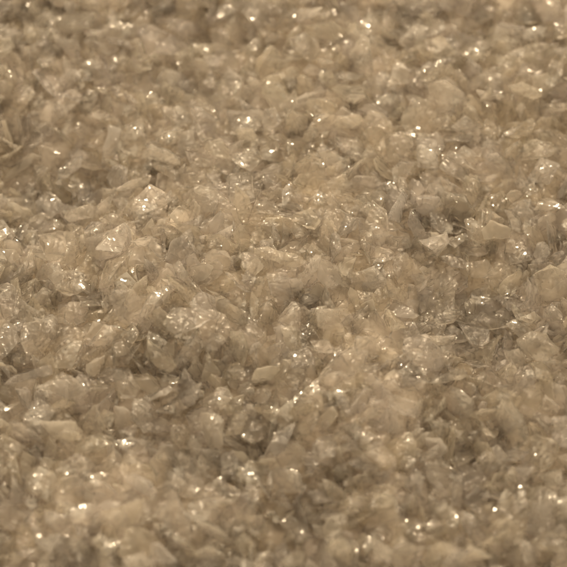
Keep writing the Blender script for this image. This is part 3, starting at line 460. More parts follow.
10,30,-67,46,39,1,1,-201,78,53,-27,18,-41,66,6,2,2,-122,181,57,19,8,-12,76,6,8,6,-133,-315,35,23,74,-4,51,11,2,2,-490,342,-15,16,-29,-71,79,21,8,8,-41,
-17,56,-46,-17,-37,48,36,7,6,35,676,55,-12,72,-43,91,30,6,5,-69,-498,35,-79,-6,15,49,34,2,3,-528,523,41,27,26,2,81,11,4,1,6,117,47,-56,-8,-11,63,0,3,8,
-236,-142,43,-8,22,-34,52,33,3,6,87,-392,46,-30,-44,-30,60,31,0,1,-438,25,10,-41,5,44,68,12,1,3,-186,-177,43,15,0,50,63,32,4,3,340,149,13,46,23,58,65,
34,8,6,-321,479,9,21,-66,6,86,14,7,8,-51,-285,63,-21,-45,59,34,3,2,3,-438,-510,34,-7,76,-17,72,35,7,5,-26,24,52,57,-61,-20,51,26,2,5,-163,660,-22,-38,
21,22,72,7,0,5,-531,398,-2,-52,53,-3,97,16,6,3,-119,-154,44,-56,64,1,86,6,1,1,60,327,27,46,33,-67,59,7,8,7,171,218,36,-2,48,54,33,35,1,1,230,-471,37,
35,36,16,78,31,4,9,-503,662,31,-66,24,-49,66,1,4,6,204,609,26,2,-81,27,64,9,9,6,-158,309,37,-23,15,48,59,5,2,4,334,177,21,4,54,-14,74,28,8,9,-144,116,
49,-50,-43,2,53,29,6,2,-26,219,43,6,1,-43,32,34,5,2,-69,103,46,-13,45,-49,65,8,5,6,12,-387,57,31,53,-16,55,25,4,5,-456,-294,33,67,49,14,76,29,4,8,228,
-252,38,5,-13,48,28,27,5,9,-270,-514,48,64,-10,-12,65,18,7,6,-428,-165,22,-57,-31,-45,35,32,5,7,-327,1,20,8,-67,8,48,35,8,2,23,397,21,-53,-24,-6,73,15,
2,5,370,322,24,19,0,36,61,2,6,3,247,-285,35,3,23,67,49,3,8,3,-17,626,16,-25,28,-54,69,10,2,6,169,-225,63,-81,-23,3,69,15,7,5,-439,-171,22,-25,24,24,49,
28,8,7,-498,322,-45,-15,-79,-17,62,24,7,7,133,-217,61,11,-6,-43,55,16,3,6,508,387,27,3,-11,-47,69,9,5,4,-297,-529,46,-9,-72,-14,52,19,4,4,42,58,41,19,
21,26,64,28,7,7,-304,321,-12,40,72,-28,47,25,8,8,-262,-500,49,30,-23,-41,48,26,9,5,-255,-393,39,28,1,67,41,32,7,5,-493,512,18,8,-76,4,75,1,5,2,-247,
-416,42,-27,-1,-25,43,34,6,7,-56,-365,39,80,-14,-25,54,22,8,8,105,-311,62,61,64,13,51,5,6,6,-183,566,-34,5,50,-61,67,32,1,5,-271,586,5,-7,-30,29,63,3,
2,8,82,-111,41,-27,68,32,46,18,5,8,-210,-255,25,27,20,51,62,34,6,1,-192,653,-15,-24,19,-2,80,22,7,4,-317,6,25,40,33,44,57,36,8,6,-228,333,15,42,-64,3,
62,3,8,1,-13,89,58,29,23,48,35,26,8,1,-234,-292,15,59,-59,0,91,12,8,6,-62,425,13,-20,33,-7,77,23,3,2,-29,-313,17,-11,62,-17,57,3,3,6,-368,264,-53,-42,
-27,46,65,34,1,2,363,433,46,36,7,41,51,36,8,5,-8,272,23,1,-22,-60,74,24,8,3,-44,411,14,46,27,-7,67,9,8,3,95,-57,44,-61,-61,-9,35,34,0,6,-177,-498,55,
17,52,71,45,35,7,5,419,-506,29,17,-29,43,75,14,6,1,296,-310,16,26,16,73,57,5,4,8,-101,340,5,-34,-65,-13,70,27,7,1,124,-356,64,14,15,-43,33,21,1,7,296,
246,13,66,-19,-21,50,35,4,6,305,71,-6,-24,47,-4,68,21,9,6,226,-288,39,-69,-41,-29,57,14,4,5,-340,62,13,-77,-44,-15,71,13,4,9,-328,136,20,-25,-14,11,60,
3,7,0,32,-319,51,-84,24,0,51,0,9,7,354,104,1,-51,-46,-54,55,9,1,8,92,647,24,7,-19,44,65,0,3,6,471,-61,40,-47,7,-35,63,0,0,6,39,-37,33,-13,12,-11,52,17,
5,3,-53,555,-4,-56,-36,0,67,32,4,4,88,-320,63,11,-14,12,39,4,1,4,-34,-226,25,-31,75,-4,88,7,3,7,-457,43,10,14,-64,-15,67,11,4,1,-285,515,2,18,-7,35,29,
24,3,6,239,-492,41,-28,57,-46,58,20,5,8,-259,-547,31,63,-2,11,65,31,0,3,18,-551,37,31,-35,-66,58,1,2,8,-262,-105,53,0,6,45,50,35,0,9,-276,459,4,9,42,
45,47,17,6,0,147,-374,48,75,-45,-20,46,35,5,7,-219,-368,32,-19,-12,-29,66,2,9,8,-133,454,4,13,-70,8,72,37,5,7,-426,400,-12,82,20,5,52,21,8,0,362,162,
22,-46,14,15,73,22,3,5,228,-442,32,4,-30,-68,52,27,4,3,9,167,42,12,13,87,59,29,9,6,209,-463,41,44,39,59,34,17,9,8,82,-384,40,7,-14,-37,60,16,6,8,-308,
-516,47,45,-41,-28,56,32,7,5,-218,-477,52,29,11,-25,50,24,3,5,218,-549,37,-25,39,71,58,12,1,7,105,-408,44,3,-60,-17,51,21,6,4,288,-420,35,-33,16,39,63,
15,1,1,417,-93,18,-37,63,-44,67,33,0,1,256,550,19,-63,-5,-6,53,18,7,7,299,-303,30,8,68,-12,41,33,4,3,340,326,18,62,-49,-9,55,13,3,2,313,-233,18,-70,5,
14,37,34,5,6,182,-181,58,11,57,-25,51,5,0,5,-390,-163,18,-19,33,-12,71,23,5,3,105,-133,54,3,14,-27,25,27,7,5,-443,-178,11,39,-41,13,74,36,4,2,444,-207,
24,-22,-44,41,62,9,2,2,-290,502,-9,-12,45,47,43,26,3,2,211,591,12,26,-4,56,54,1,4,7,262,-424,29,-36,-56,-28,60,10,5,5,-294,-11,31,19,28,29,68,34,7,0,
316,416,18,43,7,71,66,17,7,4,190,680,55,28,-54,40,71,25,8,4,-297,-529,46,44,6,-25,51,28,6,9,42,202,33,-20,-86,5,78,28,7,8,-49,-162,64,-27,-27,9,34,19,
3,1,217,-267,45,-12,-54,5,45,18,8,6,-361,649,27,-3,-21,-16,67,10,3,2,-14,-413,37,-75,-46,-6,59,19,3,8,317,-164,5,-49,-8,27,49,16,1,6,-173,-404,42,-52,
52,-1,38,34,1,2,-241,312,9,-71,21,-26,60,3,1,2,-142,324,12,-10,1,-11,72,26,8,3,-5,310,11,82,-7,18,65,2,2,1,440,378,23,22,-78,-5,60,32,7,7,46,318,30,7,
-11,-26,33,11,3,3,324,342,21,-59,-14,-50,57,10,0,3,-97,362,13,65,-10,-5,70,22,5,5,40,196,47,87,13,4,35,37,1,9,-64,544,8,18,12,10,33,26,1,8,325,588,12,
-10,-7,26,64,10,4,5,-453,408,-13,40,34,-66,52,28,8,4,-334,344,-24,35,-15,80,34,8,7,8,-417,-337,35,18,34,58,69,17,4,8,-317,-94,31,2,78,7,43,33,9,6,82,
249,42,-67,18,21,26,33,6,9,428,-433,30,2,-21,76,64,16,7,4,-336,298,-43,-13,27,-44,33,34,3,5,-424,-145,15,74,-33,9,68,7,4,2,306,-130,0,-14,-50,-19,35,
27,4,5,298,136,13,67,41,-16,75,15,2,7,-49,-241,38,-3,37,0,45,7,1,0,-50,-63,48,16,-14,11,51,1,5,6,69,342,25,-25,-33,-2,47,26,4,7,8,-276,60,-22,-59,16,
72,39,8,7,-442,143,-12,56,40,32,39,11,1,9,-184,-558,32,49,73,1,78,18,6,5,-174,-220,54,13,-8,17,24,32,4,6,5,-507,38,-22,-34,-18,42,8,4,8,139,-508,37,19,
60,27,47,28,3,3,74,-305,63,-38,39,-59,49,8,4,6,170,-458,40,7,-11,-71,69,20,5,2,354,340,19,55,36,37,60,13,5,2,-125,154,49,46,14,-76,63,33,1,1,-340,191,
-6,-41,60,1,72,13,8,4,405,499,30,-33,-35,-22,41,34,6,8,413,130,29,18,-8,-60,28,18,7,8,-216,-336,20,80,24,20,62,36,7,2,309,-397,29,-20,-9,13,32,33,6,8,
418,129,19,-49,58,46,78,30,1,0,-500,414,-11,-6,19,-21,54,37,7,3,262,-160,22,2,-34,-35,59,23,4,3,383,508,28,-16,56,-66,45,8,1,3,330,-404,32,-64,4,6,30,
4,6,4,267,516,36,10,-72,-15,31,27,4,0,210,-194,51,17,11,-19,43,9,0,5,-192,181,25,-10,58,-16,53,2,7,6,-93,-110,42,2,4,42,67,32,1,2,-197,420,4,14,11,-16,
57,34,6,2,-494,381,-24,-14,11,-55,31,8,2,8,-181,-503,52,66,-16,20,47,20,6,5,309,645,8,12,2,-45,55,10,5,1,-172,-282,15,35,-27,-68,64,31,8,4,302,319,22,
16,-28,-42,63,9,1,1,84,-268,65,7,1,53,49,5,2,7,295,-271,40,-18,-72,28,31,32,1,8,366,-189,43,11,-20,-33,29,27,5,7,205,184,27,65,36,4,63,11,0,3,-21,-412,
49,52,24,48,28,0,8,1,64,-383,48,7,-42,53,36,31,1,8,-127,-210,34,72,6,-22,40,2,1,1,225,685,20,8,-36,27,48,3,9,5,-380,477,3,-4,14,26,65,0,5,1,410,40,1,
-18,-45,-7,46,25,3,7,-1,-449,29,-38,-31,-64,56,35,4,8,-254,233,4,52,-65,11,34,35,7,7,385,-46,-27,-25,-3,39,89,25,0,8,-291,577,-2,-27,10,-53,66,17,5,1,
-301,429,-7,24,14,38,66,20,0,0,-342,92,31,-9,-29,25,30,27,9,5,257,502,17,6,-24,26,62,24,0,3,-79,-215,41,85,1,-22,27,33,8,3,225,105,19,5,-19,-16,56,36,
2,6,469,25,16,19,-3,-47,90,3,5,4,20,-432,40,26,-31,-59,71,21,2,1,-442,-87,23,-1,73,-20,70,3,4,0,191,-448,46,-13,-33,-16,56,13,6,9,87,-392,45,3,-59,21,
38,27,9,9,-192,181,38,10,-3,21,43,29,1,7,-118,41,45,-9,-4,-14,87,28,2,6,-330,691,5,-10,86,9,78,28,6,7,335,78,-9,-34,76,3,66,12,5,9,-168,-379,20,5,-88,
-19,55,28,7,0,-397,84,9,-22,9,26,97,12,8,5,388,-275,13,4,-43,58,67,13,4,1,181,433,21,-69,33,5,70,37,1,3,-236,26,35,-38,17,30,49,34,5,7,211,-313,44,14,
-61,-44,28,5,6,3,320,586,22,2,-8,76,32,5,1,2,264,130,2,0,-1,-10,53,26,7,2,83,-341,73,-40,-13,25,45,20,4,7,148,-309,61,-21,86,-1,41,17,8,1,11,-408,31,
-84,-24,10,72,37,6,7,105,85,41,57,-10,-5,63,18,4,4,216,175,22,63,-44,37,62,4,2,5,-299,-237,18,56,-15,-65,53,30,4,3,229,81,10,12,88,3,37,34,7,8,50,-379,
38,-30,15,67,55,24,9,4,466,-36,8,21,-62,50,80,0,3,4,360,-199,38,0,29,-15,28,0,0,3,286,-406,23,26,-55,-49,33,29,6,4,241,440,15,3,10,50,74,9,8,4,-459,
698,15,-35,-64,-1,66,2,5,5,-272,-34,48,-42,34,53,62,7,0,3,-171,456,14,-3,-8,80,31,18,9,7,194,604,27,8,-68,37,52,5,9,6,-60,-513,18,21,-59,-12,44,25,6,3,
-36,-332,12,61,-7,-47,64,2,9,2,337,-166,3,65,-44,-24,76,14,8,4,-356,415,1,13,25,69,43,30,0,2,-242,133,39,74,-4,44,37,35,4,5,-287,-306,24,-26,-27,71,65,
7,2,5,-351,151,2,3,39,57,68,2,4,7,-120,253,34,14,1,9,33,11,6,8,-257,130,34,85,3,-13,37,13,7,2,-205,117,43,12,-9,74,53,2,9,6,-372,516,5,12,-67,-33,53,
27,9,6,-387,296,-60,-51,-58,-4,88,12,9,9,-237,-128,54,-3,85,-21,43,16,1,8,-163,-517,48,9,-6,-65,41,8,4,6,101,-412,40,32,68,-13,44,16,8,8,-180,-205,45,
29,74,-31,35,24,5,3,-243,-162,43,31,63,0,58,5,4,8,-366,375,-22,-25,-16,39,33,8,3,1,-188,-132,31,-58,36,1,80,1,0,2,144,121,36,-22,-2,-86,63,16,1,0,448,
221,19,68,58,4,64,22,4,5,376,672,7,28,-55,2,69,27,1,5,-402,-135,13,5,-2,-63,55,9,4,6,-312,-28,37,-19,49,72,55,15,1,2,206,-65,13,2,-13,-75,56,6,1,8,48,
401,23,8,76,-36,51,1,7,7,-388,447,-6,7,46,75,52,8,3,8,45,83,35,-1,-1,-8,59,13,7,5,-258,341,-6,-86,-12,-21,87,15,4,6,-477,278,-46,-42,-20,-48,49,28,4,9,
-320,-27,12,18,27,64,59,19,1,6,-202,-339,23,26,-5,-32,32,26,8,2,-169,-41,47,24,45,20,55,35,7,9,59,-389,40,-18,-72,-29,40,7,5,7,129,474,18,-24,-36,23,
76,9,3,8,-480,249,-38,75,12,-19,90,17,2,7,-320,-516,45,-38,2,-37,49,28,2,4,-297,-529,51,38,-59,-15,36,0,8,9,-265,173,22,5,10,11,42,3,2,5,-242,133,35,
30,82,-16,58,9,2,6,-283,610,4,64,-3,7,45,35,8,7,127,-70,47,-39,62,-44,45,16,6,2,193,215,26,-8,17,-13,58,25,1,2,304,146,16,69,-27,-6,50,18,3,4,101,-399,
49,49,-71,13,48,21,3,6,287,414,14,-7,14,-68,67,20,9,0,397,-531,15,19,-8,-37,52,36,2,2,-233,-62,63,-27,28,75,79,9,2,5,-387,606,16,-45,-15,17,46,11,3,7,
301,-465,36,38,-11,-64,57,22,1,8,250,340,30,-18,-13,86,51,31,6,5,-454,165,-18,-19,-11,36,40,16,8,1,104,531,29,-4,16,-40,47,26,8,9,-477,473,11,48,15,11,
75,23,0,2,57,-182,35,46,68,13,56,22,7,8,-257,-527,40,27,-58,28,40,2,1,1,-224,-180,31,18,22,64,97,14,9,5,-11,192,37,-51,-45,-1,56,37,5,1,-62,-263,36,8,
-75,6,67,16,5,3,-330,411,-18,-72,-16,-9,55,20,9,4,-431,-422,46,73,28,-11,34,10,2,7,-67,-392,48,46,-31,-33,31,0,5,7,361,-54,-29,-31,27,-42,57,0,3,3,368,
-324,10,-69,21,-7,64,8,2,5,305,-280,10,-48,-25,55,71,9,8,5,153,-571,42,-8,6,51,73,0,7,2,-186,-110,57,80,-6,36,69,23,6,8,227,-554,37,-40,72,-14,66,22,8,
8,127,-77,46,53,33,5,58,13,5,6,50,-404,29,-12,2,-1,81,30,7,4,465,482,28,33,-64,-31,66,17,4,4,379,-360,16,38,28,18,62,24,6,1,21,-139,44,-34,50,-40,61,
31,4,3,262,-152,14,-60,-8,-2,57,37,7,8,111,-327,63,20,-11,46,41,8,0,6,131,-167,54,13,76,-22,67,1,2,4,-1,356,17,26,26,22,71,1,1,3,39,-419,43,56,-38,-20,
48,28,0,5,255,76,-24,-8,-5,-7,47,26,1,0,-414,-477,26,15,-11,-3,53,19,5,4,212,375,19,46,45,-20,50,3,5,4,453,-109,7,52,-62,-29,56,36,8,8,162,-190,50,47,
-27,-49,46,26,3,2,217,467,10,-22,-66,-13,50,27,6,3,-71,61,49,32,-48,31,51,1,7,9,-156,-558,37,53,-45,-19,56,20,0,1,-291,-331,32,-80,-4,-13,73,5,3,6,
-294,-212,42,13,0,-89,32,5,1,8,-211,-350,23,1,-67,-52,47,14,4,1,317,-244,23,-38,44,36,30,4,7,0,-11,40,39,30,63,56,56,17,6,5,-286,481,-6,9,12,85,62,34,
4,7,56,-251,55,11,-27,75,45,16,8,2,401,677,23,-2,32,72,60,13,3,6,320,-410,34,12,-3,76,22,32,8,6,-7,-39,38,-7,-3,-38,55,2,4,4,-431,-411,26,-51,-40,40,
69,32,2,0,-53,533,-2,-80,16,15,81,38,6,6,-188,16,49,43,7,-45,38,26,9,2,-335,-177,23,-17,-47,-75,44,21,8,4,209,665,14,-2,-7,65,60,5,8,3,-31,54,55,35,
-36,-25,64,32,6,1,-356,65,25,46,54,25,66,22,6,5,-484,586,18,58,-65,16,46,7,6,3,-240,716,28,-82,-19,4,75,32,2,6,90,354,30,63,-31,-53,74,23,3,0,41,-379,
56,9,-15,-22,52,6,8,1,-306,484,8,-11,-4,49,35,9,6,0,472,449,10,68,-19,46,63,36,3,8,127,436,13,4,-37,-1,48,8,0,8,117,-97,34,9,44,-14,39,26,4,0,329,-416,
21,30,-57,33,65,17,1,2,-166,364,11,-48,69,9,74,6,5,5,52,-167,38,42,56,-19,57,20,0,8,-495,209,-18,-6,-27,5,65,27,1,0,-352,511,9,-21,-7,-59,48,12,1,2,
121,-279,65,15,49,35,36,27,7,0,256,291,19,-71,12,2,68,16,0,9,364,703,13,30,24,36,66,25,1,3,436,-27,-9,27,4,4,45,17,0,0,-457,-145,7,-13,-22,52,64,13,1,
8,31,288,29,-33,52,-27,43,9,5,4,304,-194,16,19,-12,-13,35,5,6,9,104,23,42,-72,-36,0,53,2,2,7,254,-547,43,-82,-32,6,57,3,4,4,248,160,10,56,36,-7,56,39,
8,7,17,299,19,-45,-69,8,71,20,4,5,-310,326,-26,44,40,3,63,31,0,0,237,43,19,60,-50,-8,27,26,7,5,247,-254,26,40,19,-39,48,24,2,4,-173,288,10,48,-27,-9,
69,7,7,6,380,435,36,2,-33,-67,50,36,9,2,459,365,16,-11,-18,15,69,23,3,5,188,-512,39,-13,-8,34,27,18,1,2,244,23,8,65,-46,29,32,33,9,3,-28,-522,25,9,-13,
27,43,32,4,9,-156,-170,28,-52,36,-23,73,23,9,1,-105,-190,28,39,-69,-26,71,29,4,0,-126,405,20,53,57,32,34,33,1,8,-347,-390,34,-3,2,-63,84,12,4,9,322,
291,19,-3,-17,64,71,28,5,6,130,667,25,38,-76,18,72,2,7,2,324,213,12,3,12,68,84,28,8,1,-157,708,24,-10,-3,21,74,13,4,5,116,-45,32,2,-1,23,79,14,3,8,427,
-384,15,-1,40,58,80,0,1,6,518,597,11,-49,0,2,57,12,2,2,302,-368,26,10,43,42,33,4,4,1,34,167,43,-2,-4,73,35,36,3,7,-306,670,9,-60,18,-9,75,23,4,9,120,
-143,56,68,-46,28,75,28,0,9,272,181,24,-33,39,-56,52,3,6,6,-405,424,-11,75,-14,0,46,3,9,5,-71,32,53,19,38,-40,38,24,1,8,-75,689,9,12,2,-26,82,11,1,5,
-285,178,5,-36,38,-39,64,19,3,4,156,43,33,-58,63,-15,50,37,8,2,-488,176,-9,-67,11,58,71,12,6,3,-248,406,-6,-42,-60,47,65,11,3,3,89,674,39,-73,-12,42,
44,17,5,3,206,422,18,15,-32,8,52,37,2,9,-370,-518,29,34,56,23,56,33,3,9,359,286,18,-29,2,-2,68,22,5,0,3,-430,30,-27,42,-66,64,30,4,8,546,665,36,74,21,
29,94,16,6,4,-433,670,15,56,38,7,72,10,5,0,-496,279,-48,67,-32,-19,51,23,7,6,-347,-488,39,-49,69,0,45,5,5,4,-177,-88,60,79,40,11,60,21,6,5,491,79,23,
-1,24,-66,70,2,8,2,197,-280,45,4,-10,-43,42,4,4,6,474,463,20,-6,32,71,55,22,3,0,-64,-62,56,-34,-27,24,28,26,8,5,-271,-515,52,-12,34,-6,41,12,7,6,-469,
173,-32,35,53,37,56,32,6,7,349,-485,29,65,-11,-36,66,31,7,5,-212,-42,59,-7,30,38,50,10,6,7,-346,-387,46,-23,59,-34,33,32,2,4,437,493,17,33,38,4,97,9,3,
8,423,-69,4,40,-9,22,31,19,5,3,148,467,33,-50,-32,16,28,35,5,2,146,253,34,-28,-51,29,33,34,2,7,-95,277,38,-30,17,-49,31,26,7,4,193,293,30,8,-21,69,47,
25,8,6,-395,-216,16,-48,29,-34,64,28,8,6,97,-321,65,-64,17,-26,40,26,8,2,-456,-49,19,-4,3,32,64,21,6,1,-85,440,2,-38,-11,-12,64,23,1,9,48,-562,38,-30,
27,-8,63,7,7,2,-415,568,26,-9,-57,16,28,27,2,6,-135,-296,29,-46,-32,-34,31,17,8,3,84,-261,68,-18,-65,42,54,20,5,3,-104,391,16,19,-20,-41,31,27,4,8,338,
270,16,7,56,-62,34,32,1,4,-309,-58,25,-2,81,-27,55,35,5,8,214,240,17,-51,-56,7,64,3,2,6,-53,279,17,16,66,20,69,13,1,0,-67,652,15,59,48,-12,71,39,7,7,
-20,635,32,-69,-3,8,26,2,4,3,250,85,-4,2,-17,-46,45,37,1,5,53,-99,28,-6,-68,15,55,28,3,7,185,-376,45,-27,11,24,49,9,1,7,436,-228,15,-70,17,-8,67,35,5,
4,-52,-153,25,32,75,30,61,10,8,5,279,180,8,-5,48,24,65,31,9,5,-315,-308,29,-9,14,-38,33,16,1,4,89,-450,35,73,30,28,62,9,7,5,441,315,27,-14,-24,58,64,
12,7,9,-238,-167,36,-40,43,-9,49,17,5,8,-512,612,20,-57,27,-27,64,37,5,2,-443,290,-58,15,-13,-6,27,32,2,1,55,-319,62,-4,-71,-45,37,14,3,3,126,-105,35,
32,62,-49,58,29,6,6,483,128,12,40,-14,-35,61,8,5,1,-111,-299,44,-31,-36,32,63,27,4,2,-311,-139,29,-24,-18,37,70,39,7,4,-182,422,20,-39,-76,0,35,3,1,6,
-50,-438,63,-35,31,-57,20,10,6,4,-218,-127,38,22,13,40,68,10,1,6,262,108,16,8,15,42,62,9,8,8,-324,179,-3,3,11,-37,28,34,5,5,72,-272,62,-25,1,24,72,21,
2,2,307,-311,26,20,-11,-26,26,4,2,5,-454,165,-13,-56,-29,24,39,13,4,5,472,122,10,20,-39,21,57,2,4,6,340,564,5,-18,-7,-12,67,8,7,8,478,-93,46,42,-13,8,
74,32,3,8,-154,-246,18,39,35,24,56,29,1,8,138,409,11,52,-68,-8,68,11,8,2,-373,389,-32,47,-2,-24,62,38,1,5,75,299,33,-2,31,6,48,24,6,1,311,604,20,49,
-67,31,52,22,8,1,-30,-128,54,61,-36,-50,27,9,1,7,-148,656,-15,36,36,66,34,19,3,2,-137,-375,23,-33,-69,-39,75,20,0,4,-26,127,47,-26,75,17,52,21,3,7,-53,
231,36,47,23,7,46,1,1,5,-477,679,36,-46,-65,6,48,7,6,4,-22,-170,53,-28,-62,8,31,16,5,8,326,611,18,-27,-2,61,33,26,5,6,-181,302,23,0,-31,-63,61,15,4,3,
-256,-298,18,25,-15,-23,27,26,9,3,447,-183,23,-35,16,-36,35,39,7,6,-342,497,7,23,24,-34,34,23,0,6,424,530,3,-50,-8,11,58,2,8,0,458,-161,24,-36,-8,-20,
37,27,2,6,150,-521,32,17,14,1,33,19,5,6,-254,-429,43,14,-14,35,31,12,5,2,-169,491,-29,-8,-22,-57,97,24,4,5,-191,-491,41,-44,79,-4,69,37,3,2,255,3,-13,
-1,24,-49,57,17,1,9,100,480,27,-18,16,66,67,12,4,4,313,673,13,66,-39,36,37,35,3,9,227,-388,30,-37,-4,-29,56,27,2,6,95,326,27,-53,-16,46,59,9,8,5,-452,
413,-65,2,-17,33,59,25,1,8,-168,-265,14,7,-77,32,66,6,2,6,-203,57,47,71,-34,-2,66,29,3,1,368,627,17,-75,-25,32,31,17,5,2,-292,-138,30,29,44,15,50,5,2,
6,-244,-537,35,-20,19,-18,64,9,1,9,368,445,18,-33,7,-66,79,7,6,3,-129,-571,36,32,-60,-21,73,26,8,6,-286,-165,28,-36,-43,-22,59,19,1,5,66,-418,34,-54,
43,52,53,8,8,3,-80,534,-11,-15,55,-7,60,3,8,9,50,-352,57,36,-43,-26,40,7,2,0,-451,493,8,-70,2,-54,43,5,8,4,400,-553,16,14,-30,-52,71,8,1,5,281,157,-1,
14,-24,-41,61,5,8,3,-205,380,-2,-86,-16,-4,73,17,8,6,118,211,34,-12,-14,-52,40,21,3,6,-266,702,17,-5,52,6,60,7,1,1,13,-503,42,44,62,-36,56,23,0,2,-59,
516,-6,-3,49,24,57,11,9,2,-389,-35,25,36,43,32,44,38,4,8,-52,59,54,61,-46,-38,35,9,8,6,-296,47,22,3,17,-31,32,0,4,1,379,188,7,35,-64,-28,53,24,5,7,
-440,-121,21,-33,23,68,67,3,2,1,3,387,25,11,-29,53,32,27,6,5,58,-137,30,-34,2,-9,50,10,8,4,266,-509,43,-1,40,21,58,22,0,4,-233,264,-2,40,-39,37,39,25,
1,1,90,-168,41,-70,-56,-6,62,37,6,2,-116,-37,55,-8,25,6,51,15,6,5,-302,140,14,59,22,10,60,23,1,0,388,15,-6,-28,-42,-4,27,1,5,4,286,302,21,71,49,-18,62,
25,2,4,178,-522,34,13,-14,-57,25,5,7,7,-389,551,10,30,13,-79,30,24,8,4,246,-173,33,33,-2,-67,48,32,6,0,-47,618,0,-24,-67,-24,76,36,3,7,-244,-178,39,
-38,-13,-43,25,35,2,9,178,98,36,-28,0,70,33,26,4,3,-477,375,-28,35,-49,-4,36,32,3,9,-356,556,10,-15,-28,33,59,22,6,5,-240,-489,47,52,-3,55,58,11,1,0,
-225,-543,40,6,10,4,58,32,5,5,486,428,12,-44,-18,25,67,8,8,0,-86,231,28,-57,24,-55,79,3,5,3,-363,444,-11,6,7,-47,54,21,2,8,156,-393,49,25,-65,46,49,20,
2,2,113,-473,32,6,-50,37,48,4,4,5,4,-537,31,-16,8,41,40,5,4,7,179,10,24,-17,26,-43,56,13,4,8,-461,-224,23,24,-76,22,61,23,5,5,94,702,52,-12,28,-30,94,
15,7,5,-434,-284,21,12,23,-72,28,29,7,3,-176,258,34,-63,29,-57,33,32,3,4,-188,545,-24,-31,-43,-39,33,32,3,0,65,-315,55,-9,17,25,33,16,8,1,126,203,24,
-11,8,6,82,12,1,3,154,440,10,16,-26,79,62,34,7,1,278,351,17,2,-9,-73,63,16,6,1,-170,-229,47,-81,36,16,19,21,1,1,-438,226,-34,30,-48,-34,32,2,3,7,-385,
-470,36,-49,-34,36,37,34,3,0,-192,318,11,-50,71,-9,68,19,7,5,324,-426,36,-20,2,1,38,37,7,3,214,102,19,-1,-80,-23,37,16,0,6,431,-182,21,14,0,16,58,30,4,
8,-446,-445,57,-69,47,22,76,11,3,1,162,2,30,-34,39,-33,68,30,7,4,378,705,57,56,-22,-53,97,17,0,2,-460,271,-61,37,37,54,66,6,1,1,-205,-115,50,30,24,4,
32,2,2,2,352,-277,6,15,-3,-71,59,12,4,1,-123,-146,23,-65,14,-16,69,1,7,8,-313,-364,31,79,-25,24,65,16,7,4,-89,-455,33,-57,42,-42,60,9,8,0,-170,9,54,
-27,31,-41,59,17,4,0,-425,-163,8,0,55,61,72,22,3,0,89,-297,64,-2,-29,4,35,11,9,5,122,-468,38,-54,34,52,33,8,7,9,-378,-324,12,-2,-38,-1,51,36,4,1,433,
-164,5,-16,-1,54,97,21,9,4,365,257,14,5,7,-49,71,21,0,6,198,4,17,-5,-40,-9,37,24,1,9,-366,193,-18,42,3,-19,66,23,1,5,-178,-47,54,-36,-26,-2,37,0,5,9,
195,-356,45,75,37,1,49,18,6,8,-368,-288,14,7,6,-16,60,16,3,7,81,321,26,72,-2,16,59,12,9,3,203,-109,22,-26,-56,-35,33,17,8,3,-449,277,-61,-39,52,-7,35,
32,1,9,-237,412,6,-18,33,-14,34,5,2,1,-389,-449,29,-1,-3,17,27,16,5,1,-11,82,39,48,30,-22,35,36,3,6,-210,-284,12,-65,-3,24,50,2,1,5,-347,-450,38,-2,4,
-6,40,20,5,8,21,370,11,40,43,-22,46,33,3,3,409,-418,14,-1,-34,9,70,27,4,2,231,307,31,-25,68,-24,35,18,4,8,370,-503,9,-28,-65,-49,33,12,1,9,321,-533,35,
-37,77,-25,35,0,2,9,-76,33,51,33,-56,9,56,31,7,2,-170,-468,52,17,-87,-11,69,9,0,5,326,-286,29,6,-61,5,25,32,6,5,28,214,43,-26,-76,-4,26,13,9,9,333,-49,
-48,37,-20,-10,80,26,4,6,159,204,24,65,-35,-13,79,5,4,7,336,691,10,-17,17,-82,65,33,5,3,157,248,29,4,7,46,38,37,8,4,-290,-223,19,1,25,-56,31,32,2,4,
237,-516,36,-16,-84,-24,29,16,1,2,-254,170,18,-86,-23,9,40,35,4,0,216,146,14,39,63,-13,42,35,0,4,209,-351,33,68,-52,-3,45,29,3,2,397,371,25,66,22,9,25,
0,0,7,88,427,39,17,-86,-19,28,5,7,6,417,-514,17,9,-6,54,52,38,7,7,193,-17,16,21,-56,-48,51,22,1,2,233,558,32,58,7,25,33,16,4,7,-133,85,47,41,43,-28,54,
6,6,2,-353,-501,36,-19,-59,-4,46,30,3,0,-238,-167,46,52,-26,-19,53,14,8,4,-349,-432,33,-51,-34,46,53,16,3,4,-327,-404,45,6,59,1,53,11,1,6,413,-170,14,
-1,-11,32,65,37,8,3,-37,-502,38,24,32,-26,42,32,2,8,-437,68,5,49,-27,-22,57,11,3,3,57,-536,25,-27,-70,-13,62,36,6,0,440,122,12,-5,8,-3,59,23,2,5,-355,
-576,46,15,-15,51,68,36,3,0,-517,498,34,-47,26,56,50,27,2,7,2,567,22,-26,-4,-48,67,6,9,4,328,-518,30,-35,-81,19,28,20,4,3,-454,165,-22,-7,-4,55,53,25,
3,2,275,-312,5,2,2,18,71,31,3,1,-83,-217,17,2,-32,29,77,1,3,8,372,-481,26,-33,57,53,63,31,2,0,-199,-313,24,63,-31,12,28,23,5,5,450,-89,19,42,-12,-10,
24,37,4,3,377,-346,26,-47,-24,11,27,27,6,0,-224,712,2,45,17,-40,51,26,2,1,508,630,10,-4,45,60,67,9,5,5,-6,-55,29,53,-23,30,54,30,8,3,225,105,20,37,-55,
-58,40,1,3,3,388,353,19,74,46,-13,67,38,8,2,-365,629,10,15,-9,21,49,22,4,7,295,381,24,-68,20,-49,72,36,2,8,-64,-238,28,1,-77,-35,53,4,2,8,473,90,12,4,
33,0,49,28,1,0,-94,-399,44,-21,-4,49,29,21,4,1,-235,691,-4,25,8,-60,39,4,7,1,179,-21,21,20,8,76,50,20,2,3,104,-477,36,78,-12,4,34,26,1,8,428,-539,17,
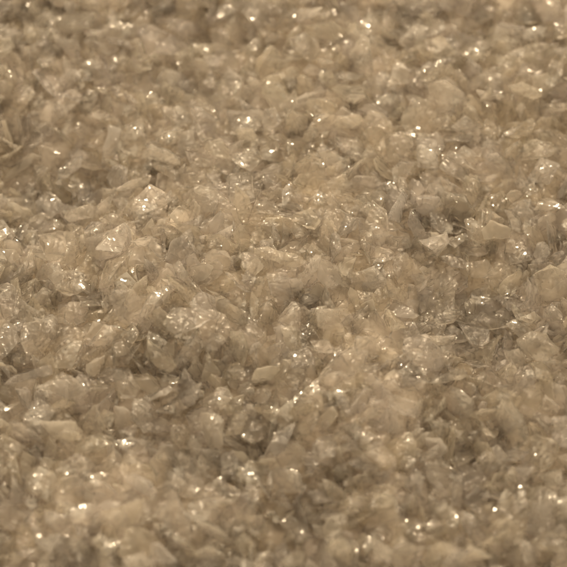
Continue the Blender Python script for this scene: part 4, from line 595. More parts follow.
11,-15,25,64,20,2,5,295,-32,-31,-5,-70,37,73,21,9,3,356,427,27,11,-6,49,32,29,0,8,215,545,34,4,-49,-52,35,22,0,8,-186,319,21,-1,1,59,27,12,6,5,-166,
179,38,-31,-21,23,42,13,7,8,36,-355,45,48,55,-24,45,8,7,1,-219,484,-24,-77,-4,41,53,10,3,8,-160,114,43,25,-75,-28,65,20,8,1,255,-420,31,-54,34,-34,85,
38,7,4,-20,-357,41,-2,81,36,35,23,3,6,48,-73,38,35,-5,-17,32,17,4,3,132,-246,74,72,-23,-3,26,16,7,9,318,106,-16,30,25,-24,39,29,4,8,-242,149,36,23,75,
30,51,33,7,4,-199,-182,22,-16,-67,-16,47,33,2,2,409,375,10,-4,-53,-37,59,11,9,4,-118,-224,22,2,-13,-9,69,19,3,4,-189,100,51,-37,-34,-61,55,3,0,3,437,
-89,16,55,7,-14,23,35,3,2,-36,-99,51,40,-24,74,27,27,4,5,299,83,10,-68,-24,45,27,0,3,1,121,50,52,-8,33,63,30,16,5,8,251,634,33,36,61,12,32,4,4,4,-388,
671,28,28,-26,14,34,27,1,6,189,-139,44,67,-51,-21,39,32,1,6,375,-491,12,47,-9,16,67,13,5,0,-422,-365,27,-55,23,-9,66,4,1,2,47,484,27,1,38,14,53,9,0,5,
38,549,12,45,-12,-11,54,25,2,1,-338,-523,38,14,-52,-21,35,5,9,5,-170,-181,24,14,68,26,86,6,1,2,428,294,14,-6,-22,79,78,29,3,4,-43,357,12,-17,4,4,83,16,
5,6,-467,387,-22,24,-67,30,24,27,5,5,67,-158,24,-17,51,-23,53,28,0,6,284,519,16,-54,-6,5,81,7,7,3,-154,-310,24,25,7,31,70,14,7,4,-71,-313,37,42,38,-1,
37,31,0,3,-319,-175,21,41,-34,-4,51,20,3,4,-209,-308,18,-63,64,-5,33,37,4,7,-13,90,44,20,13,77,32,24,5,7,-439,-70,24,16,-12,7,21,29,1,3,-520,459,-3,
-65,-35,-41,59,35,7,3,61,-27,31,24,-21,80,63,37,2,5,-322,163,-10,0,-11,40,70,18,7,9,349,-95,-26,4,-38,-30,88,12,9,1,-478,613,33,62,-49,16,81,14,7,3,
-478,387,-23,-43,26,48,33,4,3,2,182,-181,51,-2,-21,-35,43,10,3,0,6,-463,36,-44,-11,-17,47,7,8,5,-332,486,-8,-60,46,-14,43,1,1,1,-258,-237,38,-4,31,6,
29,17,8,8,45,-375,50,-1,-15,6,44,8,4,1,192,388,11,4,3,30,56,17,4,9,158,330,20,-38,41,2,53,37,7,8,-133,-21,46,-36,43,22,23,3,4,5,266,-493,33,-29,-2,-47,
57,1,6,7,80,-210,51,13,-72,1,56,27,6,4,-144,717,14,8,-2,-30,53,23,1,7,-163,639,-16,-14,-69,24,28,9,6,6,341,306,25,-23,-6,46,28,10,7,5,-369,544,12,-34,
1,-59,35,35,0,6,-267,-153,49,26,16,-43,41,11,8,2,-385,-405,32,-6,-35,46,58,34,4,1,287,616,5,-69,-56,-6,70,5,7,2,480,645,15,-49,-51,38,74,38,0,9,-184,
516,-18,-20,27,51,35,9,6,0,236,-177,32,2,53,9,44,37,9,3,9,-316,39,-66,-29,-41,33,35,4,2,265,-192,27,-27,52,34,52,23,0,1,-152,-455,44,21,-22,-71,66,19,
1,6,21,165,39,-62,-36,-3,57,15,2,1,-118,-535,35,17,53,23,62,25,3,0,31,153,48,-60,30,-17,49,39,7,4,70,254,34,10,-15,67,61,7,0,2,-140,-227,23,-53,-7,-36,
56,20,9,8,-23,-531,22,-81,-17,-13,41,24,8,5,17,-271,38,-11,-10,-46,63,1,3,3,230,335,13,56,-36,-43,60,2,7,3,26,-331,45,54,-27,16,37,31,3,7,-48,593,2,41,
0,-6,65,31,9,8,-411,305,-51,7,-4,-22,27,21,1,9,-378,406,-15,76,30,13,32,22,0,1,82,583,32,-18,-40,-34,59,7,0,1,-219,294,1,7,-59,-39,45,0,0,7,119,-567,
34,55,23,11,66,35,4,6,-157,-337,30,-65,-35,49,65,14,8,8,-84,28,50,-53,-26,43,42,0,6,2,-135,667,-17,62,-49,-14,50,3,4,9,-395,-437,27,-69,-18,31,28,7,4,
4,62,369,24,-13,-1,-17,62,3,5,1,-544,630,16,-2,57,-62,67,30,4,3,276,-169,15,-38,-16,-63,65,28,7,1,-255,100,36,44,-15,-40,37,11,6,7,-339,394,-57,-5,-74,
30,56,20,5,5,-153,-134,42,63,-11,-16,74,33,2,8,40,-544,28,-33,-1,-68,49,1,7,5,-197,685,-2,-23,86,3,72,23,8,3,-46,245,26,-77,18,13,67,37,1,0,129,672,59,
24,40,12,69,23,2,2,-23,-381,38,-62,-46,33,29,16,3,3,-133,85,34,-21,0,3,59,35,5,6,389,49,-8,22,6,-60,77,15,5,1,-348,636,-1,21,4,15,65,4,5,1,-349,460,
-10,73,14,-7,59,10,3,5,193,639,22,-5,3,-7,68,33,7,8,-283,-530,35,64,38,19,44,22,7,4,288,53,-1,22,-12,-86,29,27,8,3,446,-166,20,7,43,-58,20,32,5,1,307,
397,27,5,56,-26,35,19,5,9,298,343,19,10,-7,12,41,26,1,8,331,-293,22,-62,23,-42,50,22,6,9,-520,280,-6,32,21,-15,82,0,1,8,-331,66,24,-15,-18,39,30,32,6,
8,-96,378,19,65,19,8,32,23,3,7,235,315,12,-77,1,-2,80,22,4,4,-522,596,22,55,-6,-17,81,36,7,1,-158,-516,47,14,-61,45,47,5,4,3,67,276,29,-14,30,-25,63,0,
8,2,-207,166,43,22,33,7,53,14,6,4,-92,71,46,41,-15,64,54,0,8,4,40,-466,27,-4,-34,35,57,2,7,1,140,-455,52,67,-37,47,48,11,6,4,10,493,15,4,46,57,48,26,9,
4,-58,-312,6,-21,27,16,37,24,6,2,206,333,25,-17,58,12,76,1,7,1,86,330,31,52,68,-22,26,2,7,6,213,-367,26,-47,-9,-1,54,38,9,3,8,-528,40,50,50,-4,33,31,2,
5,160,-398,49,83,-6,-24,38,29,3,1,-267,-314,19,-49,-4,-45,50,34,1,4,-348,-313,15,-10,-12,25,51,4,3,2,-386,8,18,32,3,-24,31,25,7,0,-110,361,18,-2,-26,
35,24,12,0,1,500,389,6,-79,13,-5,48,1,7,7,231,128,5,35,-9,-19,56,26,2,5,-319,-538,33,-16,-22,18,36,28,1,7,305,-470,28,46,-73,-8,42,26,3,1,390,308,14,
10,14,38,65,12,8,5,142,348,13,-11,47,-34,55,25,5,6,-23,382,9,59,-34,19,66,37,1,5,-348,684,25,49,62,-35,66,3,7,8,-490,364,-28,16,-81,14,35,23,8,3,-510,
598,32,-5,16,-45,21,10,1,2,-1,-449,40,10,78,-36,47,7,4,9,-195,-285,10,12,17,-5,56,13,5,1,348,-306,-4,19,62,37,54,23,1,0,346,-253,12,10,35,-29,56,32,4,
2,24,262,32,2,65,-19,76,21,6,8,138,550,35,73,-6,-27,60,39,3,3,-268,-529,33,-1,27,-79,32,5,5,4,269,65,-4,20,-20,79,27,25,5,8,12,-545,24,7,10,-57,37,7,1,
9,469,181,17,4,14,-69,67,37,5,2,-72,-291,26,41,-33,-7,59,27,5,2,437,270,21,20,-21,-34,50,11,7,5,292,-253,23,-47,-33,-32,52,32,3,6,233,666,15,75,37,6,
46,29,3,7,413,85,5,43,-8,51,54,11,4,2,-388,-124,18,-46,-30,-38,37,39,4,8,246,572,21,49,29,23,73,12,1,6,446,659,0,-2,20,-24,50,9,9,4,-400,5,16,-22,-13,
30,40,29,5,1,-312,-492,49,67,29,22,37,5,5,9,234,78,-3,-36,-60,-52,44,32,9,4,28,-377,41,-83,-5,-34,49,33,2,8,-343,524,-4,-27,52,-41,37,24,2,8,-145,89,
45,-5,-17,51,69,36,8,9,-232,463,-5,-25,16,69,66,13,9,0,50,111,36,-57,-19,28,38,1,6,3,336,-552,30,16,-62,-25,36,26,6,3,-347,-4,20,42,39,29,59,30,4,1,
-373,187,-50,-25,28,-37,57,32,2,5,141,431,23,56,-65,-11,37,22,6,5,307,99,6,-2,18,46,24,26,7,1,-94,392,23,0,-23,60,19,33,2,2,388,428,42,14,3,51,20,11,3,
7,-464,-194,6,9,-68,17,97,23,9,7,69,-6,25,77,45,9,47,21,4,3,486,229,19,65,39,11,64,20,9,1,343,-340,5,73,13,-13,74,37,1,8,33,-89,24,6,-6,-71,39,30,2,7,
355,306,17,-37,-15,29,60,30,8,6,-227,292,11,-27,1,-21,55,13,8,6,490,389,13,-39,-40,6,52,3,6,8,501,677,12,-57,-59,20,88,6,5,7,-514,579,30,49,-3,31,29,
32,1,4,140,347,28,15,-52,-3,25,3,0,7,395,652,10,-6,-12,-55,35,16,5,5,-401,-543,38,-46,23,18,33,11,6,5,-179,-22,59,52,5,-10,54,33,9,6,177,-312,47,62,
-48,-21,40,11,8,1,-270,-188,21,25,-26,-49,60,38,5,5,-397,207,-60,40,-21,-1,72,17,7,9,-28,-270,30,-31,-27,61,55,34,2,6,381,717,14,-65,-8,16,56,23,1,1,
-86,-385,35,13,-53,45,36,1,1,6,-26,-8,54,-1,41,-75,34,12,3,6,-25,-80,41,15,25,-15,59,5,5,5,-295,73,25,-14,0,45,59,28,5,0,428,85,13,7,66,10,57,10,3,2,
-406,600,1,-33,69,-6,62,18,3,3,290,289,31,67,46,5,63,39,3,5,226,202,26,-38,18,-31,35,2,4,1,-369,-83,15,-75,42,13,33,17,2,8,-497,392,-24,29,4,38,26,24,
4,6,124,-347,63,8,-36,51,35,7,2,2,-434,478,-2,16,58,-3,39,11,6,5,368,410,4,-22,-85,0,70,21,5,1,-515,351,-37,10,-1,22,84,6,2,9,391,128,14,-13,-25,-73,
57,39,1,4,265,472,3,54,-26,-22,59,22,7,2,81,686,42,-33,18,-61,70,6,1,9,65,-315,69,9,-32,-22,35,29,2,1,-189,81,48,56,8,26,48,27,7,8,40,-431,23,-5,-2,
-26,60,10,4,7,295,-13,-61,-34,36,-10,60,24,4,3,140,244,22,1,-7,-3,74,18,5,1,380,-11,-30,21,-74,12,54,32,8,2,288,-316,3,-37,-14,33,45,7,1,9,-132,-434,
39,-30,23,22,49,27,2,6,391,-118,-4,26,-72,17,60,3,0,5,-30,89,44,-5,-14,78,55,13,2,2,-198,142,38,-59,48,-13,21,35,2,7,-400,-313,6,-11,-7,32,20,5,8,9,37,
380,21,57,56,-13,57,10,1,4,324,-411,10,-2,-35,-8,53,3,7,6,188,-415,39,26,50,43,67,6,9,3,270,-232,16,-21,-79,-27,71,10,1,2,-179,-18,53,84,-4,11,50,3,2,
3,-446,677,22,19,31,-44,25,27,8,8,191,-186,62,31,-21,12,40,38,2,0,125,266,18,21,-56,3,59,11,5,0,-234,291,-2,-35,-48,57,52,13,8,3,-48,-291,11,-13,20,
-40,72,5,8,3,332,-282,1,1,8,30,64,7,1,5,-127,-314,18,1,-81,-31,56,32,6,3,-441,-365,35,-26,-16,48,63,36,5,7,-294,373,-14,-44,51,30,68,29,0,3,151,-203,
57,73,-34,4,23,13,3,7,-196,506,-13,-4,8,46,35,4,7,7,-342,487,-10,-48,-12,-70,56,23,3,6,237,18,-8,-26,17,30,60,8,9,0,459,-131,10,14,2,13,55,39,9,4,-89,
619,-27,-71,41,-33,51,36,4,5,-444,-235,14,11,20,82,31,12,3,3,144,494,25,53,64,-2,26,7,6,7,-381,-15,15,38,54,37,37,23,1,9,328,-528,26,36,32,-60,35,4,5,
3,-194,363,-3,-28,3,21,47,32,2,0,435,-14,-2,-2,-2,-30,19,27,7,7,-470,430,-3,-38,44,21,26,1,7,5,110,279,34,-28,53,15,32,15,8,8,4,-532,41,-15,-1,11,35,
21,0,0,210,-194,47,9,23,-31,43,31,0,1,118,-117,42,-65,2,-16,61,38,6,9,-490,700,24,-23,-27,-43,73,5,1,7,-338,88,21,50,2,15,23,26,5,5,231,269,16,19,6,17,
47,0,8,9,284,-435,18,-47,58,-48,38,26,1,7,-71,10,51,-11,12,-71,34,7,3,8,-436,-368,12,-73,23,-30,40,1,3,3,234,-229,34,43,44,37,66,22,1,5,343,220,20,-13,
61,-23,30,3,6,6,41,-350,46,22,73,13,33,13,1,1,-224,708,-8,38,19,31,49,9,7,9,354,648,1,22,-8,-8,63,37,1,8,11,646,20,23,-10,-39,76,6,2,8,-450,536,11,-16,
24,-62,37,19,8,8,468,574,24,59,-6,64,78,28,6,8,-397,299,-44,41,-41,25,29,3,5,1,-490,504,14,-55,-1,-53,47,35,7,0,162,-190,59,-36,35,68,36,21,2,2,231,
509,15,15,-13,-55,75,9,8,0,-154,639,-37,-72,-12,-7,69,36,1,4,438,469,35,-15,-64,-5,33,18,7,5,-465,158,-20,-39,19,18,33,26,7,6,-166,179,29,6,2,79,57,22,
9,9,-388,-526,25,64,-50,-25,36,25,5,2,-207,-68,52,3,14,-41,70,32,5,6,-221,144,35,15,79,6,60,22,4,0,126,533,15,-71,-36,-40,41,11,5,2,17,-518,34,58,11,
26,43,39,4,8,-301,600,-9,8,5,34,57,20,1,6,428,705,-2,20,9,-80,40,27,7,2,440,356,10,15,-27,-39,58,9,0,4,438,684,-5,-66,7,-6,44,35,2,5,417,57,0,-9,-37,
14,44,7,8,5,-230,60,49,31,67,11,32,9,2,7,-232,491,7,9,5,70,22,37,8,5,383,365,22,-21,18,-65,28,34,4,3,178,98,21,2,55,-60,37,5,2,1,235,-339,17,-32,-69,
11,70,37,4,6,23,340,19,-14,-3,21,65,25,3,3,345,439,13,-34,25,-10,64,32,4,9,406,472,11,63,-60,-5,75,5,4,1,-168,539,-48,-83,-26,-14,47,16,5,8,-107,710,
-2,-42,-69,-6,61,13,6,9,-249,567,-10,53,57,4,60,37,8,3,-72,-113,48,27,-35,-39,34,34,5,4,161,-520,36,-19,22,1,22,19,7,7,118,-447,46,-41,6,-26,38,24,1,8,
-447,-129,16,15,-13,11,37,20,2,8,14,-23,42,-25,10,61,50,8,6,6,303,-353,6,44,42,31,74,7,8,3,-445,206,-31,-78,16,-19,46,1,7,5,-409,248,-54,5,-12,-26,68,
32,5,3,-516,365,-26,28,2,-2,32,20,1,7,-153,-419,35,-58,-25,-50,40,16,2,8,-305,-29,20,-45,-17,-28,55,21,4,3,144,-291,76,-46,-5,74,33,12,4,3,348,-277,1,
16,-19,-68,41,31,7,6,-357,363,-38,58,38,-1,56,34,4,4,-301,30,24,43,-19,9,56,31,1,8,-424,485,-8,-12,-40,-21,39,9,2,5,48,-146,23,-21,-4,75,37,5,4,3,295,
-124,-18,3,-5,-11,65,19,4,7,-481,613,13,-25,-39,54,66,7,4,8,514,661,24,-16,-28,35,46,37,5,0,29,701,43,-45,-41,-17,77,32,5,5,-210,597,-30,14,-62,1,48,
29,6,5,-371,-433,32,16,-8,-74,31,36,0,5,17,-324,42,29,38,16,28,10,4,8,382,354,27,32,34,30,22,9,9,6,446,-75,1,-28,79,17,54,36,1,2,288,-507,25,21,6,-71,
38,13,5,3,137,375,9,-50,-23,27,83,38,6,8,-219,663,-12,42,-58,-45,63,23,4,7,342,-359,14,-38,61,-9,37,0,0,4,447,596,-1,4,-2,48,72,21,8,3,443,-9,12,28,48,
48,45,10,6,4,-347,288,-51,28,-39,-24,64,18,0,3,206,616,21,36,-22,-41,46,29,6,5,-311,-393,35,61,40,-2,71,14,8,1,-181,142,40,1,-7,10,57,37,2,4,248,478,0,
-10,-15,61,44,29,2,1,439,163,15,11,-1,-27,56,20,2,0,-455,559,5,-28,-20,21,70,31,9,8,-275,560,-18,-46,-66,30,37,24,9,4,-470,580,9,49,-13,-41,65,9,5,3,
103,541,27,-81,-35,11,50,32,9,8,-16,-393,39,-63,59,26,30,16,9,0,256,-502,42,-52,-4,70,20,35,2,6,-354,-425,38,45,13,30,42,0,0,5,416,-577,32,23,6,26,81,
26,7,6,-434,-481,29,38,49,-53,51,2,6,1,457,352,23,-27,-47,-53,35,13,4,5,417,-63,-4,-16,-2,-4,24,8,3,4,-281,-486,57,55,66,-7,34,32,7,5,-145,-233,23,-12,
66,0,41,11,8,6,-415,-534,25,-13,-24,60,69,29,6,3,-45,-465,35,27,10,81,59,2,7,0,-88,-304,-5,-8,62,-45,63,35,3,9,513,609,23,-23,-64,50,49,9,3,6,492,51,
31,70,-25,14,60,16,5,6,-138,528,-13,-12,-41,-4,70,22,5,4,-16,-462,42,23,45,-29,25,0,7,7,320,396,27,-22,-17,30,31,19,4,7,132,315,25,-59,44,31,58,26,8,9,
144,-10,41,45,73,22,52,1,6,3,-426,-146,17,-32,50,-26,45,2,7,8,294,693,7,3,-79,-22,41,30,4,7,-187,-253,21,29,-16,-32,40,2,5,9,-282,-208,15,-14,2,-43,60,
1,7,0,165,236,17,-6,-28,25,53,1,3,3,-256,266,-1,33,-8,-3,73,30,2,5,-252,327,-16,35,80,-2,67,13,3,6,29,233,31,53,-55,-43,61,23,0,5,291,670,12,2,37,17,
37,2,8,1,-241,-184,33,-9,25,53,37,15,2,7,-83,105,55,-38,-43,37,34,10,6,1,405,290,20,-3,1,8,19,3,6,1,-9,17,40,-71,0,3,38,15,7,0,-174,-141,55,3,-43,4,19,
2,5,6,290,334,14,-14,-6,13,28,28,2,3,272,-479,25,22,0,42,47,16,7,5,26,-544,32,27,81,13,45,31,4,1,-80,649,-27,-40,31,7,58,37,5,2,-514,680,14,77,-27,-15,
62,28,3,6,-91,261,13,-42,-73,-23,70,13,9,4,-486,381,-32,21,-49,-44,37,31,8,2,-21,67,45,-55,19,-20,39,37,9,4,382,615,6,43,-54,-15,64,20,7,7,156,-178,55,
-3,-25,41,36,1,7,8,-6,109,38,-18,-73,-42,58,24,4,0,-280,77,20,85,4,13,37,27,8,0,152,-210,54,57,57,1,44,29,6,5,233,176,8,66,-51,-3,64,7,7,2,-87,-338,32,
7,-21,-15,41,14,7,5,-1,316,29,-28,10,0,29,13,4,6,132,-516,38,1,-40,36,26,31,2,7,248,160,7,55,6,-27,43,3,2,4,133,-389,55,-46,-12,9,41,23,6,6,489,525,18,
-3,-27,-13,92,11,0,7,142,629,27,-12,17,68,67,11,0,9,396,-86,-25,54,-10,-14,57,39,6,4,133,63,39,-16,-37,-62,51,38,7,5,-327,720,11,29,-3,-84,37,9,0,1,
-52,-487,33,42,38,58,55,11,9,4,-471,151,-26,-81,25,1,55,22,5,3,-20,-519,31,25,49,-68,30,35,4,7,-314,-120,32,25,78,12,35,23,6,4,-348,338,-67,-17,-5,-21,
40,35,8,6,101,110,29,42,-32,-71,58,9,2,4,98,-284,67,36,-50,-41,52,19,1,6,235,108,11,-7,19,-35,48,21,1,2,-85,-378,10,19,18,-9,58,11,4,8,405,-130,-10,-9,
82,-22,66,28,6,9,-465,633,15,-86,24,6,63,27,2,3,460,415,8,-24,-5,39,37,15,4,0,538,727,13,69,37,13,97,13,8,7,135,-547,35,-83,20,-6,27,12,9,5,389,5,-5,
37,-43,18,19,1,9,2,-11,192,42,32,-4,-83,56,37,9,2,275,-183,21,-43,-1,23,51,2,4,5,-50,-18,44,6,-30,19,33,8,5,6,-271,-515,47,22,16,23,34,36,6,0,97,-115,
32,-41,28,54,51,38,4,7,-312,294,-46,28,76,4,42,1,4,8,-352,235,-47,-13,15,-10,70,4,9,2,476,258,22,-48,-49,8,65,9,5,4,389,699,11,24,-34,-44,64,23,4,7,
-272,315,-11,2,43,-23,23,24,5,8,-254,693,9,61,-17,47,36,7,5,1,-446,507,10,22,-21,-21,56,8,1,1,-157,-544,26,-5,16,-83,62,18,1,1,132,15,32,70,-53,-1,68,
21,6,6,-458,-163,29,60,-12,-39,30,34,4,1,-335,163,-5,12,6,-6,23,26,5,7,207,16,4,48,-47,-26,22,21,3,7,-140,-7,54,-59,-44,9,43,28,2,4,100,318,15,-46,72,
-8,38,29,1,1,-267,-168,33,1,-27,39,56,31,3,3,361,-168,6,22,-20,-35,69,32,5,4,-428,-285,10,-24,-86,1,60,11,7,5,-379,-98,20,-9,48,34,44,12,4,4,-353,563,
-3,-38,-74,3,59,16,5,6,-444,141,-31,-6,-19,62,37,22,6,0,-50,386,8,-11,27,45,62,10,5,4,331,245,21,54,-45,-10,71,29,6,8,139,595,38,-23,87,-6,44,16,1,3,
200,-383,35,-20,17,-48,74,30,2,1,75,491,27,74,-35,-37,33,10,4,3,-509,402,-46,67,-11,-51,33,16,1,4,-416,706,14,13,-15,-4,51,11,4,3,36,627,20,22,-53,44,
54,23,3,2,287,228,19,50,0,-40,57,17,2,7,-236,551,-27,17,3,-7,74,18,1,3,-384,627,3,-56,-7,10,37,24,1,2,-140,-227,25,-21,-25,-4,56,33,4,5,-158,-516,35,0,
-18,-87,51,23,5,2,124,69,33,83,28,3,43,5,9,9,-201,425,-14,36,-78,-6,78,12,5,1,142,278,17,23,2,-17,43,14,8,5,-323,-74,21,-38,51,-60,35,39,2,7,97,-94,29,
-41,21,-37,35,34,5,9,245,685,16,18,-70,-10,70,36,0,3,-147,132,38,12,1,71,43,37,4,2,-307,-360,44,41,69,-33,35,1,6,8,373,633,7,63,37,39,27,5,5,5,252,
-513,36,15,55,36,28,27,8,2,-198,191,38,38,33,35,39,39,7,1,239,-202,29,27,-5,-38,45,15,8,4,107,-82,38,49,-24,-27,45,12,7,4,161,-377,50,-23,29,43,45,19,
8,9,191,-453,32,-68,-5,0,45,24,5,8,297,167,-6,-43,-20,56,37,25,3,1,326,-570,29,57,2,-55,68,33,5,8,-251,-233,18,-5,-6,-8,75,33,4,4,-257,712,7,-21,-26,
16,56,31,7,1,160,310,16,-45,-59,-43,59,15,4,9,240,-505,34,-20,28,21,29,11,4,0,-264,208,19,44,-38,-68,19,9,8,9,114,-401,50,49,17,14,39,25,5,6,-447,-129,
13,10,11,-65,43,3,7,5,272,-285,12,12,10,28,65,9,7,7,-273,-332,21,-42,3,-12,77,30,3,7,-378,-2,26,-6,-28,-25,30,35,9,5,301,672,9,-15,-21,32,24,4,6,4,144,
-10,44,-9,43,71,32,35,2,0,-408,-303,4,-23,-50,-20,34,6,3,2,-446,507,16,-13,9,33,43,29,7,6,31,374,25,10,30,16,51,2,9,1,104,272,31,2,24,-41,43,21,8,1,
172,-313,55,38,0,-59,40,12,5,5,8,-509,37,-49,-12,-34,39,15,6,9,-478,403,-64,-55,-31,10,41,27,9,2,-202,-231,29,62,-7,-58,36,7,6,8,-339,424,-18,6,16,-34,
51,13,5,3,32,-456,26,7,29,76,64,20,1,3,-374,702,20,1,22,27,70,31,2,5,362,637,7,60,-20,-23,28,26,7,6,165,561,25,13,31,-45,46,7,7,7,-351,-160,14,-3,53,
50,44,2,4,8,-163,-247,25,-35,22,-64,55,4,2,8,-39,-190,19,27,8,-6,48,28,7,9,-187,-253,21,5,8,-67,43,14,3,1,138,-370,50,33,14,77,52,36,4,4,-331,-79,16,
-86,-12,-8,42,16,3,3,-473,214,-51,-28,58,-61,80,19,3,6,-421,588,9,45,22,15,73,23,7,6,302,-384,7,12,-12,22,66,28,3,1,-337,208,-31,-13,18,-55,65,16,4,8,
-377,240,-66,55,-66,-7,68,17,8,2,-466,278,-67,-3,27,-74,78,21,4,4,-390,-321,13,-15,51,-34,34,1,3,0,-271,168,15,-2,42,-8,29,5,1,8,52,296,34,-85,8,4,34,
4,6,7,97,-142,45,36,44,12,20,2,6,5,-69,645,-20,34,-20,-40,53,29,3,4,95,56,38,-11,35,-47,43,20,6,4,-393,-411,26,1,35,21,47,3,0,3,-33,312,-1,-12,17,-57,
33,8,8,5,97,-321,72,77,8,-24,41,15,4,6,92,-356,68,13,68,-3,46,37,1,4,-341,-17,11,8,51,-45,37,11,2,1,-127,-109,46,3,-10,-54,85,19,0,5,206,162,10,83,-7,
-13,75,12,0,6,-194,714,12,-65,7,-7,74,3,1,2,-100,149,46,-13,43,-76,61,16,4,3,408,-339,17,3,6,-19,61,36,7,7,-190,589,-39,-31,-58,-10,73,4,6,0,-191,-159,
56,0,-37,81,21,28,3,2,-117,533,-13,40,53,30,30,32,6,8,-245,663,-7,-56,18,27,28,2,5,2,116,-542,21,-25,46,-24,54,7,1,8,43,-105,22,-27,-7,-62,52,25,5,0,
266,-509,37,-63,-40,-6,36,15,3,1,202,-159,35,7,-55,37,54,32,4,5,-306,-167,26,-77,-12,-35,47,27,0,5,34,523,15,-23,79,-5,37,36,3,8,-316,15,16,9,-4,-40,
37,34,3,3,-129,542,-9,67,15,-46,45,9,8,2,375,-336,-3,-10,51,47,27,2,5,0,-231,101,35,37,-25,4,27,20,5,2,-100,-29,45,-22,-5,-27,50,14,8,0,189,-495,36,64,
8,61,44,15,5,5,107,687,32,21,-5,84,58,28,0,3,-326,-145,22,10,-12,-52,73,38,6,2,343,545,-3,51,-6,-23,50,2,8,1,-418,-498,23,20,-3,-76,56,15,7,6,-468,
-394,57,-79,23,3,88,25,4,3,-383,-72,26,-59,-39,-46,35,33,7,1,-180,-520,35,63,-10,-43,32,9,3,5,-362,-168,11,26,60,-25,34,22,3,6,-13,217,44,16,-62,2,28,
13,5,2,169,180,35,14,31,19,30,34,8,5,-432,152,-24,11,22,49,33,10,4,2,458,646,-5,50,-51,-32,67,23,5,8,405,-506,7,-24,-2,71,41,12,5,1,21,109,36,-17,21,
-47,45,29,4,6,330,499,10,65,50,-3,65,13,2,8,469,601,4,-23,-70,-11,38,8,4,5,527,431,37,-36,-14,-21,92,31,0,5,55,-548,28,-18,47,-61,28,3,9,3,-110,-552,
42,-9,18,85,35,14,7,7,-4,-306,41,4,-7,43,22,5,7,8,-385,380,-39,15,40,31,28,31,7,8,-34,608,10,12,56,-32,25,26,1,8,110,-39,41,-60,-54,-24,28,23,2,4,300,
700,16,74,17,23,48,0,7,2,-209,104,38,34,13,13,34,34,4,5,472,122,12,-22,-4,-42,43,9,1,8,-121,257,8,33,4,2,85,38,2,1,73,236,26,-9,0,-37,62,23,3,4,13,448,
15,-8,-4,-32,63,35,1,4,438,-311,34,-7,-7,30,64,21,6,2,273,-39,-31,7,-61,4,91,5,4,1,197,579,17,-15,1,31,57,13,8,5,18,-224,42,23,-24,-55,23,11,6,2,208,
624,18,-27,8,78,34,9,7,3,-39,-264,39,17,22,-31,22,16,6,5,-96,-193,37,-19,-34,9,32,1,9,7,-53,196,37,-70,3,6,44,18,5,1,-321,513,-12,-71,30,38,46,27,3,2,
-360,-60,10,-2,-85,9,52,16,8,2,-152,365,-5,40,-43,-41,54,31,4,3,419,-304,17,-26,-14,54,77,13,2,4,-206,282,12,9,43,77,69,18,1,6,518,702,45,50,12,56,72,
3,5,2,57,-66,44,-43,4,-7,34,20,8,0,-300,494,-1,30,-26,-5,26,27,8,6,218,634,15,-17,46,-28,32,27,4,8,-315,-130,39,-9,-14,-29,25,34,2,2,382,-104,-7,59,2,
-62,23,32,9,5,-407,422,-62,71,0,-17,33,21,5,3,116,311,15,22,-85,10,59,23,0,6,-61,16,59,42,-13,77,41,28,7,8,121,296,21,29,39,21,42,36,6,6,-377,-8,17,
-54,-28,-65,40,12,4,4,194,718,37,31,-72,-19,94,3,7,6,24,654,16,13,-78,-18,52,7,0,5,490,652,3,-3,-8,28,57,33,2,8,423,-398,37,-43,-74,-4,28,5,6,3,214,
-362,24,78,34,-19,33,13,5,3,91,299,32,44,-7,63,27,31,3,4,-76,33,50,5,-26,-26,34,17,2,9,-254,-343,19,-51,-9,30,33,26,1,3,149,-162,61,10,26,-10,34,18,5,
3,311,695,10,83,18,-10,35,14,0,1,-12,-555,21,-76,-27,-6,47,16,3,9,43,-198,33,-43,53,-8,57,25,1,7,-303,348,-33,3,4,-22,73,37,3,8,-297,194,-14,14,24,41,
64,38,6,4,-334,356,-36,-18,3,38,47,24,7,7,-340,1,13,-12,-34,57,37,33,7,8,-320,-261,11,17,62,6,33,27,1,6,-105,-159,31,25,-33,-25,28,19,3,1,-357,405,-46,
-37,35,-37,40,16,6,8,-334,398,-44,10,7,9,45,12,7,8,203,99,11,41,35,-60,49,37,8,6,-69,-493,28,31,46,65,52,33,1,3,13,-503,39,1,-63,-18,45,9,2,1,-177,
-498,48,-71,-33,15,41,3,9,3,-177,-253,16,-8,-34,-16,39,11,6,6,129,-361,52,27,-22,-5,55,28,2,4,-382,535,1,37,-39,-51,48,34,6,2,-418,322,-68,-29,-56,60,
72,36,4,2,77,498,21,-67,-9,16,55,37,0,1,-59,-486,41,39,61,-7,62,15,1,5,241,-493,33,52,-31,-1,45,13,8,9,-186,627,-22,-8,-36,-66,69,19,5,6,428,-278,19,
-1,56,-37,30,3,3,7,220,559,30,-11,-36,-60,20,9,2,7,-211,-399,40,34,-29,53,31,3,5,8,-429,490,1,54,-68,-3,33,27,7,8,496,290,8,29,-9,7,60,27,2,9,58,-87,
25,5,-10,-34,44,38,4,5,34,-269,54,-36,11,44,65,27,7,7,-281,535,-13,-9,-41,-59,66,26,6,1,-147,0,50,-35,-30,35,54,8,8,6,-441,613,5,-43,46,23,51,3,3,3,
350,-45,-25,36,-25,-25,68,39,6,6,398,724,4,-38,-52,47,65,30,2,3,-3,-54,32,-38,-8,8,34,12,0,5,223,482,12,-64,-50,-1,23,12,5,6,-264,-417,42,6,-23,9,34,
28,5,4,-182,-125,54,7,-87,7,21,21,1,3,-6,166,34,8,-3,-65,46,23,4,1,139,-169,58,-22,26,-44,52,21,8,3,-207,-225,26,-54,12,21,40,22,6,6,-80,643,-21,37,15,
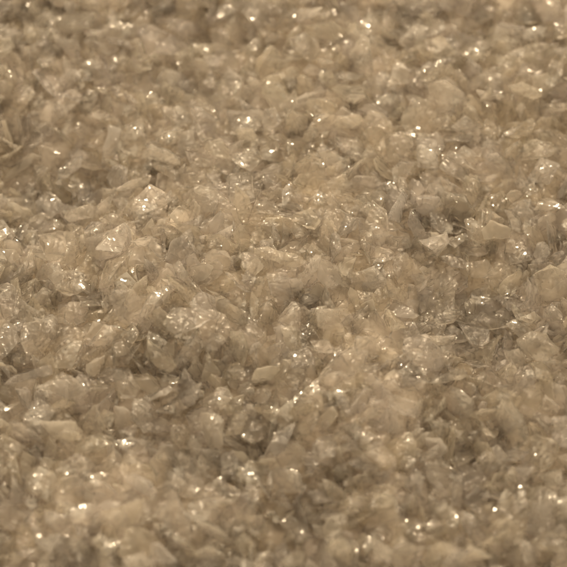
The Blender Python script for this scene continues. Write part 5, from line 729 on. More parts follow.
-60,34,20,2,2,-41,9,45,38,-6,62,39,24,8,5,-94,-507,29,-35,23,54,68,2,1,3,-274,-291,5,66,29,0,61,14,9,4,444,461,7,10,-53,-58,83,22,4,3,-223,-5,42,68,
-29,-21,41,38,5,8,-296,-411,46,8,-11,-8,38,29,3,7,-352,-457,42,-58,-22,27,20,11,4,1,353,628,7,53,-34,46,29,37,8,7,486,205,16,35,-54,-4,26,33,5,6,-285,
155,11,-24,-2,-76,53,5,2,1,175,-368,38,-77,0,-36,43,8,9,9,-308,-429,37,-36,7,-74,54,23,8,7,107,687,17,47,35,-46,46,15,6,2,214,-554,36,44,62,10,55,31,9,
4,-280,-496,50,-6,-38,19,33,30,2,3,-336,-190,15,-3,79,-18,82,1,7,2,-426,193,-61,20,3,85,43,34,4,4,169,484,14,16,-15,52,62,11,8,4,-289,-375,32,-33,-67,
5,29,37,5,9,-458,-166,16,-25,22,14,28,26,5,2,64,313,28,53,-1,-6,31,6,8,3,-4,327,25,-11,73,-28,25,18,9,4,-448,661,29,-31,-18,81,27,3,7,0,-76,55,52,-6,
-31,20,35,19,2,3,-90,-371,11,-20,12,20,56,39,8,9,319,342,26,-7,38,-3,44,30,3,8,152,99,33,-36,-52,22,39,0,3,3,-220,2,38,-62,-55,6,48,1,2,4,-317,6,14,34,
-19,65,45,21,4,8,24,-16,42,31,-15,42,44,22,5,8,-443,55,-10,-11,-8,20,63,3,2,8,436,-270,7,-58,-10,4,49,19,2,3,447,-400,34,53,-68,-12,65,29,8,4,-30,-357,
29,-4,46,-76,28,24,8,5,-170,-359,23,-73,-30,-10,20,23,6,3,-388,-30,10,40,63,-27,33,12,2,5,-1,616,23,47,-24,73,33,22,8,7,51,-299,49,-53,-14,-64,57,31,4,
3,-156,-61,45,-17,-42,33,71,22,1,6,-335,304,-55,40,-73,-19,61,7,8,6,219,423,10,52,72,6,67,29,5,4,-205,-422,35,-56,25,6,54,38,2,5,443,-469,15,87,7,-18,
65,16,8,6,-190,-71,52,7,6,-37,31,15,1,0,-71,269,15,-68,-33,-4,24,32,8,7,119,597,37,53,-25,44,24,3,5,5,-35,364,26,66,-26,2,32,13,4,7,-330,564,9,60,-55,
37,24,36,8,3,114,501,24,1,16,-1,37,24,2,4,-33,312,14,-28,-64,27,51,2,6,4,-188,81,52,41,-55,6,55,6,9,7,-367,-486,35,-23,19,-51,60,31,8,3,-348,-159,15,
64,-22,21,49,33,3,9,208,529,12,-81,-7,-1,48,7,5,6,440,232,19,-28,22,-38,24,26,4,7,-489,701,20,-75,-16,43,35,28,9,2,-79,-147,35,-43,76,-11,53,19,6,1,
-219,-168,26,58,45,0,41,16,9,2,-504,461,-8,17,-7,9,34,4,9,2,357,-283,-8,7,43,21,40,5,6,8,436,-55,-7,43,-31,-11,60,25,0,2,-83,-177,18,-5,50,-54,72,30,1,
7,-91,-43,45,-76,-1,-37,54,36,2,5,-145,51,39,0,4,74,50,36,3,7,322,245,11,35,73,28,71,22,8,4,418,-485,24,-6,21,31,72,11,3,6,291,183,-4,-21,87,-8,52,28,
7,4,-375,-368,25,20,-16,-84,71,22,3,8,217,-452,30,-4,-6,34,19,3,8,4,20,652,44,-5,38,25,27,17,8,0,29,-443,41,-32,-34,51,25,6,7,6,-245,99,30,-59,20,15,
19,2,5,8,-489,701,14,-28,-30,1,58,20,8,9,210,419,19,-17,-83,-4,40,35,4,1,-235,686,-17,28,-35,76,58,28,7,9,114,-240,60,-34,-18,0,62,31,2,9,-365,43,8,
-54,-16,-12,69,6,3,3,-142,711,-4,24,1,-34,42,19,5,5,26,-212,25,-3,-5,45,57,21,2,4,512,214,31,54,-6,15,83,5,4,4,-134,730,4,49,-66,5,52,9,8,9,-391,-107,
11,27,-5,1,43,9,5,4,-442,205,-51,63,27,2,64,27,0,3,295,-233,17,-5,-62,25,76,20,3,2,261,190,17,-12,17,-66,70,29,7,4,534,478,49,43,36,-8,84,2,3,3,439,
-277,16,-46,-40,-35,26,1,6,4,-304,-86,38,-3,-54,40,30,2,8,4,60,-7,33,-56,-21,6,27,33,2,7,442,141,10,-78,38,-4,28,7,2,3,8,610,21,-13,39,-60,26,13,8,7,
-114,-514,34,-71,25,-49,35,35,6,3,165,35,31,-68,-32,-7,33,6,9,6,-440,449,-32,-11,-51,-53,42,18,5,1,380,131,16,30,-36,-19,36,24,6,3,53,-74,38,-4,10,68,
57,37,2,8,38,-116,37,42,-51,26,42,38,6,8,226,692,17,35,-5,68,45,7,3,5,-489,400,-63,-61,-7,-50,52,10,2,1,451,-76,5,-42,-62,-28,39,17,1,0,281,-342,5,30,
28,25,64,8,3,2,248,634,14,-6,-83,-10,78,28,8,4,-449,-250,12,-49,11,-53,48,2,1,2,-521,312,-34,59,-5,-5,58,31,6,2,-422,-178,17,3,72,4,34,10,8,7,-482,570,
16,12,19,-62,25,17,3,7,-50,399,-3,-26,27,-18,47,35,1,4,231,-281,35,21,54,45,48,9,4,9,-463,412,-69,-21,6,-44,55,20,7,5,-11,192,45,59,24,-40,37,10,3,4,
-85,-378,15,57,43,-18,43,9,0,3,-504,404,-50,29,-38,-43,57,18,6,8,-232,442,-5,-14,50,47,75,1,1,9,-414,-18,7,-58,-33,-5,42,37,7,3,264,-176,15,11,-15,86,
30,5,3,9,-452,261,-58,-64,28,30,30,16,0,6,-330,699,14,-5,-10,-32,22,29,1,1,-454,-171,-6,34,1,-72,41,0,6,6,-374,425,-37,34,-68,-41,57,2,9,5,-462,6,5,56,
-36,-34,70,34,7,1,228,402,26,-25,62,-40,70,4,4,9,-1,609,13,-9,53,-64,50,12,6,7,430,-291,22,1,-13,-55,32,31,4,7,-31,-194,13,42,5,12,26,22,1,2,-401,640,
-5,1,-26,-85,40,0,4,1,-433,548,-2,-34,-74,32,59,35,7,8,-161,28,38,-48,23,-62,49,29,4,6,24,-16,44,-27,-51,-30,41,4,9,6,-227,-209,29,59,-62,-22,32,32,2,
5,-385,457,-25,-47,71,15,57,7,9,3,133,-43,47,40,-29,16,39,36,6,3,218,-455,26,39,64,-15,36,12,6,8,315,-186,6,18,-11,50,58,2,1,3,460,-183,8,-21,-11,46,
93,13,4,2,-535,666,18,1,4,63,70,36,4,7,150,485,23,-73,38,-21,37,20,5,4,-76,-265,24,27,0,73,74,37,5,5,-339,237,-38,13,-42,-34,45,7,8,4,176,600,20,0,-1,
5,41,37,1,9,377,5,-19,43,4,26,37,3,1,7,-242,-112,50,-22,-29,6,34,18,7,7,472,122,4,59,16,-8,57,28,7,5,214,-554,39,45,-3,-11,40,39,8,4,-411,-348,13,-12,
-23,42,59,10,3,6,201,132,16,-16,22,-25,64,29,2,7,10,240,23,-27,-1,-3,52,29,2,8,-250,-323,20,5,2,45,48,6,2,2,-38,269,15,40,37,22,53,18,8,5,108,168,31,9,
5,9,75,12,1,7,73,10,35,3,2,58,58,34,5,2,144,-182,55,-22,-20,-29,25,7,2,7,-368,381,-28,-53,65,1,33,15,6,1,248,679,14,-34,-31,-25,40,24,8,0,20,271,12,
-18,-34,-26,36,13,8,7,385,-61,-22,26,28,-17,54,36,0,5,-327,-154,13,1,-81,-33,39,5,1,3,-504,461,10,-48,-3,-18,35,13,7,2,-242,133,39,66,16,-5,41,38,7,2,
-412,443,-36,-18,-3,60,45,35,8,8,182,-181,58,-6,22,-13,36,4,9,1,-344,-338,17,20,46,40,63,22,3,6,26,-471,27,-4,-8,-22,54,6,3,7,469,61,-1,53,70,15,72,13,
2,6,510,476,5,-2,4,-47,84,12,4,0,92,363,18,-25,14,-9,68,30,5,1,444,78,1,-32,-3,42,44,36,8,5,145,454,26,-17,-35,-62,75,29,4,4,478,-133,29,3,35,68,54,26,
4,4,-207,355,12,32,67,13,56,28,6,5,322,-24,-36,-10,-27,-7,61,29,7,1,-408,-441,26,-20,50,55,29,17,6,7,128,-499,35,-28,-53,10,26,6,1,9,104,531,28,-40,31,
66,37,11,5,8,119,-9,27,-4,76,0,55,35,3,6,73,-89,37,-32,-57,-22,40,28,0,3,225,105,13,-8,-38,-50,57,7,5,7,-462,-228,2,11,12,55,74,19,5,4,-402,-171,3,72,
-51,-9,54,12,3,4,415,263,10,86,7,4,58,21,4,2,-193,-380,25,50,-60,-10,70,4,4,6,-414,54,-7,-16,55,-47,43,39,2,9,-134,571,-38,24,-27,-48,91,16,1,6,258,
665,10,-21,50,-60,53,31,5,9,235,-418,23,28,-13,-27,51,22,0,2,340,413,14,23,-76,-36,52,18,3,4,-466,662,14,6,-4,32,51,8,0,3,-255,-181,32,-21,-9,-50,37,
19,8,2,373,340,20,-61,44,44,26,11,8,2,-418,-298,9,40,18,-15,35,19,1,3,-446,-282,15,4,1,56,29,14,1,6,182,74,26,3,0,-79,33,27,6,1,-235,24,43,-16,-29,-59,
30,33,7,6,-202,15,44,12,8,65,31,19,5,0,231,-281,23,-36,71,-24,41,7,1,7,-220,326,-2,-8,-6,55,92,12,6,8,-39,-417,30,-69,-10,17,48,32,8,5,-302,460,-12,41,
74,22,78,14,8,1,-62,-175,22,66,12,21,62,6,4,3,-344,484,-5,-25,2,84,37,1,3,4,-263,-444,46,47,-73,18,33,17,7,2,350,635,4,44,40,-26,24,17,2,1,365,-533,21,
51,-45,-55,34,10,5,7,-458,123,-19,-18,13,-3,70,13,4,0,236,-51,-25,3,-57,12,77,2,5,6,132,539,21,-2,-74,-8,39,9,1,6,-328,-309,13,-2,-6,-27,38,34,7,8,43,
376,21,-33,22,-38,43,4,8,0,385,368,6,52,-56,10,46,1,3,9,31,-239,49,11,-41,-18,50,1,6,8,-296,-395,37,62,-30,-18,22,26,4,1,-61,-236,40,13,28,40,21,26,4,
2,205,157,21,-12,-27,-26,24,28,2,6,490,455,12,22,-70,-11,28,25,0,6,-375,587,-6,-25,58,-13,42,25,1,9,309,125,-3,-9,22,-50,48,12,3,4,-436,-81,5,12,26,
-20,37,20,4,3,435,-250,14,-70,2,8,39,5,8,8,121,-105,36,-75,-44,0,56,6,0,2,419,-18,-13,-53,-49,23,43,34,7,2,-410,707,24,-13,-8,-43,89,3,8,0,421,73,-2,0,
1,-83,37,14,5,5,303,493,11,-66,-12,9,64,34,0,8,-400,239,-67,39,-18,-6,47,31,1,7,-315,-298,17,-8,-13,6,37,11,2,6,277,118,1,27,38,-71,51,6,8,4,117,-311,
65,-19,62,-26,34,36,6,4,124,613,42,-34,18,-55,35,10,9,6,386,459,1,-31,-68,-38,32,4,4,3,-171,319,1,12,-43,68,58,4,4,3,-55,-5,48,51,21,-29,49,30,6,0,
-212,167,39,1,-14,64,40,3,5,2,52,-167,29,-16,1,-72,38,5,4,7,-189,188,30,-49,9,-8,37,8,0,3,153,296,20,11,-23,81,61,26,4,3,-313,-564,28,10,3,-64,68,4,6,
3,-153,211,27,-64,-58,18,55,17,4,8,491,127,23,38,12,51,61,15,8,2,-275,-260,6,44,-49,-18,55,29,1,3,-365,70,9,34,25,14,55,26,7,6,-59,319,17,3,65,9,59,33,
3,2,188,547,21,-5,15,31,42,34,7,5,117,705,29,5,6,15,58,4,5,6,-191,-183,20,57,-6,-6,37,5,2,9,-79,269,21,-31,6,-16,23,27,7,9,79,336,16,-57,-31,19,33,6,9,
4,223,652,16,-21,69,35,26,35,1,3,39,4,30,25,-6,-1,57,2,6,1,-20,-216,13,-35,-16,-54,36,28,8,6,301,-465,33,-27,25,-24,52,11,2,2,36,-491,31,58,-17,4,48,4,
1,1,-426,-146,2,62,-49,-3,37,8,4,3,107,-82,40,-15,-13,-65,54,30,0,2,225,556,16,-53,53,38,42,11,1,7,525,581,8,-13,71,-30,67,19,5,7,429,-46,2,58,46,-30,
64,15,1,4,-31,600,4,-44,76,6,40,39,2,4,-241,254,-6,56,30,28,28,36,5,1,229,573,16,42,65,41,34,3,2,2,-427,-468,35,-3,-28,38,26,0,4,9,153,-339,50,5,-4,
-62,23,4,2,6,-84,-279,32,16,56,-13,22,32,7,7,-216,598,-14,-53,0,-23,31,10,8,5,48,401,14,-16,37,-55,36,13,4,2,15,262,17,-14,37,-31,37,15,6,0,134,-175,
51,30,26,33,55,19,5,7,-438,-21,4,-8,3,-62,68,28,5,1,204,-344,33,-39,12,14,47,8,7,3,344,-219,13,-48,-70,11,79,5,7,6,347,667,6,-20,-47,0,50,18,4,1,-437,
270,-67,40,27,32,64,22,4,3,184,454,17,-72,-11,7,37,15,5,2,-548,700,44,-24,17,-31,65,8,7,2,500,596,12,-1,11,18,31,9,5,1,231,-416,33,-39,12,-23,34,37,8,
5,254,-342,9,-4,-37,-68,26,11,2,6,304,-303,19,2,5,12,27,2,5,7,477,201,15,-6,12,-37,31,12,7,0,-36,628,20,27,-34,-61,29,34,6,6,-306,152,5,-1,-1,17,36,10,
7,1,-44,-190,19,15,11,-73,42,12,7,3,-53,187,26,-33,-43,2,44,0,3,5,115,433,12,-19,20,-33,37,16,4,4,106,461,13,-70,-24,1,63,2,7,4,-275,450,-12,43,74,-5,
65,22,1,1,-361,676,9,-36,-63,20,57,5,1,1,-272,252,-9,37,-21,-12,63,38,5,4,409,608,12,-9,2,24,50,24,7,6,-255,-364,26,3,21,52,20,4,1,5,-90,-299,27,-24,
13,48,26,34,4,6,-425,-28,6,-56,59,4,33,6,1,7,-68,462,-5,-45,24,-55,29,4,8,7,-37,-508,24,-3,5,71,24,14,5,8,-259,-207,18,-2,-34,-80,30,4,2,5,-125,-30,46,
-8,-27,-51,19,26,2,9,-177,195,31,-55,5,6,30,31,5,5,-239,419,-20,6,8,70,30,6,3,2,66,613,28,-1,63,55,56,1,5,2,156,-398,42,13,-2,50,48,38,0,3,398,81,4,
-70,-26,-28,38,0,0,6,191,298,12,-7,13,76,70,16,3,1,-280,347,-17,-52,-2,47,55,31,3,7,-391,-424,28,-1,65,42,50,22,7,1,261,-513,38,-66,-10,-47,37,15,1,2,
403,145,12,75,-17,-9,37,10,3,2,-260,-293,7,65,16,-8,24,29,9,7,39,101,34,-12,30,-20,27,34,5,1,460,-124,16,59,-40,53,34,18,7,4,503,662,20,43,72,12,33,14,
2,1,-323,539,-3,-13,-28,45,23,32,8,5,-450,463,-5,-46,51,30,50,2,0,5,-138,-139,8,-54,48,-19,45,30,8,1,184,-394,45,49,63,5,40,38,4,6,202,-159,44,7,32,82,
49,19,4,4,194,604,23,18,70,53,54,15,2,1,-402,506,1,-36,-66,-11,40,19,1,2,220,-99,10,-19,-25,-22,59,26,3,8,-36,321,7,-33,31,66,64,26,4,8,7,-476,32,-5,
-1,2,37,29,5,0,-377,-145,11,0,83,-21,63,1,7,5,61,305,22,-33,7,-43,49,10,6,8,-160,582,-63,-52,-52,-22,51,28,8,7,203,365,11,-6,19,-17,53,6,6,8,-5,166,38,
-23,-82,6,19,13,5,1,-128,312,27,-22,-72,-11,34,13,1,7,105,-290,62,-76,45,-17,21,1,3,2,362,-70,-37,63,-8,10,19,31,8,9,-159,457,-3,-16,59,-2,34,9,4,4,
293,97,-35,6,7,-17,60,12,6,6,-272,-153,50,48,-14,-43,38,15,4,8,10,493,11,20,8,-10,48,11,4,4,422,424,2,15,-52,66,42,34,8,2,-346,-122,17,2,-7,-51,84,21,
8,1,47,289,23,-38,-37,43,60,8,8,2,-409,336,-67,-57,-30,0,37,15,8,5,323,477,5,5,9,-52,37,25,6,8,476,669,1,-18,31,-48,55,13,2,4,303,-212,6,8,-5,37,54,13,
1,8,513,333,14,3,27,-49,90,36,4,1,-83,520,-25,-2,6,67,80,37,9,3,315,-194,16,-5,-23,23,41,12,2,6,-455,506,11,-25,23,-39,43,31,8,5,188,677,17,21,18,48,
31,5,2,4,68,-465,26,-18,2,10,20,33,5,5,-283,-383,32,-6,31,-42,25,36,8,1,255,146,11,13,33,31,31,14,8,2,10,493,13,79,-14,37,56,19,5,1,192,705,18,28,-26,
28,54,25,8,8,-53,187,33,-18,25,52,46,20,3,2,210,419,22,50,-52,12,33,16,8,7,-28,-61,35,47,15,14,63,30,4,4,-479,675,18,-15,-11,33,55,26,3,5,-63,-295,-3,
18,44,72,51,11,7,8,456,-3,10,9,67,-23,97,22,6,1,-359,171,-28,-24,21,-28,67,8,0,4,-46,659,17,-62,33,-17,55,18,2,3,390,161,12,-2,-33,-43,30,29,4,5,330,
552,16,-27,-57,40,20,21,3,1,-532,641,20,-33,3,-20,35,16,7,4,148,-412,43,-50,-61,-35,30,23,3,0,-46,102,42,-32,-66,-6,22,12,4,4,176,568,19,-11,-8,32,34,
12,2,1,-424,375,-86,-47,53,11,58,18,2,7,217,37,0,-37,2,-2,40,8,6,4,-222,-411,35,-19,1,28,61,29,0,0,-25,573,10,-64,-29,36,80,7,7,5,516,413,9,11,0,-20,
60,4,3,8,-251,261,-11,57,-39,28,43,36,3,7,-181,254,16,67,35,41,46,32,3,0,265,616,6,-65,-50,-18,28,34,7,8,35,-337,45,-26,55,-35,26,6,7,6,400,293,13,-8,
-4,49,23,0,9,2,-338,708,14,16,61,17,25,10,0,4,221,-204,43,-28,7,11,32,9,2,0,-103,608,-18,36,27,-65,31,10,3,7,-311,521,4,2,40,1,44,1,0,6,-385,457,-12,
-23,-28,-44,54,17,3,5,351,234,13,-51,-12,9,38,28,5,7,-341,-541,30,7,50,-31,42,7,1,2,92,-114,43,27,-67,38,33,12,4,7,-509,451,5,51,-53,-6,45,38,2,9,-13,
-252,24,16,10,-70,69,37,6,1,366,490,8,-20,1,-12,66,29,6,6,-41,655,6,7,-11,-35,74,20,4,3,-392,30,5,-7,9,-80,56,2,8,5,342,364,18,25,-84,-12,59,18,1,1,
-417,527,0,-1,-43,69,41,30,2,7,170,676,18,7,10,14,52,12,4,5,3,504,9,-4,-7,79,97,6,5,4,367,547,0,24,5,34,48,24,1,2,-160,-493,39,-25,-75,5,71,37,3,3,-89,
377,8,19,-8,25,70,20,6,2,395,179,16,-42,-66,-7,37,34,8,7,326,-147,-7,-70,7,-8,40,29,3,3,-365,-279,22,5,-4,18,25,37,7,1,-290,-369,27,-28,-2,4,21,29,9,5,
-43,-256,38,-54,12,-68,29,7,2,6,38,-110,32,-5,4,35,25,29,5,5,47,-10,37,68,-42,30,28,1,6,3,-439,713,19,43,-24,-10,37,17,6,8,445,250,16,-64,-14,12,43,32,
6,3,-310,69,14,29,32,45,58,31,2,5,79,-300,59,63,-11,-55,46,29,4,7,-214,-172,19,-79,19,12,34,13,2,8,59,706,16,-81,-12,-37,60,36,7,5,-405,-330,11,56,17,
-8,49,23,8,4,247,-281,17,-68,-1,32,56,18,7,3,39,126,33,64,58,-6,60,12,4,5,179,243,11,-32,-60,26,65,38,2,1,396,653,-6,54,-45,-45,58,34,3,9,288,125,-6,
16,9,44,47,19,4,7,216,499,6,-42,-69,-1,61,37,8,3,339,538,15,-18,37,-20,69,14,4,6,414,-354,6,-6,-45,3,19,33,4,4,-220,355,12,-13,22,53,19,17,8,8,358,402,
11,0,37,49,20,31,9,8,-498,457,2,-7,76,-18,20,26,9,3,-446,421,-63,38,3,-28,46,17,2,7,-261,190,21,21,-27,-26,41,16,4,9,-278,-129,36,26,15,51,41,15,6,3,
26,-544,18,62,-14,60,48,0,7,5,14,-23,38,-33,-23,-65,35,34,2,3,434,410,6,-42,-60,32,51,19,6,9,260,-356,8,-67,-22,34,37,26,2,9,-66,-244,32,18,49,-70,37,
15,8,1,-124,-49,56,-1,43,60,61,6,8,1,508,119,28,-7,-11,-74,66,7,8,3,311,-87,-24,46,-43,-8,85,38,9,0,-290,-522,37,0,-5,8,27,31,7,9,223,-62,1,35,57,54,
21,8,3,3,-35,356,-6,11,-23,-74,31,29,5,3,-515,405,-50,-6,37,-30,59,38,4,3,124,-352,57,-22,-22,-30,38,9,8,9,115,-379,57,49,21,-15,38,1,2,3,-124,-466,33,
-87,13,12,77,37,5,5,-380,-190,8,-32,65,-26,66,19,5,7,467,-3,-10,48,66,5,37,4,6,7,-260,-275,15,46,-26,-50,49,33,4,6,194,-47,10,-20,-17,38,82,39,2,2,223,
200,13,-35,-72,31,60,18,9,8,-140,456,-4,-5,-12,55,73,39,5,8,-354,-470,41,73,-5,17,37,28,9,4,-276,718,45,-31,-37,11,76,3,2,0,168,-41,29,26,74,-9,29,24,
0,4,378,97,5,-25,38,-38,31,12,5,6,-380,-323,15,-53,21,69,27,32,1,0,-530,617,19,59,-42,-13,35,3,7,3,385,668,-11,31,54,46,41,13,3,8,-139,698,-57,-22,-25,
2,38,18,5,5,-439,713,7,-14,69,50,49,10,6,1,349,105,2,-32,55,28,38,5,4,2,-295,73,16,18,-30,41,43,28,1,4,255,-196,19,63,-29,41,37,34,4,1,-343,590,-2,83,
-3,-8,59,4,1,5,-379,-107,8,-44,60,-27,52,6,8,6,-377,-273,8,16,-79,-18,80,14,0,5,397,-156,2,-43,4,7,75,36,0,0,465,716,14,50,63,24,82,10,1,3,-422,-257,9,
-29,78,-18,71,30,8,6,-293,-176,19,-48,-46,10,47,6,3,5,396,586,6,86,8,-20,81,12,1,4,-138,145,43,49,-58,14,48,38,5,9,265,-345,7,14,52,29,32,20,2,7,-32,
178,38,39,-45,-22,32,36,5,0,-458,490,4,18,34,59,23,30,1,8,-31,-96,31,-59,43,-32,23,26,7,5,457,138,7,9,-3,18,33,37,4,4,-510,420,-35,-33,-47,30,44,38,1,
6,-229,297,4,-58,26,-43,36,12,0,4,339,-121,-8,-53,49,-15,33,30,5,7,-110,-488,21,56,37,15,48,23,3,1,-63,641,-18,-25,36,35,45,34,7,5,-207,-225,27,27,-52,
-38,43,4,8,1,-341,-550,27,33,37,73,41,0,9,2,392,-536,9,18,-11,-76,53,5,9,4,-369,0,9,-15,-12,-16,55,1,1,1,145,498,12,-12,8,26,60,36,4,6,36,-15,30,10,55,
66,68,30,3,6,-378,570,-3,-12,-87,-4,37,5,2,3,220,596,18,3,55,0,44,23,5,8,94,694,30,61,48,-40,61,6,4,3,-40,70,45,-50,65,-35,50,38,4,6,-330,289,-54,-21,
45,-26,45,39,2,3,-163,-423,28,8,4,3,23,30,0,5,-69,134,42,39,33,32,23,2,6,3,-396,574,-2,-19,81,-24,23,35,7,2,-377,678,20,-29,22,-13,20,35,5,1,-143,694,
-3,65,6,46,33,1,7,4,240,-568,31,12,-41,77,50,3,6,1,174,-17,23,14,-20,10,55,6,6,7,-204,-129,35,-28,-17,39,64,15,1,3,-413,65,-12,-82,-4,8,65,18,4,6,-449,
-58,10,-11,1,2,75,5,7,5,-260,-3,36,-29,-38,31,83,6,2,8,156,7,36,-18,60,-27,54,15,7,1,278,675,9,-9,63,-39,42,38,4,2,94,-366,43,21,-10,-24,24,20,9,7,137,
-243,63,-23,21,0,29,11,8,8,314,-137,-6,24,41,9,25,26,4,0,451,-131,-3,18,81,7,27,22,0,1,480,597,12,-77,20,9,31,7,7,5,131,510,14,43,-28,51,26,12,3,9,45,
716,17,-79,3,30,57,18,9,8,121,551,20,54,39,56,49,16,1,0,-447,661,3,-38,-72,5,33,26,3,7,513,529,3,-60,26,-3,44,35,5,4,388,83,-3,-56,-47,13,55,39,6,8,
336,-552,13,38,34,-27,59,29,1,8,-478,403,-61,-30,-17,-25,58,15,6,6,185,-376,40,24,36,24,43,38,3,8,228,-447,29,-8,13,-30,48,20,9,3,372,-93,-37,0,-15,
-63,68,21,2,0,-46,59,44,-36,22,-30,56,39,5,1,302,100,-9,-83,-29,-9,48,29,7,6,28,259,20,-61,47,-28,56,30,2,6,-136,-198,19,2,-4,-29,46,17,1,2,198,411,7,
-36,-63,25,67,38,5,6,-319,203,-12,50,12,24,67,1,1,5,55,145,36,13,16,27,45,11,0,0,368,356,16,4,-5,-51,59,37,9,3,-11,-469,34,13,-26,-21,23,34,5,4,17,
-330,38,57,15,30,25,14,6,5,165,200,37,74,-14,-7,32,8,4,2,-506,456,6,-19,68,-12,32,16,7,8,-348,-362,25,10,-51,62,30,1,4,7,302,-257,-4,55,60,22,26,14,5,
4,-294,243,-2,38,11,-35,21,8,8,7,226,692,16,8,-64,34,53,6,4,7,324,342,27,-42,-17,-16,36,25,8,2,-106,273,1,1,-51,31,58,23,6,7,-406,94,-13,24,76,17,39,
21,4,6,-94,-115,27,-37,11,46,53,8,5,0,-64,-508,18,30,29,42,55,13,8,4,-26,-8,45,-21,9,5,34,13,4,5,206,-417,29,11,-6,49,34,23,7,8,351,234,-3,66,12,32,52,
23,3,1,-483,40,5,-32,-23,-36,32,21,3,5,-483,40,0,24,75,25,44,9,6,2,76,61,30,-8,-4,16,37,28,9,0,-73,548,-25,-65,-25,-54,52,28,9,9,-301,643,-3,-34,41,64,
68,31,1,5,-138,-169,15,-51,69,-7,56,4,6,4,-273,-5,29,-16,-21,-23,55,7,1,7,382,-114,-23,-88,0,-12,49,7,8,3,-279,603,-14,59,-60,-21,43,11,5,4,-406,635,7,
65,27,25,80,14,6,6,0,-287,37,42,19,-51,42,32,8,1,-420,287,-65,-22,13,-1,59,20,1,7,-347,-562,33,16,5,73,57,36,6,0,76,356,20,-15,-27,-69,45,14,1,5,361,
622,2,59,36,13,49,11,9,8,-435,237,-54,-16,6,-24,76,20,8,5,56,-205,31,-14,14,-49,28,30,2,1,2,1,42,-11,7,60,35,1,9,1,150,650,22,-21,34,30,24,27,9,2,-133,
470,-8,14,-41,68,23,8,1,1,144,468,24,-66,1,24,35,12,0,7,-292,678,-1,-24,-14,54,23,0,8,1,201,86,12,10,5,37,21,30,3,5,-314,465,-23,-21,32,-35,38,39,6,3,
59,-452,18,-7,-60,-47,54,27,9,6,311,702,25,-59,4,14,58,28,0,3,8,-528,25,59,-46,-2,49,15,9,8,-478,429,-38,-31,-21,-10,47,25,5,6,112,-76,37,-22,-40,-37,
35,3,2,1,248,160,4,8,-32,-58,40,0,1,2,-159,-157,12,-3,-2,59,67,37,7,5,312,594,-2,-56,-43,-23,80,36,2,7,-121,700,-2,7,42,25,51,17,4,7,-290,394,-17,34,
-22,-41,64,21,9,7,392,-403,10,3,34,-62,76,15,4,9,-352,-299,9,77,32,-12,40,37,3,8,-208,-163,29,-17,-60,31,71,23,4,7,-171,-163,16,19,-18,29,47,4,2,8,196,
262,19,53,38,9,65,1,5,8,-267,551,-2,-17,16,12,47,16,1,8,315,175,1,-64,-48,6,67,22,5,4,86,338,21,-37,71,-34,31,37,1,5,-364,378,-38,-17,36,-12,20,9,7,7,
374,152,7,2,58,31,35,6,5,3,-43,242,32,12,-8,33,19,37,8,4,-537,609,18,16,-3,-17,51,20,3,8,27,559,19,7,4,-19,42,15,6,8,222,-260,32,56,-22,-31,50,22,7,2,
-478,440,-24,0,-41,61,48,25,8,4,465,682,-10,32,-32,15,47,31,4,7,-461,459,-13,46,-5,-60,44,5,7,8,-349,-229,6,-71,22,-7,51,19,7,4,318,-99,-43,7,36,-80,
64,8,4,7,-52,138,43,-13,-6,39,74,12,1,5,-321,270,-46,7,45,-60,63,8,0,5,446,323,16,88,-11,5,70,33,5,2,492,349,8,-12,-88,-4,62,5,5,2,300,-407,12,3,8,30,
63,16,4,1,315,-254,3,9,-17,44,45,0,0,8,-81,278,7,37,-20,-14,59,23,2,6,-375,645,1,5,14,9,37,34,5,3,514,365,11,-37,22,-66,49,34,6,4,-328,-238,5,-10,-59,
14,37,18,2,4,64,65,31,23,-76,-37,37,22,7,2,-502,187,-31,6,12,-87,47,10,1,1,-517,706,26,-76,-6,-14,65,6,3,4,-479,-171,35,3,7,74,71,25,1,1,363,347,23,36,
31,-65,21,20,7,5,-430,-97,7,51,73,6,24,29,1,3,310,91,-5,-24,-46,22,28,24,7,7,494,406,10,3,85,13,33,7,1,5,43,397,17,39,36,58,21,11,1,5,-29,413,23,-24,
-5,-3,23,0,3,1,-503,383,-64,62,7,46,51,26,1,8,-177,-498,50,25,-53,38,38,25,1,2,254,188,-7,3,13,61,45,7,8,1,-197,47,38,-11,27,24,38,19,1,8,-253,568,-28,
49,-64,31,50,34,1,7,361,-13,-45,-37,69,9,74,15,5,3,183,220,15,18,-38,72,53,20,9,2,249,258,10,-44,22,-10,60,38,9,9,-77,367,4,-7,-8,19,51,30,5,7,135,596,
27,0,-82,-26,74,13,5,1,328,173,-6,59,13,20,40,7,4,5,316,-111,-24,8,17,-81,69,36,5,3,-120,386,17,-50,46,-40,42,31,2,8,-176,99,53,50,-39,-4,51,15,8,2,
-267,183,15,-8,58,14,34,27,9,7,-130,217,33,-2,62,-1,33,25,4,9,448,544,36,56,-45,1,29,33,6,7,374,-392,17,58,-30,-13,29,26,1,1,480,3,-10,-8,-22,70,26,30,
2,8,-497,535,8,-8,-82,17,28,21,5,1,-416,706,11,-22,-28,34,34,6,8,4,-374,425,-40,-34,58,-29,50,20,8,8,294,151,-9,-15,7,35,39,30,5,0,388,83,1,-4,38,26,
45,34,2,3,-60,-484,24,-35,-52,54,44,35,5,3,-51,16,50,23,39,2,57,33,6,6,356,-534,25,-3,64,45,56,20,1,5,9,167,32,40,30,-5,35,32,6,2,-207,-225,25,31,-28,
9,38,9,4,7,118,-447,46,14,-34,-21,40,28,5,1,329,-362,3,-23,-6,-66,68,2,0,3,234,-309,28,-27,-11,28,55,25,4,3,382,12,-31,20,75,19,62,12,7,1,-350,308,-65,
-27,26,-29,52,22,2,2,-228,726,10,-48,68,22,67,28,6,4,-166,716,-3,87,-23,-5,62,21,1,9,300,-303,-3,2,-22,61,47,33,6,2,-162,267,15,-28,21,-61,50,32,6,2,
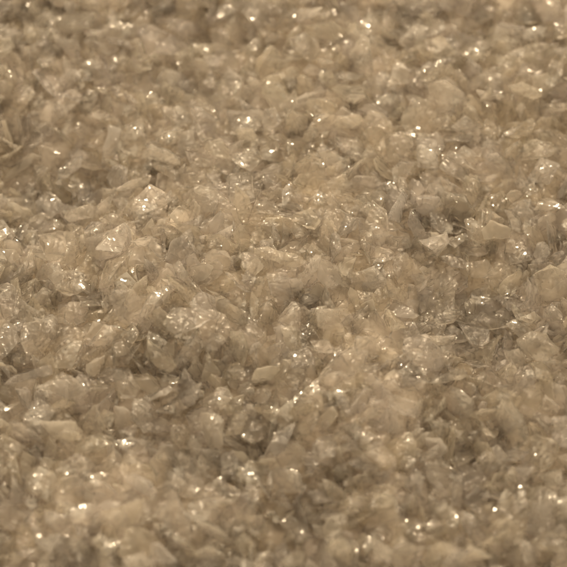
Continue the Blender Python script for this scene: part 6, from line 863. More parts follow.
-365,708,9,8,50,41,49,9,4,6,-418,39,-11,75,9,4,57,14,5,2,379,-472,21,22,65,4,65,15,0,9,-267,229,-6,-62,50,2,37,24,7,3,-27,426,9,50,-12,-21,29,36,8,7,
361,-76,-46,-58,53,24,24,16,7,9,-205,518,-32,35,-31,-64,23,19,3,7,185,592,17,7,7,23,25,14,5,5,-238,655,-11,-24,-45,-7,27,18,2,1,405,-285,14,-20,45,-74,
27,1,5,2,21,-227,34,43,-15,8,28,5,6,4,-115,331,27,0,10,33,34,26,8,2,210,574,13,-15,9,-80,20,10,5,2,-44,365,-9,6,14,76,45,20,4,0,-220,2,50,53,-23,-21,
34,38,8,3,127,-443,42,51,8,-35,34,5,4,6,114,501,16,-50,21,42,33,37,9,1,231,-393,19,16,-43,-69,38,13,0,8,-304,1,16,-47,58,-16,55,22,1,0,435,181,15,82,
-6,1,40,13,3,6,25,420,17,1,24,-78,56,26,1,4,-403,-387,19,32,68,0,62,4,5,0,312,-320,0,4,46,-30,65,23,4,2,-115,-174,23,-33,-80,-21,47,25,1,7,249,365,7,
-37,-11,8,60,39,7,1,-385,17,7,-12,20,-50,48,21,3,3,334,254,10,1,47,-56,52,39,5,7,110,506,16,12,24,-71,42,25,1,1,253,527,15,3,26,17,63,6,2,1,247,-162,
20,13,6,67,37,18,7,3,24,-438,32,60,54,-28,44,22,2,8,-160,-351,19,3,8,58,37,16,6,2,61,-465,22,-32,-34,58,25,39,7,6,202,-25,10,19,-16,69,21,1,6,2,150,67,
29,9,7,43,31,6,0,1,-3,565,11,-48,-20,-58,30,24,2,8,-160,-524,28,83,-12,-24,19,28,6,2,-25,-471,32,-8,-11,59,25,3,7,6,-136,642,-38,-12,-40,24,28,20,9,6,
109,682,16,-48,-61,13,27,22,6,2,403,718,-6,7,64,27,20,34,9,5,390,18,-22,25,36,18,31,38,6,8,-196,490,-6,4,-15,-27,24,10,7,1,465,163,8,4,-13,74,49,1,7,3,
351,234,8,-18,36,-71,36,20,8,6,390,-6,-48,-23,-13,-54,54,12,4,8,-80,643,-28,6,50,-9,33,4,6,8,-193,74,38,19,-21,-60,48,7,2,6,319,378,14,34,-80,-6,64,11,
8,6,459,-251,14,-33,2,56,58,11,6,4,-404,303,-71,28,19,-16,52,17,4,3,-185,555,-59,26,59,12,51,16,3,7,37,-162,29,7,-29,-64,59,13,6,8,-108,388,-5,-5,-42,
-47,60,24,7,7,-52,715,25,-47,29,-34,85,39,2,5,214,-264,44,34,23,19,37,25,4,1,30,172,36,11,15,-88,55,21,0,6,288,580,18,-58,-23,19,72,15,4,4,229,706,45,
32,-65,-9,72,20,0,8,427,29,6,11,-78,33,37,19,3,4,-334,-168,14,59,14,-26,21,24,7,3,10,588,9,37,-28,-19,24,38,4,0,-235,-314,23,-43,71,13,27,28,2,1,227,
-33,-12,25,-41,-37,29,20,2,4,-13,1,42,3,-6,59,32,18,4,8,226,35,-4,34,20,24,25,5,8,7,-505,304,-47,-45,-53,-41,35,14,6,4,214,483,7,-15,1,-3,30,8,1,1,
-142,673,-24,9,-3,33,21,21,4,8,-246,719,16,8,-29,79,47,7,3,1,-447,661,17,-38,-63,50,52,24,4,5,262,-152,25,-30,13,-65,47,9,8,6,459,683,-3,-58,24,-63,35,
5,4,1,-197,182,25,-33,41,-13,35,30,8,5,-483,40,6,27,15,-60,49,22,1,2,-246,719,17,2,-58,55,48,10,6,3,309,-534,26,-32,-44,5,45,23,2,8,-238,-194,27,12,-6,
-28,66,38,8,5,13,-183,23,86,-20,16,66,5,7,9,-314,185,-18,-78,-30,-12,59,30,8,4,402,-373,-6,-73,19,-10,56,15,3,8,100,286,27,45,-46,8,54,33,2,1,245,544,
6,-16,22,-43,63,29,0,7,230,590,8,52,45,18,56,39,1,6,-270,729,16,38,32,7,65,9,7,2,339,627,-4,36,28,41,72,38,8,3,-200,271,2,24,5,8,37,6,5,3,-38,397,-3,
30,19,50,37,27,4,4,-239,-84,43,70,-15,23,44,32,4,1,401,-351,8,-22,20,42,59,29,8,4,-75,549,-7,-13,-42,-73,23,1,2,1,256,536,14,58,45,1,21,3,2,7,-333,633,
3,23,49,-44,33,16,2,3,-213,129,37,-2,-8,-69,23,8,1,9,-291,595,-10,43,18,46,34,38,6,4,390,-6,-37,-58,16,10,48,8,9,3,349,110,-7,40,-22,31,49,23,9,2,84,
-261,61,-55,-15,53,41,7,6,1,-311,521,-11,-18,13,-44,39,38,4,2,39,-37,38,-1,6,76,36,15,1,3,-478,429,-40,-38,41,14,32,21,1,7,-89,-346,7,48,-40,-2,90,8,1,
6,238,-137,14,-31,36,-63,70,30,7,3,-164,-130,19,62,-4,17,37,9,9,2,421,662,-6,-34,22,-19,65,8,3,8,-324,612,2,-21,-12,-11,66,34,3,8,-337,-52,14,46,58,4,
58,29,8,1,318,25,-36,14,-3,33,41,6,4,3,381,349,8,1,88,-10,58,37,4,3,-116,473,-14,17,0,16,95,15,2,5,-28,-307,15,-42,34,-19,37,27,3,5,-148,527,-44,-61,
-17,1,56,30,3,1,185,-474,34,-64,-44,6,43,15,8,0,-106,-326,8,-43,-26,-40,64,31,9,7,-235,458,-18,-66,-2,3,66,14,6,5,347,58,-13,-55,16,-59,43,12,3,8,114,
698,21,78,-39,-3,53,29,1,4,261,436,27,-1,-4,20,30,35,3,5,371,580,20,12,59,-30,34,35,5,3,39,-488,28,-38,4,-2,25,9,4,3,30,462,7,-16,-16,50,23,20,4,4,-27,
-461,34,12,60,47,19,10,8,3,-261,-301,8,47,58,-3,23,11,1,5,255,-196,28,-22,7,16,33,1,6,1,-71,61,40,-10,-44,-34,39,2,8,4,194,604,28,-35,-15,-61,36,36,0,
5,-128,-331,3,41,-27,-67,59,33,3,2,263,159,5,66,-17,-35,64,2,1,1,-73,490,-12,84,16,22,60,26,6,3,-9,476,3,-76,21,-27,67,2,3,6,-387,664,6,3,-6,33,86,30,
9,7,394,-186,3,14,57,-15,64,3,3,2,25,604,20,10,-30,-36,69,37,8,5,-38,110,42,74,-42,4,37,20,2,6,308,176,-9,9,4,42,37,20,5,5,475,618,3,21,-8,-23,53,0,7,
6,78,712,29,32,-64,-12,84,29,1,2,282,-474,29,-40,36,-36,41,8,2,5,19,-347,43,-2,53,26,40,34,3,6,402,235,11,-10,49,-63,76,39,8,3,287,568,-4,-23,-37,45,
65,30,3,3,308,-554,29,55,-48,41,49,1,5,0,-92,289,13,26,2,-62,60,29,3,2,-372,-257,10,26,-76,0,43,39,2,3,-409,-58,13,-19,-18,73,62,6,5,5,-59,-61,38,-3,
-64,-59,25,7,3,7,306,-16,-45,16,18,31,31,36,2,8,430,253,11,10,-6,-14,25,4,0,2,277,326,12,78,20,38,33,36,5,2,-486,589,8,10,-15,-5,22,26,9,7,-333,627,-4,
16,-53,64,29,15,1,3,-303,614,-2,-36,-13,2,23,31,0,4,-324,-540,31,38,71,34,27,14,8,4,421,320,24,21,-44,2,34,5,2,7,-398,471,9,-64,32,-44,35,7,1,3,93,498,
24,-72,-20,3,30,17,1,9,-484,568,5,36,30,34,24,23,7,4,224,688,16,14,-3,-85,29,33,4,5,-161,-365,20,-1,-84,-17,23,21,1,4,-457,-157,16,-45,-30,-61,30,29,4,
7,-242,-98,48,48,33,-55,35,32,3,7,62,496,12,4,-3,-85,20,14,9,2,407,648,14,-2,-48,-56,31,14,6,1,71,694,16,-62,-43,-15,27,9,5,4,484,685,2,-44,-6,12,25,
16,6,8,483,669,9,-14,1,46,24,31,2,5,107,687,28,-32,21,-14,44,37,6,1,422,424,15,50,52,39,39,11,7,6,15,200,26,3,-34,-46,40,7,5,6,-357,-3,12,-15,48,42,44,
18,1,7,-229,297,-8,-3,-39,44,39,4,8,6,-188,81,49,23,-52,19,38,16,5,8,383,47,-46,44,-14,63,44,17,6,3,15,372,24,-59,21,52,58,15,4,4,272,-407,17,-14,-65,
7,48,24,6,2,-72,-322,-4,5,26,-26,62,4,6,5,-401,-1,4,26,0,20,38,8,9,4,318,152,-2,50,-24,6,65,31,8,1,-135,381,1,56,56,17,74,19,4,2,109,376,19,41,-53,24,
56,16,3,7,186,441,9,-18,25,-77,53,10,3,2,-500,485,9,49,-50,17,63,36,3,3,-338,-218,7,-33,-19,-42,46,12,3,8,-61,-259,12,-55,-54,-18,66,21,5,1,422,-81,-9,
5,-4,89,56,19,4,4,-243,590,-29,41,-47,-5,46,32,8,7,220,612,13,-76,33,-9,53,30,7,6,-76,-139,30,-38,-57,16,62,29,3,4,-66,-19,46,-48,-70,-5,38,37,4,4,
-271,250,-15,27,-9,-3,80,6,5,6,-280,301,-24,28,54,12,50,9,7,4,-37,499,-10,-33,10,-26,65,39,5,2,234,714,17,0,-7,-34,48,37,2,8,-5,-423,34,-34,64,1,38,22,
1,8,415,-349,-7,10,1,36,37,14,1,8,362,-483,13,-10,33,60,39,4,2,3,-414,440,-11,13,-16,-51,55,30,8,3,-264,-210,13,-3,39,79,22,30,9,8,55,-161,33,0,61,-55,
20,20,2,6,-346,259,-55,-15,5,-79,26,5,4,8,85,383,17,0,12,-9,25,0,3,8,49,496,14,12,-50,62,25,8,5,3,19,-401,41,44,-28,-60,27,9,6,3,217,404,6,59,9,-5,24,
23,6,4,-339,-252,4,10,-29,-73,22,10,2,7,-309,-181,13,10,39,60,33,38,0,1,-70,33,44,0,5,78,24,21,7,9,206,198,19,39,-20,25,24,13,6,4,494,264,15,-14,-22,
11,35,7,4,2,264,287,27,-58,35,26,19,2,1,3,27,463,10,-60,49,-45,18,36,7,1,-302,609,6,-46,-2,-30,33,37,4,2,-478,440,-23,-23,38,29,60,19,2,6,374,190,14,
-16,-77,25,41,15,7,5,473,128,7,6,-59,13,48,29,2,2,44,-30,21,-24,25,70,46,29,8,8,-438,-118,9,-2,-64,-28,45,30,2,2,202,-159,45,16,78,-12,53,21,9,7,397,
-464,10,61,39,7,63,35,9,1,-56,-385,17,-39,58,24,43,33,7,8,327,-393,6,-45,-15,8,53,9,4,5,-207,531,-52,64,-27,-21,73,10,6,3,384,707,-1,2,4,-57,49,16,4,1,
359,-374,3,64,44,-44,68,2,7,2,-346,259,-62,55,-61,-2,64,21,4,7,343,246,6,-45,-53,14,41,6,8,1,-362,529,-5,-22,-25,26,64,31,7,6,508,560,1,-52,-34,-18,51,
23,4,3,-110,642,-23,3,5,68,52,8,2,8,-55,742,4,-49,51,-21,83,6,3,1,-432,-541,22,31,78,15,63,22,6,5,-366,-329,21,-2,50,7,56,33,4,4,-11,-170,24,-17,73,5,
48,0,7,6,290,-104,-38,0,-10,14,41,4,8,1,140,-8,37,14,-36,-68,42,32,6,9,316,-9,-66,28,51,35,80,20,4,5,132,49,31,7,86,19,52,14,5,6,-123,281,11,58,-57,24,
61,20,9,5,-234,369,-12,58,-21,-31,45,31,8,5,-499,625,14,4,12,-62,54,37,7,0,-163,723,5,41,-73,2,54,5,1,2,-300,-310,15,-27,-38,51,52,4,1,5,-140,-25,48,
50,-20,-17,44,6,2,2,-134,109,38,32,-39,-51,40,31,5,7,-114,627,-32,-54,-3,-27,54,4,8,7,114,-345,53,43,-3,13,64,38,7,2,476,-157,23,-23,-20,83,55,21,7,2,
328,194,-4,-6,-9,35,55,5,3,4,373,509,9,-36,3,-19,69,37,4,3,-121,533,-33,-69,-48,-20,63,24,4,7,246,605,15,33,9,41,56,31,7,8,193,-127,33,67,-54,17,38,30,
3,6,-334,543,-7,58,60,8,46,22,9,3,-187,-202,27,14,51,20,50,0,0,8,-517,308,-26,-37,-30,21,74,39,5,5,33,-450,36,49,61,-12,30,23,3,2,-461,-179,18,-23,19,
41,22,5,9,1,222,22,-5,-54,21,-63,19,7,8,0,-227,308,6,-45,-54,14,23,14,2,6,-486,458,4,-46,10,-17,25,27,7,7,486,460,2,20,-44,-35,23,19,8,6,-286,514,-17,
76,29,2,20,8,6,3,-209,610,-32,-38,69,-33,20,18,0,2,-134,-299,15,-14,-58,-21,22,0,4,9,439,-76,-3,-31,36,40,35,36,3,0,382,385,-1,-37,65,-31,29,6,3,3,
-155,636,-26,7,-11,-58,21,27,3,4,512,642,22,22,6,-73,31,2,2,2,435,-290,24,-50,-9,58,30,21,6,1,393,-100,-7,-47,29,13,33,34,1,4,48,28,50,56,-34,-23,24,
25,1,3,-126,93,38,41,-47,51,32,37,7,9,-87,275,22,-32,-5,50,28,36,5,8,-16,450,-4,-27,42,53,33,31,1,7,-37,704,27,-49,-60,44,27,10,9,8,-168,698,-63,-5,60,
-9,39,7,0,1,-37,232,23,52,14,60,45,15,9,6,-484,55,-11,29,21,69,43,25,4,0,383,47,-34,-54,3,-53,39,17,3,6,163,-20,26,38,40,9,33,23,3,6,138,-36,32,29,-47,
-12,57,22,5,2,458,-104,-2,26,-28,78,48,31,7,0,182,-165,43,71,8,-26,33,32,3,9,489,220,32,21,-24,-47,51,21,3,5,374,190,14,-44,-19,35,51,21,8,3,-369,-250,
10,44,-12,32,43,15,5,1,-25,-288,19,84,14,-4,40,23,9,6,-377,-8,13,28,-3,45,45,25,4,7,109,-451,36,-49,-4,-19,45,39,3,7,248,-581,42,-43,-58,-15,51,0,2,5,
279,-536,30,29,10,73,22,15,3,5,472,552,5,-28,58,-48,32,38,5,1,-150,-351,24,31,32,51,32,21,8,9,415,680,15,-25,4,-80,21,39,0,5,-240,224,1,9,19,-66,26,39,
3,3,454,398,3,3,0,15,33,14,2,7,31,646,45,-28,74,-3,29,37,9,2,439,35,-11,-37,-62,21,25,6,9,1,70,445,10,-51,-53,18,26,6,6,7,210,-116,14,21,-50,-26,22,39,
7,5,-334,-541,30,6,5,69,22,4,9,2,271,-265,4,9,-13,71,25,12,1,9,217,-116,12,-6,-23,1,19,28,9,0,473,358,22,4,8,-3,26,5,4,8,-429,211,-39,-26,71,9,19,2,4,
7,-65,-344,9,-62,-53,-6,48,15,2,4,-301,680,-2,57,7,4,19,36,2,2,-235,-347,21,-18,7,-15,31,12,4,7,-11,-315,22,-50,63,8,39,20,2,1,-127,646,-35,-47,-46,5,
37,6,0,5,-251,594,-18,52,-12,11,24,36,9,5,159,642,17,10,-8,-33,29,4,7,2,-86,602,-34,8,-21,12,29,30,0,1,-433,-304,6,-21,-12,-59,27,4,2,2,-429,128,-29,
-69,35,-9,21,29,1,5,-465,615,19,-50,-17,28,27,30,7,1,313,481,1,5,19,-58,26,30,4,1,407,189,10,-25,-33,28,20,31,9,1,-301,168,-3,36,-41,-26,30,13,1,6,368,
-512,8,0,-21,-33,22,20,4,4,-301,-263,2,-34,-59,22,30,4,6,5,91,291,34,-6,-61,28,24,36,6,4,-130,18,42,9,-60,-54,26,29,8,9,143,-342,53,62,39,-42,19,9,3,0,
-167,225,18,-66,18,-18,23,29,4,9,-82,425,-14,-40,-20,15,89,39,7,4,115,618,19,-73,47,-22,22,1,6,6,-224,518,-36,15,-23,32,21,1,7,5,378,-284,-1,-62,-33,
-1,70,15,1,8,-260,-260,26,-30,22,-70,20,32,1,3,-28,-148,20,-66,-8,-20,22,11,1,5,-360,472,-6,-8,19,33,35,4,7,8,-527,696,22,51,28,6,39,13,2,7,458,444,4,
27,-17,-36,27,29,8,3,-436,-318,13,-47,64,28,39,38,9,2,339,-77,-33,-3,-73,10,35,4,2,3,-102,-96,51,-29,18,70,19,24,1,6,-142,569,-23,46,-64,5,29,7,7,6,
315,156,6,40,54,-25,24,31,8,4,-417,30,-9,-21,6,28,21,25,3,7,281,693,15,25,2,-43,30,29,8,9,-205,199,23,44,0,2,30,36,8,5,41,145,39,32,59,12,61,6,4,3,474,
322,15,-2,1,-69,32,20,7,6,284,30,-10,-1,-4,15,27,36,4,6,-363,32,6,-62,-33,-29,20,2,5,8,-72,448,-9,41,-6,-70,28,5,5,7,-429,-33,13,69,21,-10,34,36,4,5,
79,35,30,39,-23,53,21,12,3,3,439,643,1,22,15,67,26,35,9,6,-419,124,-28,28,51,15,20,2,6,7,265,401,21,-21,-24,-38,20,34,8,8,280,224,2,48,50,30,69,39,8,5,
240,196,17,10,-84,-6,26,32,1,5,247,325,21,51,-49,13,32,17,6,3,-264,-42,30,-49,69,13,33,23,2,6,-228,272,-3,60,12,-7,34,38,3,7,31,-350,45,-42,42,-24,23,
13,9,4,-392,254,-66,-42,44,17,26,9,7,7,339,-337,13,-4,3,11,56,6,4,8,432,153,16,-39,4,-46,22,18,5,6,-113,-414,24,53,41,-10,31,0,0,3,-152,397,-5,16,55,5,
25,3,2,2,-29,697,28,-43,57,2,34,29,5,1,383,286,21,-19,3,-23,35,29,9,7,-85,-183,30,-29,64,-26,54,30,7,4,373,-125,-5,6,-40,5,21,37,0,5,407,726,-4,25,35,
76,19,24,0,8,490,193,15,-27,16,-45,19,27,5,8,205,-75,18,34,-3,15,20,27,3,3,-119,-336,21,-31,-19,4,33,4,5,9,-251,475,-18,53,19,0,23,25,1,9,-297,-82,28,
-34,-27,32,20,17,4,1,166,156,20,3,14,52,43,36,8,9,-353,481,-4,30,3,-25,35,36,3,3,396,624,-1,-5,-5,68,62,6,8,7,-303,115,14,-20,69,29,76,39,5,7,-55,41,
48,-39,-72,16,40,1,2,1,-449,682,13,65,-13,-51,25,11,5,4,377,-135,-7,-20,30,27,24,30,6,4,-441,-242,0,-14,-59,34,23,3,1,4,301,-54,-40,17,-50,-42,22,1,5,
3,-147,-45,47,60,-25,-22,30,19,8,4,-366,137,-14,34,72,-18,33,22,6,8,346,485,7,42,-28,16,34,12,6,2,-413,-100,24,-77,1,-13,32,35,2,4,-301,308,-40,58,60,
21,40,7,2,7,-214,512,-27,-27,-50,27,25,17,8,9,-367,147,-25,12,-30,-27,29,3,3,4,259,415,11,-8,-4,4,64,23,6,7,13,-304,45,-40,22,-11,29,9,4,1,327,521,-4,
62,-51,17,24,26,8,3,288,391,10,51,47,30,26,22,6,2,309,614,1,-48,24,41,27,28,2,1,255,313,24,55,41,43,27,7,2,3,-372,430,-20,-34,-68,19,18,22,6,3,-359,
-82,11,16,-32,-46,32,4,3,5,317,71,-10,25,-34,-64,30,5,4,4,231,617,10,3,8,87,50,36,9,2,35,448,14,-39,-23,-61,30,20,6,2,378,-537,14,49,-44,-9,33,32,6,7,
256,454,6,18,-45,-69,32,17,9,5,-350,715,11,-15,2,24,39,34,9,7,-384,-80,11,59,-37,-39,37,34,6,1,433,260,10,70,-35,-5,20,14,2,2,-376,119,-21,-52,5,-19,
29,28,1,6,269,-182,20,37,8,26,27,9,1,6,-131,632,-32,55,7,47,31,25,4,5,487,591,6,26,-63,18,48,37,9,3,221,-68,-5,-42,-59,21,50,37,9,9,-444,-233,8,-2,8,
-21,21,4,5,9,81,-423,24,42,72,-20,49,22,1,5,466,272,22,8,-33,54,29,24,2,0,-431,262,-76,-53,-27,50,29,12,2,8,-122,-515,20,-14,-65,26,31,38,1,7,248,160,
8,25,9,19,43,38,9,7,-419,97,-17,-23,-22,16,64,10,5,2,195,358,7,-40,-75,23,61,1,0,9,105,-166,46,20,-69,47,31,1,7,7,-403,115,-24,20,-20,69,49,7,8,0,-33,
425,-3,53,-49,23,39,27,6,9,-397,119,-12,15,-55,-13,31,2,7,7,-209,-124,40,68,32,-46,41,14,5,4,-516,701,20,-49,-23,-5,52,39,7,7,315,80,-13,33,38,-32,30,
2,9,8,-258,462,-5,22,-21,-25,51,25,7,5,200,-472,33,17,-7,-20,37,6,8,7,451,587,6,11,-26,32,35,7,1,3,-386,2,6,-55,-33,-48,20,22,6,3,-382,-209,0,1,-19,
-83,26,15,2,4,115,-379,58,-42,-20,-76,34,38,4,1,97,335,31,53,-28,-42,22,17,6,4,-277,119,26,51,-42,14,41,9,6,8,271,-112,-16,65,24,-46,45,0,7,4,150,-65,
33,2,7,62,48,14,6,4,448,628,-5,9,-47,43,32,35,6,6,-374,377,-37,11,18,-48,22,29,1,1,217,410,16,24,-68,-7,27,36,5,7,193,403,8,-67,19,1,30,28,9,4,-356,
485,-9,-67,-18,-20,20,18,3,6,291,-63,-44,-15,27,11,61,9,7,0,183,-134,40,-23,17,-5,31,29,3,4,-358,-326,10,-21,32,2,34,26,7,5,-227,-152,28,-6,-4,32,20,
20,2,8,430,-107,-12,-39,-17,10,38,39,4,1,-158,-87,50,-43,-2,-4,65,31,8,0,49,-341,47,41,-10,6,27,38,7,6,42,159,32,-2,-6,-36,22,39,5,4,247,706,29,-19,28,
55,31,35,2,3,368,-258,14,28,28,-55,32,26,9,9,-297,414,-19,-33,-30,-4,25,23,6,2,382,-314,13,2,37,24,58,14,0,7,134,-449,36,-25,80,-11,20,29,9,3,388,286,
13,37,54,37,34,29,8,1,55,89,30,10,7,57,20,24,5,0,327,-523,23,-16,-61,-49,70,38,2,7,28,-108,25,7,-77,-36,63,39,5,7,261,586,11,6,25,23,59,10,5,8,444,
-289,11,61,-21,-19,51,26,7,0,-383,119,-22,60,-14,64,26,20,8,2,25,512,18,10,32,60,19,17,4,3,185,-41,20,-6,60,56,22,9,1,5,-311,521,4,-33,-2,39,32,29,0,5,
174,286,21,-12,26,-30,28,36,5,3,503,422,10,-16,19,-56,22,19,8,4,215,646,10,-54,70,-17,22,37,7,8,-41,9,49,24,-68,-44,46,38,7,6,-424,485,10,36,-19,-27,
33,28,1,6,-369,-80,7,-33,-13,16,24,22,5,4,54,-58,21,23,62,38,29,39,6,5,221,-503,33,-32,34,-46,23,8,2,7,-371,134,-11,-25,-50,56,32,3,3,3,210,419,17,-38,
-5,-59,32,6,6,4,-23,136,42,-35,16,-38,56,31,6,9,-10,-6,37,-6,6,-70,19,21,5,4,-518,713,16,-18,-26,-43,29,3,5,2,-63,-339,-2,-44,-24,28,59,25,7,5,-209,
104,48,-12,26,59,44,30,7,6,-122,-45,45,16,77,27,77,14,1,1,-448,220,-41,-18,-22,76,26,5,0,8,508,545,-1,-30,68,-2,20,11,6,1,-233,389,-15,-73,-11,9,35,36,
1,8,248,195,5,-41,-37,-56,31,5,1,2,-317,-86,20,-10,47,-58,31,30,2,2,97,-88,45,-47,-6,-67,33,38,5,2,-63,-353,15,4,57,18,34,28,2,5,-167,734,13,-42,70,25,
34,30,6,4,-187,-82,46,61,32,18,63,5,0,7,-343,726,17,19,38,-46,29,9,1,8,192,-405,41,-23,17,-37,26,10,3,3,338,-164,-8,-27,-28,42,58,39,3,5,-152,738,7,
-63,-35,39,41,2,3,4,156,464,4,-49,69,23,23,22,8,1,454,-276,10,-3,41,2,31,9,8,8,1,-152,28,-45,-9,11,57,20,6,5,187,-563,42,-46,-24,46,38,30,9,4,-215,504,
-40,4,-24,48,27,6,0,1,-458,257,-70,50,65,23,31,22,3,6,-416,-36,11,44,27,51,47,11,1,8,-32,-32,39,14,15,-27,37,15,4,7,144,-291,66,9,-11,9,38,30,7,6,-149,
397,-14,-59,11,-27,21,3,3,2,-45,691,16,0,6,29,31,10,8,7,-191,267,10,-4,12,31,51,7,5,5,-221,144,35,-15,49,51,34,39,3,3,-453,193,-56,-24,-28,-77,49,37,0,
3,-385,-382,17,-70,0,-16,26,38,8,7,13,-306,36,71,-32,-13,45,7,0,2,-136,94,36,-49,10,35,19,7,2,1,-173,-363,17,3,27,-76,29,31,4,1,-446,507,18,-8,-41,-17,
37,7,6,6,-338,85,6,2,-4,25,61,20,7,6,42,422,11,32,-12,-3,19,38,7,3,-200,364,3,-53,-8,64,34,35,5,4,406,641,4,-59,-35,24,53,20,4,2,-187,-317,13,28,-55,2,
51,36,5,5,248,-439,25,-9,2,37,55,30,8,0,-468,-161,17,78,13,-22,25,23,5,8,490,176,12,-76,-27,2,52,37,7,3,4,698,10,35,66,20,57,20,1,1,474,631,-6,29,33,
32,20,31,9,0,460,358,5,9,0,21,44,6,2,8,-15,-559,33,-4,-13,-11,33,24,4,1,310,-401,20,-11,-74,34,27,6,1,6,-75,-123,42,-38,-15,68,25,25,5,6,464,-117,2,
-20,-13,21,45,29,0,5,99,190,25,1,12,-10,44,7,6,6,82,186,32,58,14,-13,37,16,1,3,-237,-119,38,-44,32,-42,37,10,2,4,-252,-193,22,15,-16,-36,25,15,2,7,96,
-274,63,33,-57,-16,24,17,7,2,539,626,22,31,-65,9,72,5,6,3,438,101,2,33,-54,-39,33,39,1,5,477,576,1,27,72,18,55,10,4,4,-281,-486,50,4,-25,-79,39,12,7,0,
-392,552,-3,-2,10,39,20,27,3,9,210,-427,35,31,-16,42,37,31,2,4,37,-445,24,-12,10,-15,19,21,7,6,363,531,-4,35,-5,-3,52,6,0,9,149,326,7,-47,64,-30,65,6,
8,1,41,-98,26,-16,15,78,37,13,6,1,337,495,0,5,4,34,53,6,5,0,-36,45,46,62,-16,-25,56,7,4,4,-46,712,6,20,-37,-29,46,19,4,6,270,-184,22,-11,-14,1,46,28,5,
4,77,503,14,86,-3,-15,21,28,8,3,217,563,10,-54,-71,-3,19,12,0,5,92,-422,27,-7,29,68,27,15,1,3,259,-552,46,12,-30,7,39,10,5,2,-483,360,-44,21,-21,11,19,
17,8,6,180,156,13,33,-49,-32,32,39,4,4,32,448,7,-42,-66,20,23,6,2,7,-320,57,15,-78,11,27,29,28,5,2,497,699,32,-51,-55,-26,66,14,5,5,4,379,4,-63,-21,-3,
27,38,4,1,-377,365,-43,-73,-16,-22,24,24,5,0,377,460,21,11,-43,77,28,19,7,3,-253,-130,47,29,-45,-15,29,13,5,7,410,690,-8,52,11,-20,37,9,4,4,159,-244,
59,-66,-40,-26,21,36,9,3,129,136,29,-9,-84,-2,65,21,4,7,-19,-358,27,38,33,-6,20,9,0,3,-163,409,-6,71,12,40,37,11,6,0,97,-514,27,2,-18,39,26,4,2,1,-494,
70,-3,-21,-62,15,63,15,4,3,-24,234,23,37,3,-14,35,6,8,7,163,-154,47,26,40,38,43,23,1,8,-86,-358,35,-54,45,-23,21,20,6,7,-40,569,-9,76,-14,42,37,36,4,2,
268,696,17,-33,79,-5,38,17,1,6,-108,-555,35,-2,5,36,37,7,9,6,212,-389,28,-71,-32,27,31,20,4,5,177,414,6,16,81,8,53,4,8,1,375,587,-2,5,-7,66,66,7,6,3,
-429,117,-24,0,-23,-83,22,16,8,2,42,260,20,0,6,29,26,17,5,4,-318,554,-10,-62,35,-43,44,2,2,7,69,-368,63,35,32,-18,32,20,0,3,140,-272,61,43,70,7,22,4,1,
8,118,-238,51,-27,70,-7,42,38,3,1,211,-187,44,5,-61,-56,41,0,5,9,187,-563,40,-22,-29,-52,55,6,2,5,-516,464,22,69,21,42,65,33,4,5,-72,-61,42,-10,27,32,
20,3,3,3,408,-74,-12,12,16,-71,37,22,4,6,-358,536,5,-3,25,-38,25,28,1,9,26,-245,32,61,-3,23,19,12,1,8,-342,495,-8,-19,1,21,25,20,2,5,-236,526,-36,56,
-27,-9,59,36,7,3,-263,-138,41,-74,-24,10,50,17,7,3,210,419,10,-27,-6,14,44,37,3,1,280,588,7,37,0,-33,75,31,6,6,489,220,24,-33,-8,39,36,7,8,4,173,533,
13,-11,-84,-16,38,21,6,7,423,29,-8,-37,58,2,37,25,8,1,333,-81,-48,-1,42,-49,52,3,8,0,322,-221,5,-15,4,-14,63,4,6,6,325,-438,8,25,-18,-29,24,22,9,6,251,
-106,-19,29,61,-17,22,9,7,2,-60,-221,30,23,60,25,30,28,6,1,-208,463,-28,3,-9,-36,43,4,7,4,370,-532,21,-8,1,-55,34,19,4,4,155,-279,62,19,-23,58,26,15,2,
5,-57,-367,22,16,-15,52,67,38,8,1,486,318,11,3,11,45,24,25,7,4,439,-405,20,47,45,-17,26,16,8,2,133,-394,43,65,28,10,35,7,8,2,-216,-389,26,36,-66,-2,22,
20,8,5,167,580,27,24,44,28,43,1,5,0,488,577,9,-30,48,-32,19,35,1,2,-302,-417,40,-46,-9,11,55,39,3,1,287,274,11,1,1,-50,37,37,3,9,-411,-97,10,9,53,-32,
35,7,0,1,197,204,12,-4,-79,22,64,30,1,8,479,632,-1,-14,-69,-3,23,8,8,7,480,559,8,-68,-27,-3,22,16,1,2,-396,349,-52,-5,-6,36,64,37,5,4,103,690,16,52,32,
13,23,23,3,5,-369,130,-21,61,-44,37,43,20,8,8,138,-365,64,5,9,80,33,2,1,5,-164,532,-65,52,41,-37,64,3,7,1,41,-406,20,6,10,14,19,22,7,2,195,490,7,41,
-33,-14,37,25,2,4,-529,746,10,1,-6,69,74,12,7,6,-467,288,-73,-51,20,33,41,2,8,3,-523,330,-31,-16,-25,12,33,4,5,8,524,492,24,50,28,-43,35,25,3,6,369,
-441,12,-7,-11,25,83,37,6,6,-164,744,11,-51,-15,7,46,12,8,2,-460,-254,-2,-20,-2,-4,38,30,4,2,489,328,16,39,73,-29,27,19,6,3,-449,517,6,-13,2,-57,30,33,
0,6,-410,126,-30,-6,-28,75,24,9,6,3,-122,732,20,-38,-17,8,66,23,7,7,-187,-343,17,-39,48,-42,75,30,2,4,356,723,5,-54,-52,3,37,7,5,8,-220,35,41,53,-54,
17,54,36,3,2,192,705,29,40,41,-4,38,14,5,6,53,-74,30,-36,57,-28,56,6,5,7,365,-269,-1,-7,13,-57,22,3,1,2,331,600,-7,22,83,21,25,9,7,7,164,-516,30,51,6,
-4,24,38,0,4,-397,751,8,-5,6,-36,63,12,1,5,-378,666,20,-28,-1,-64,24,6,6,4,74,78,39,-36,-42,-33,37,14,5,8,104,138,28,14,-20,-43,27,30,3,1,327,653,0,13,
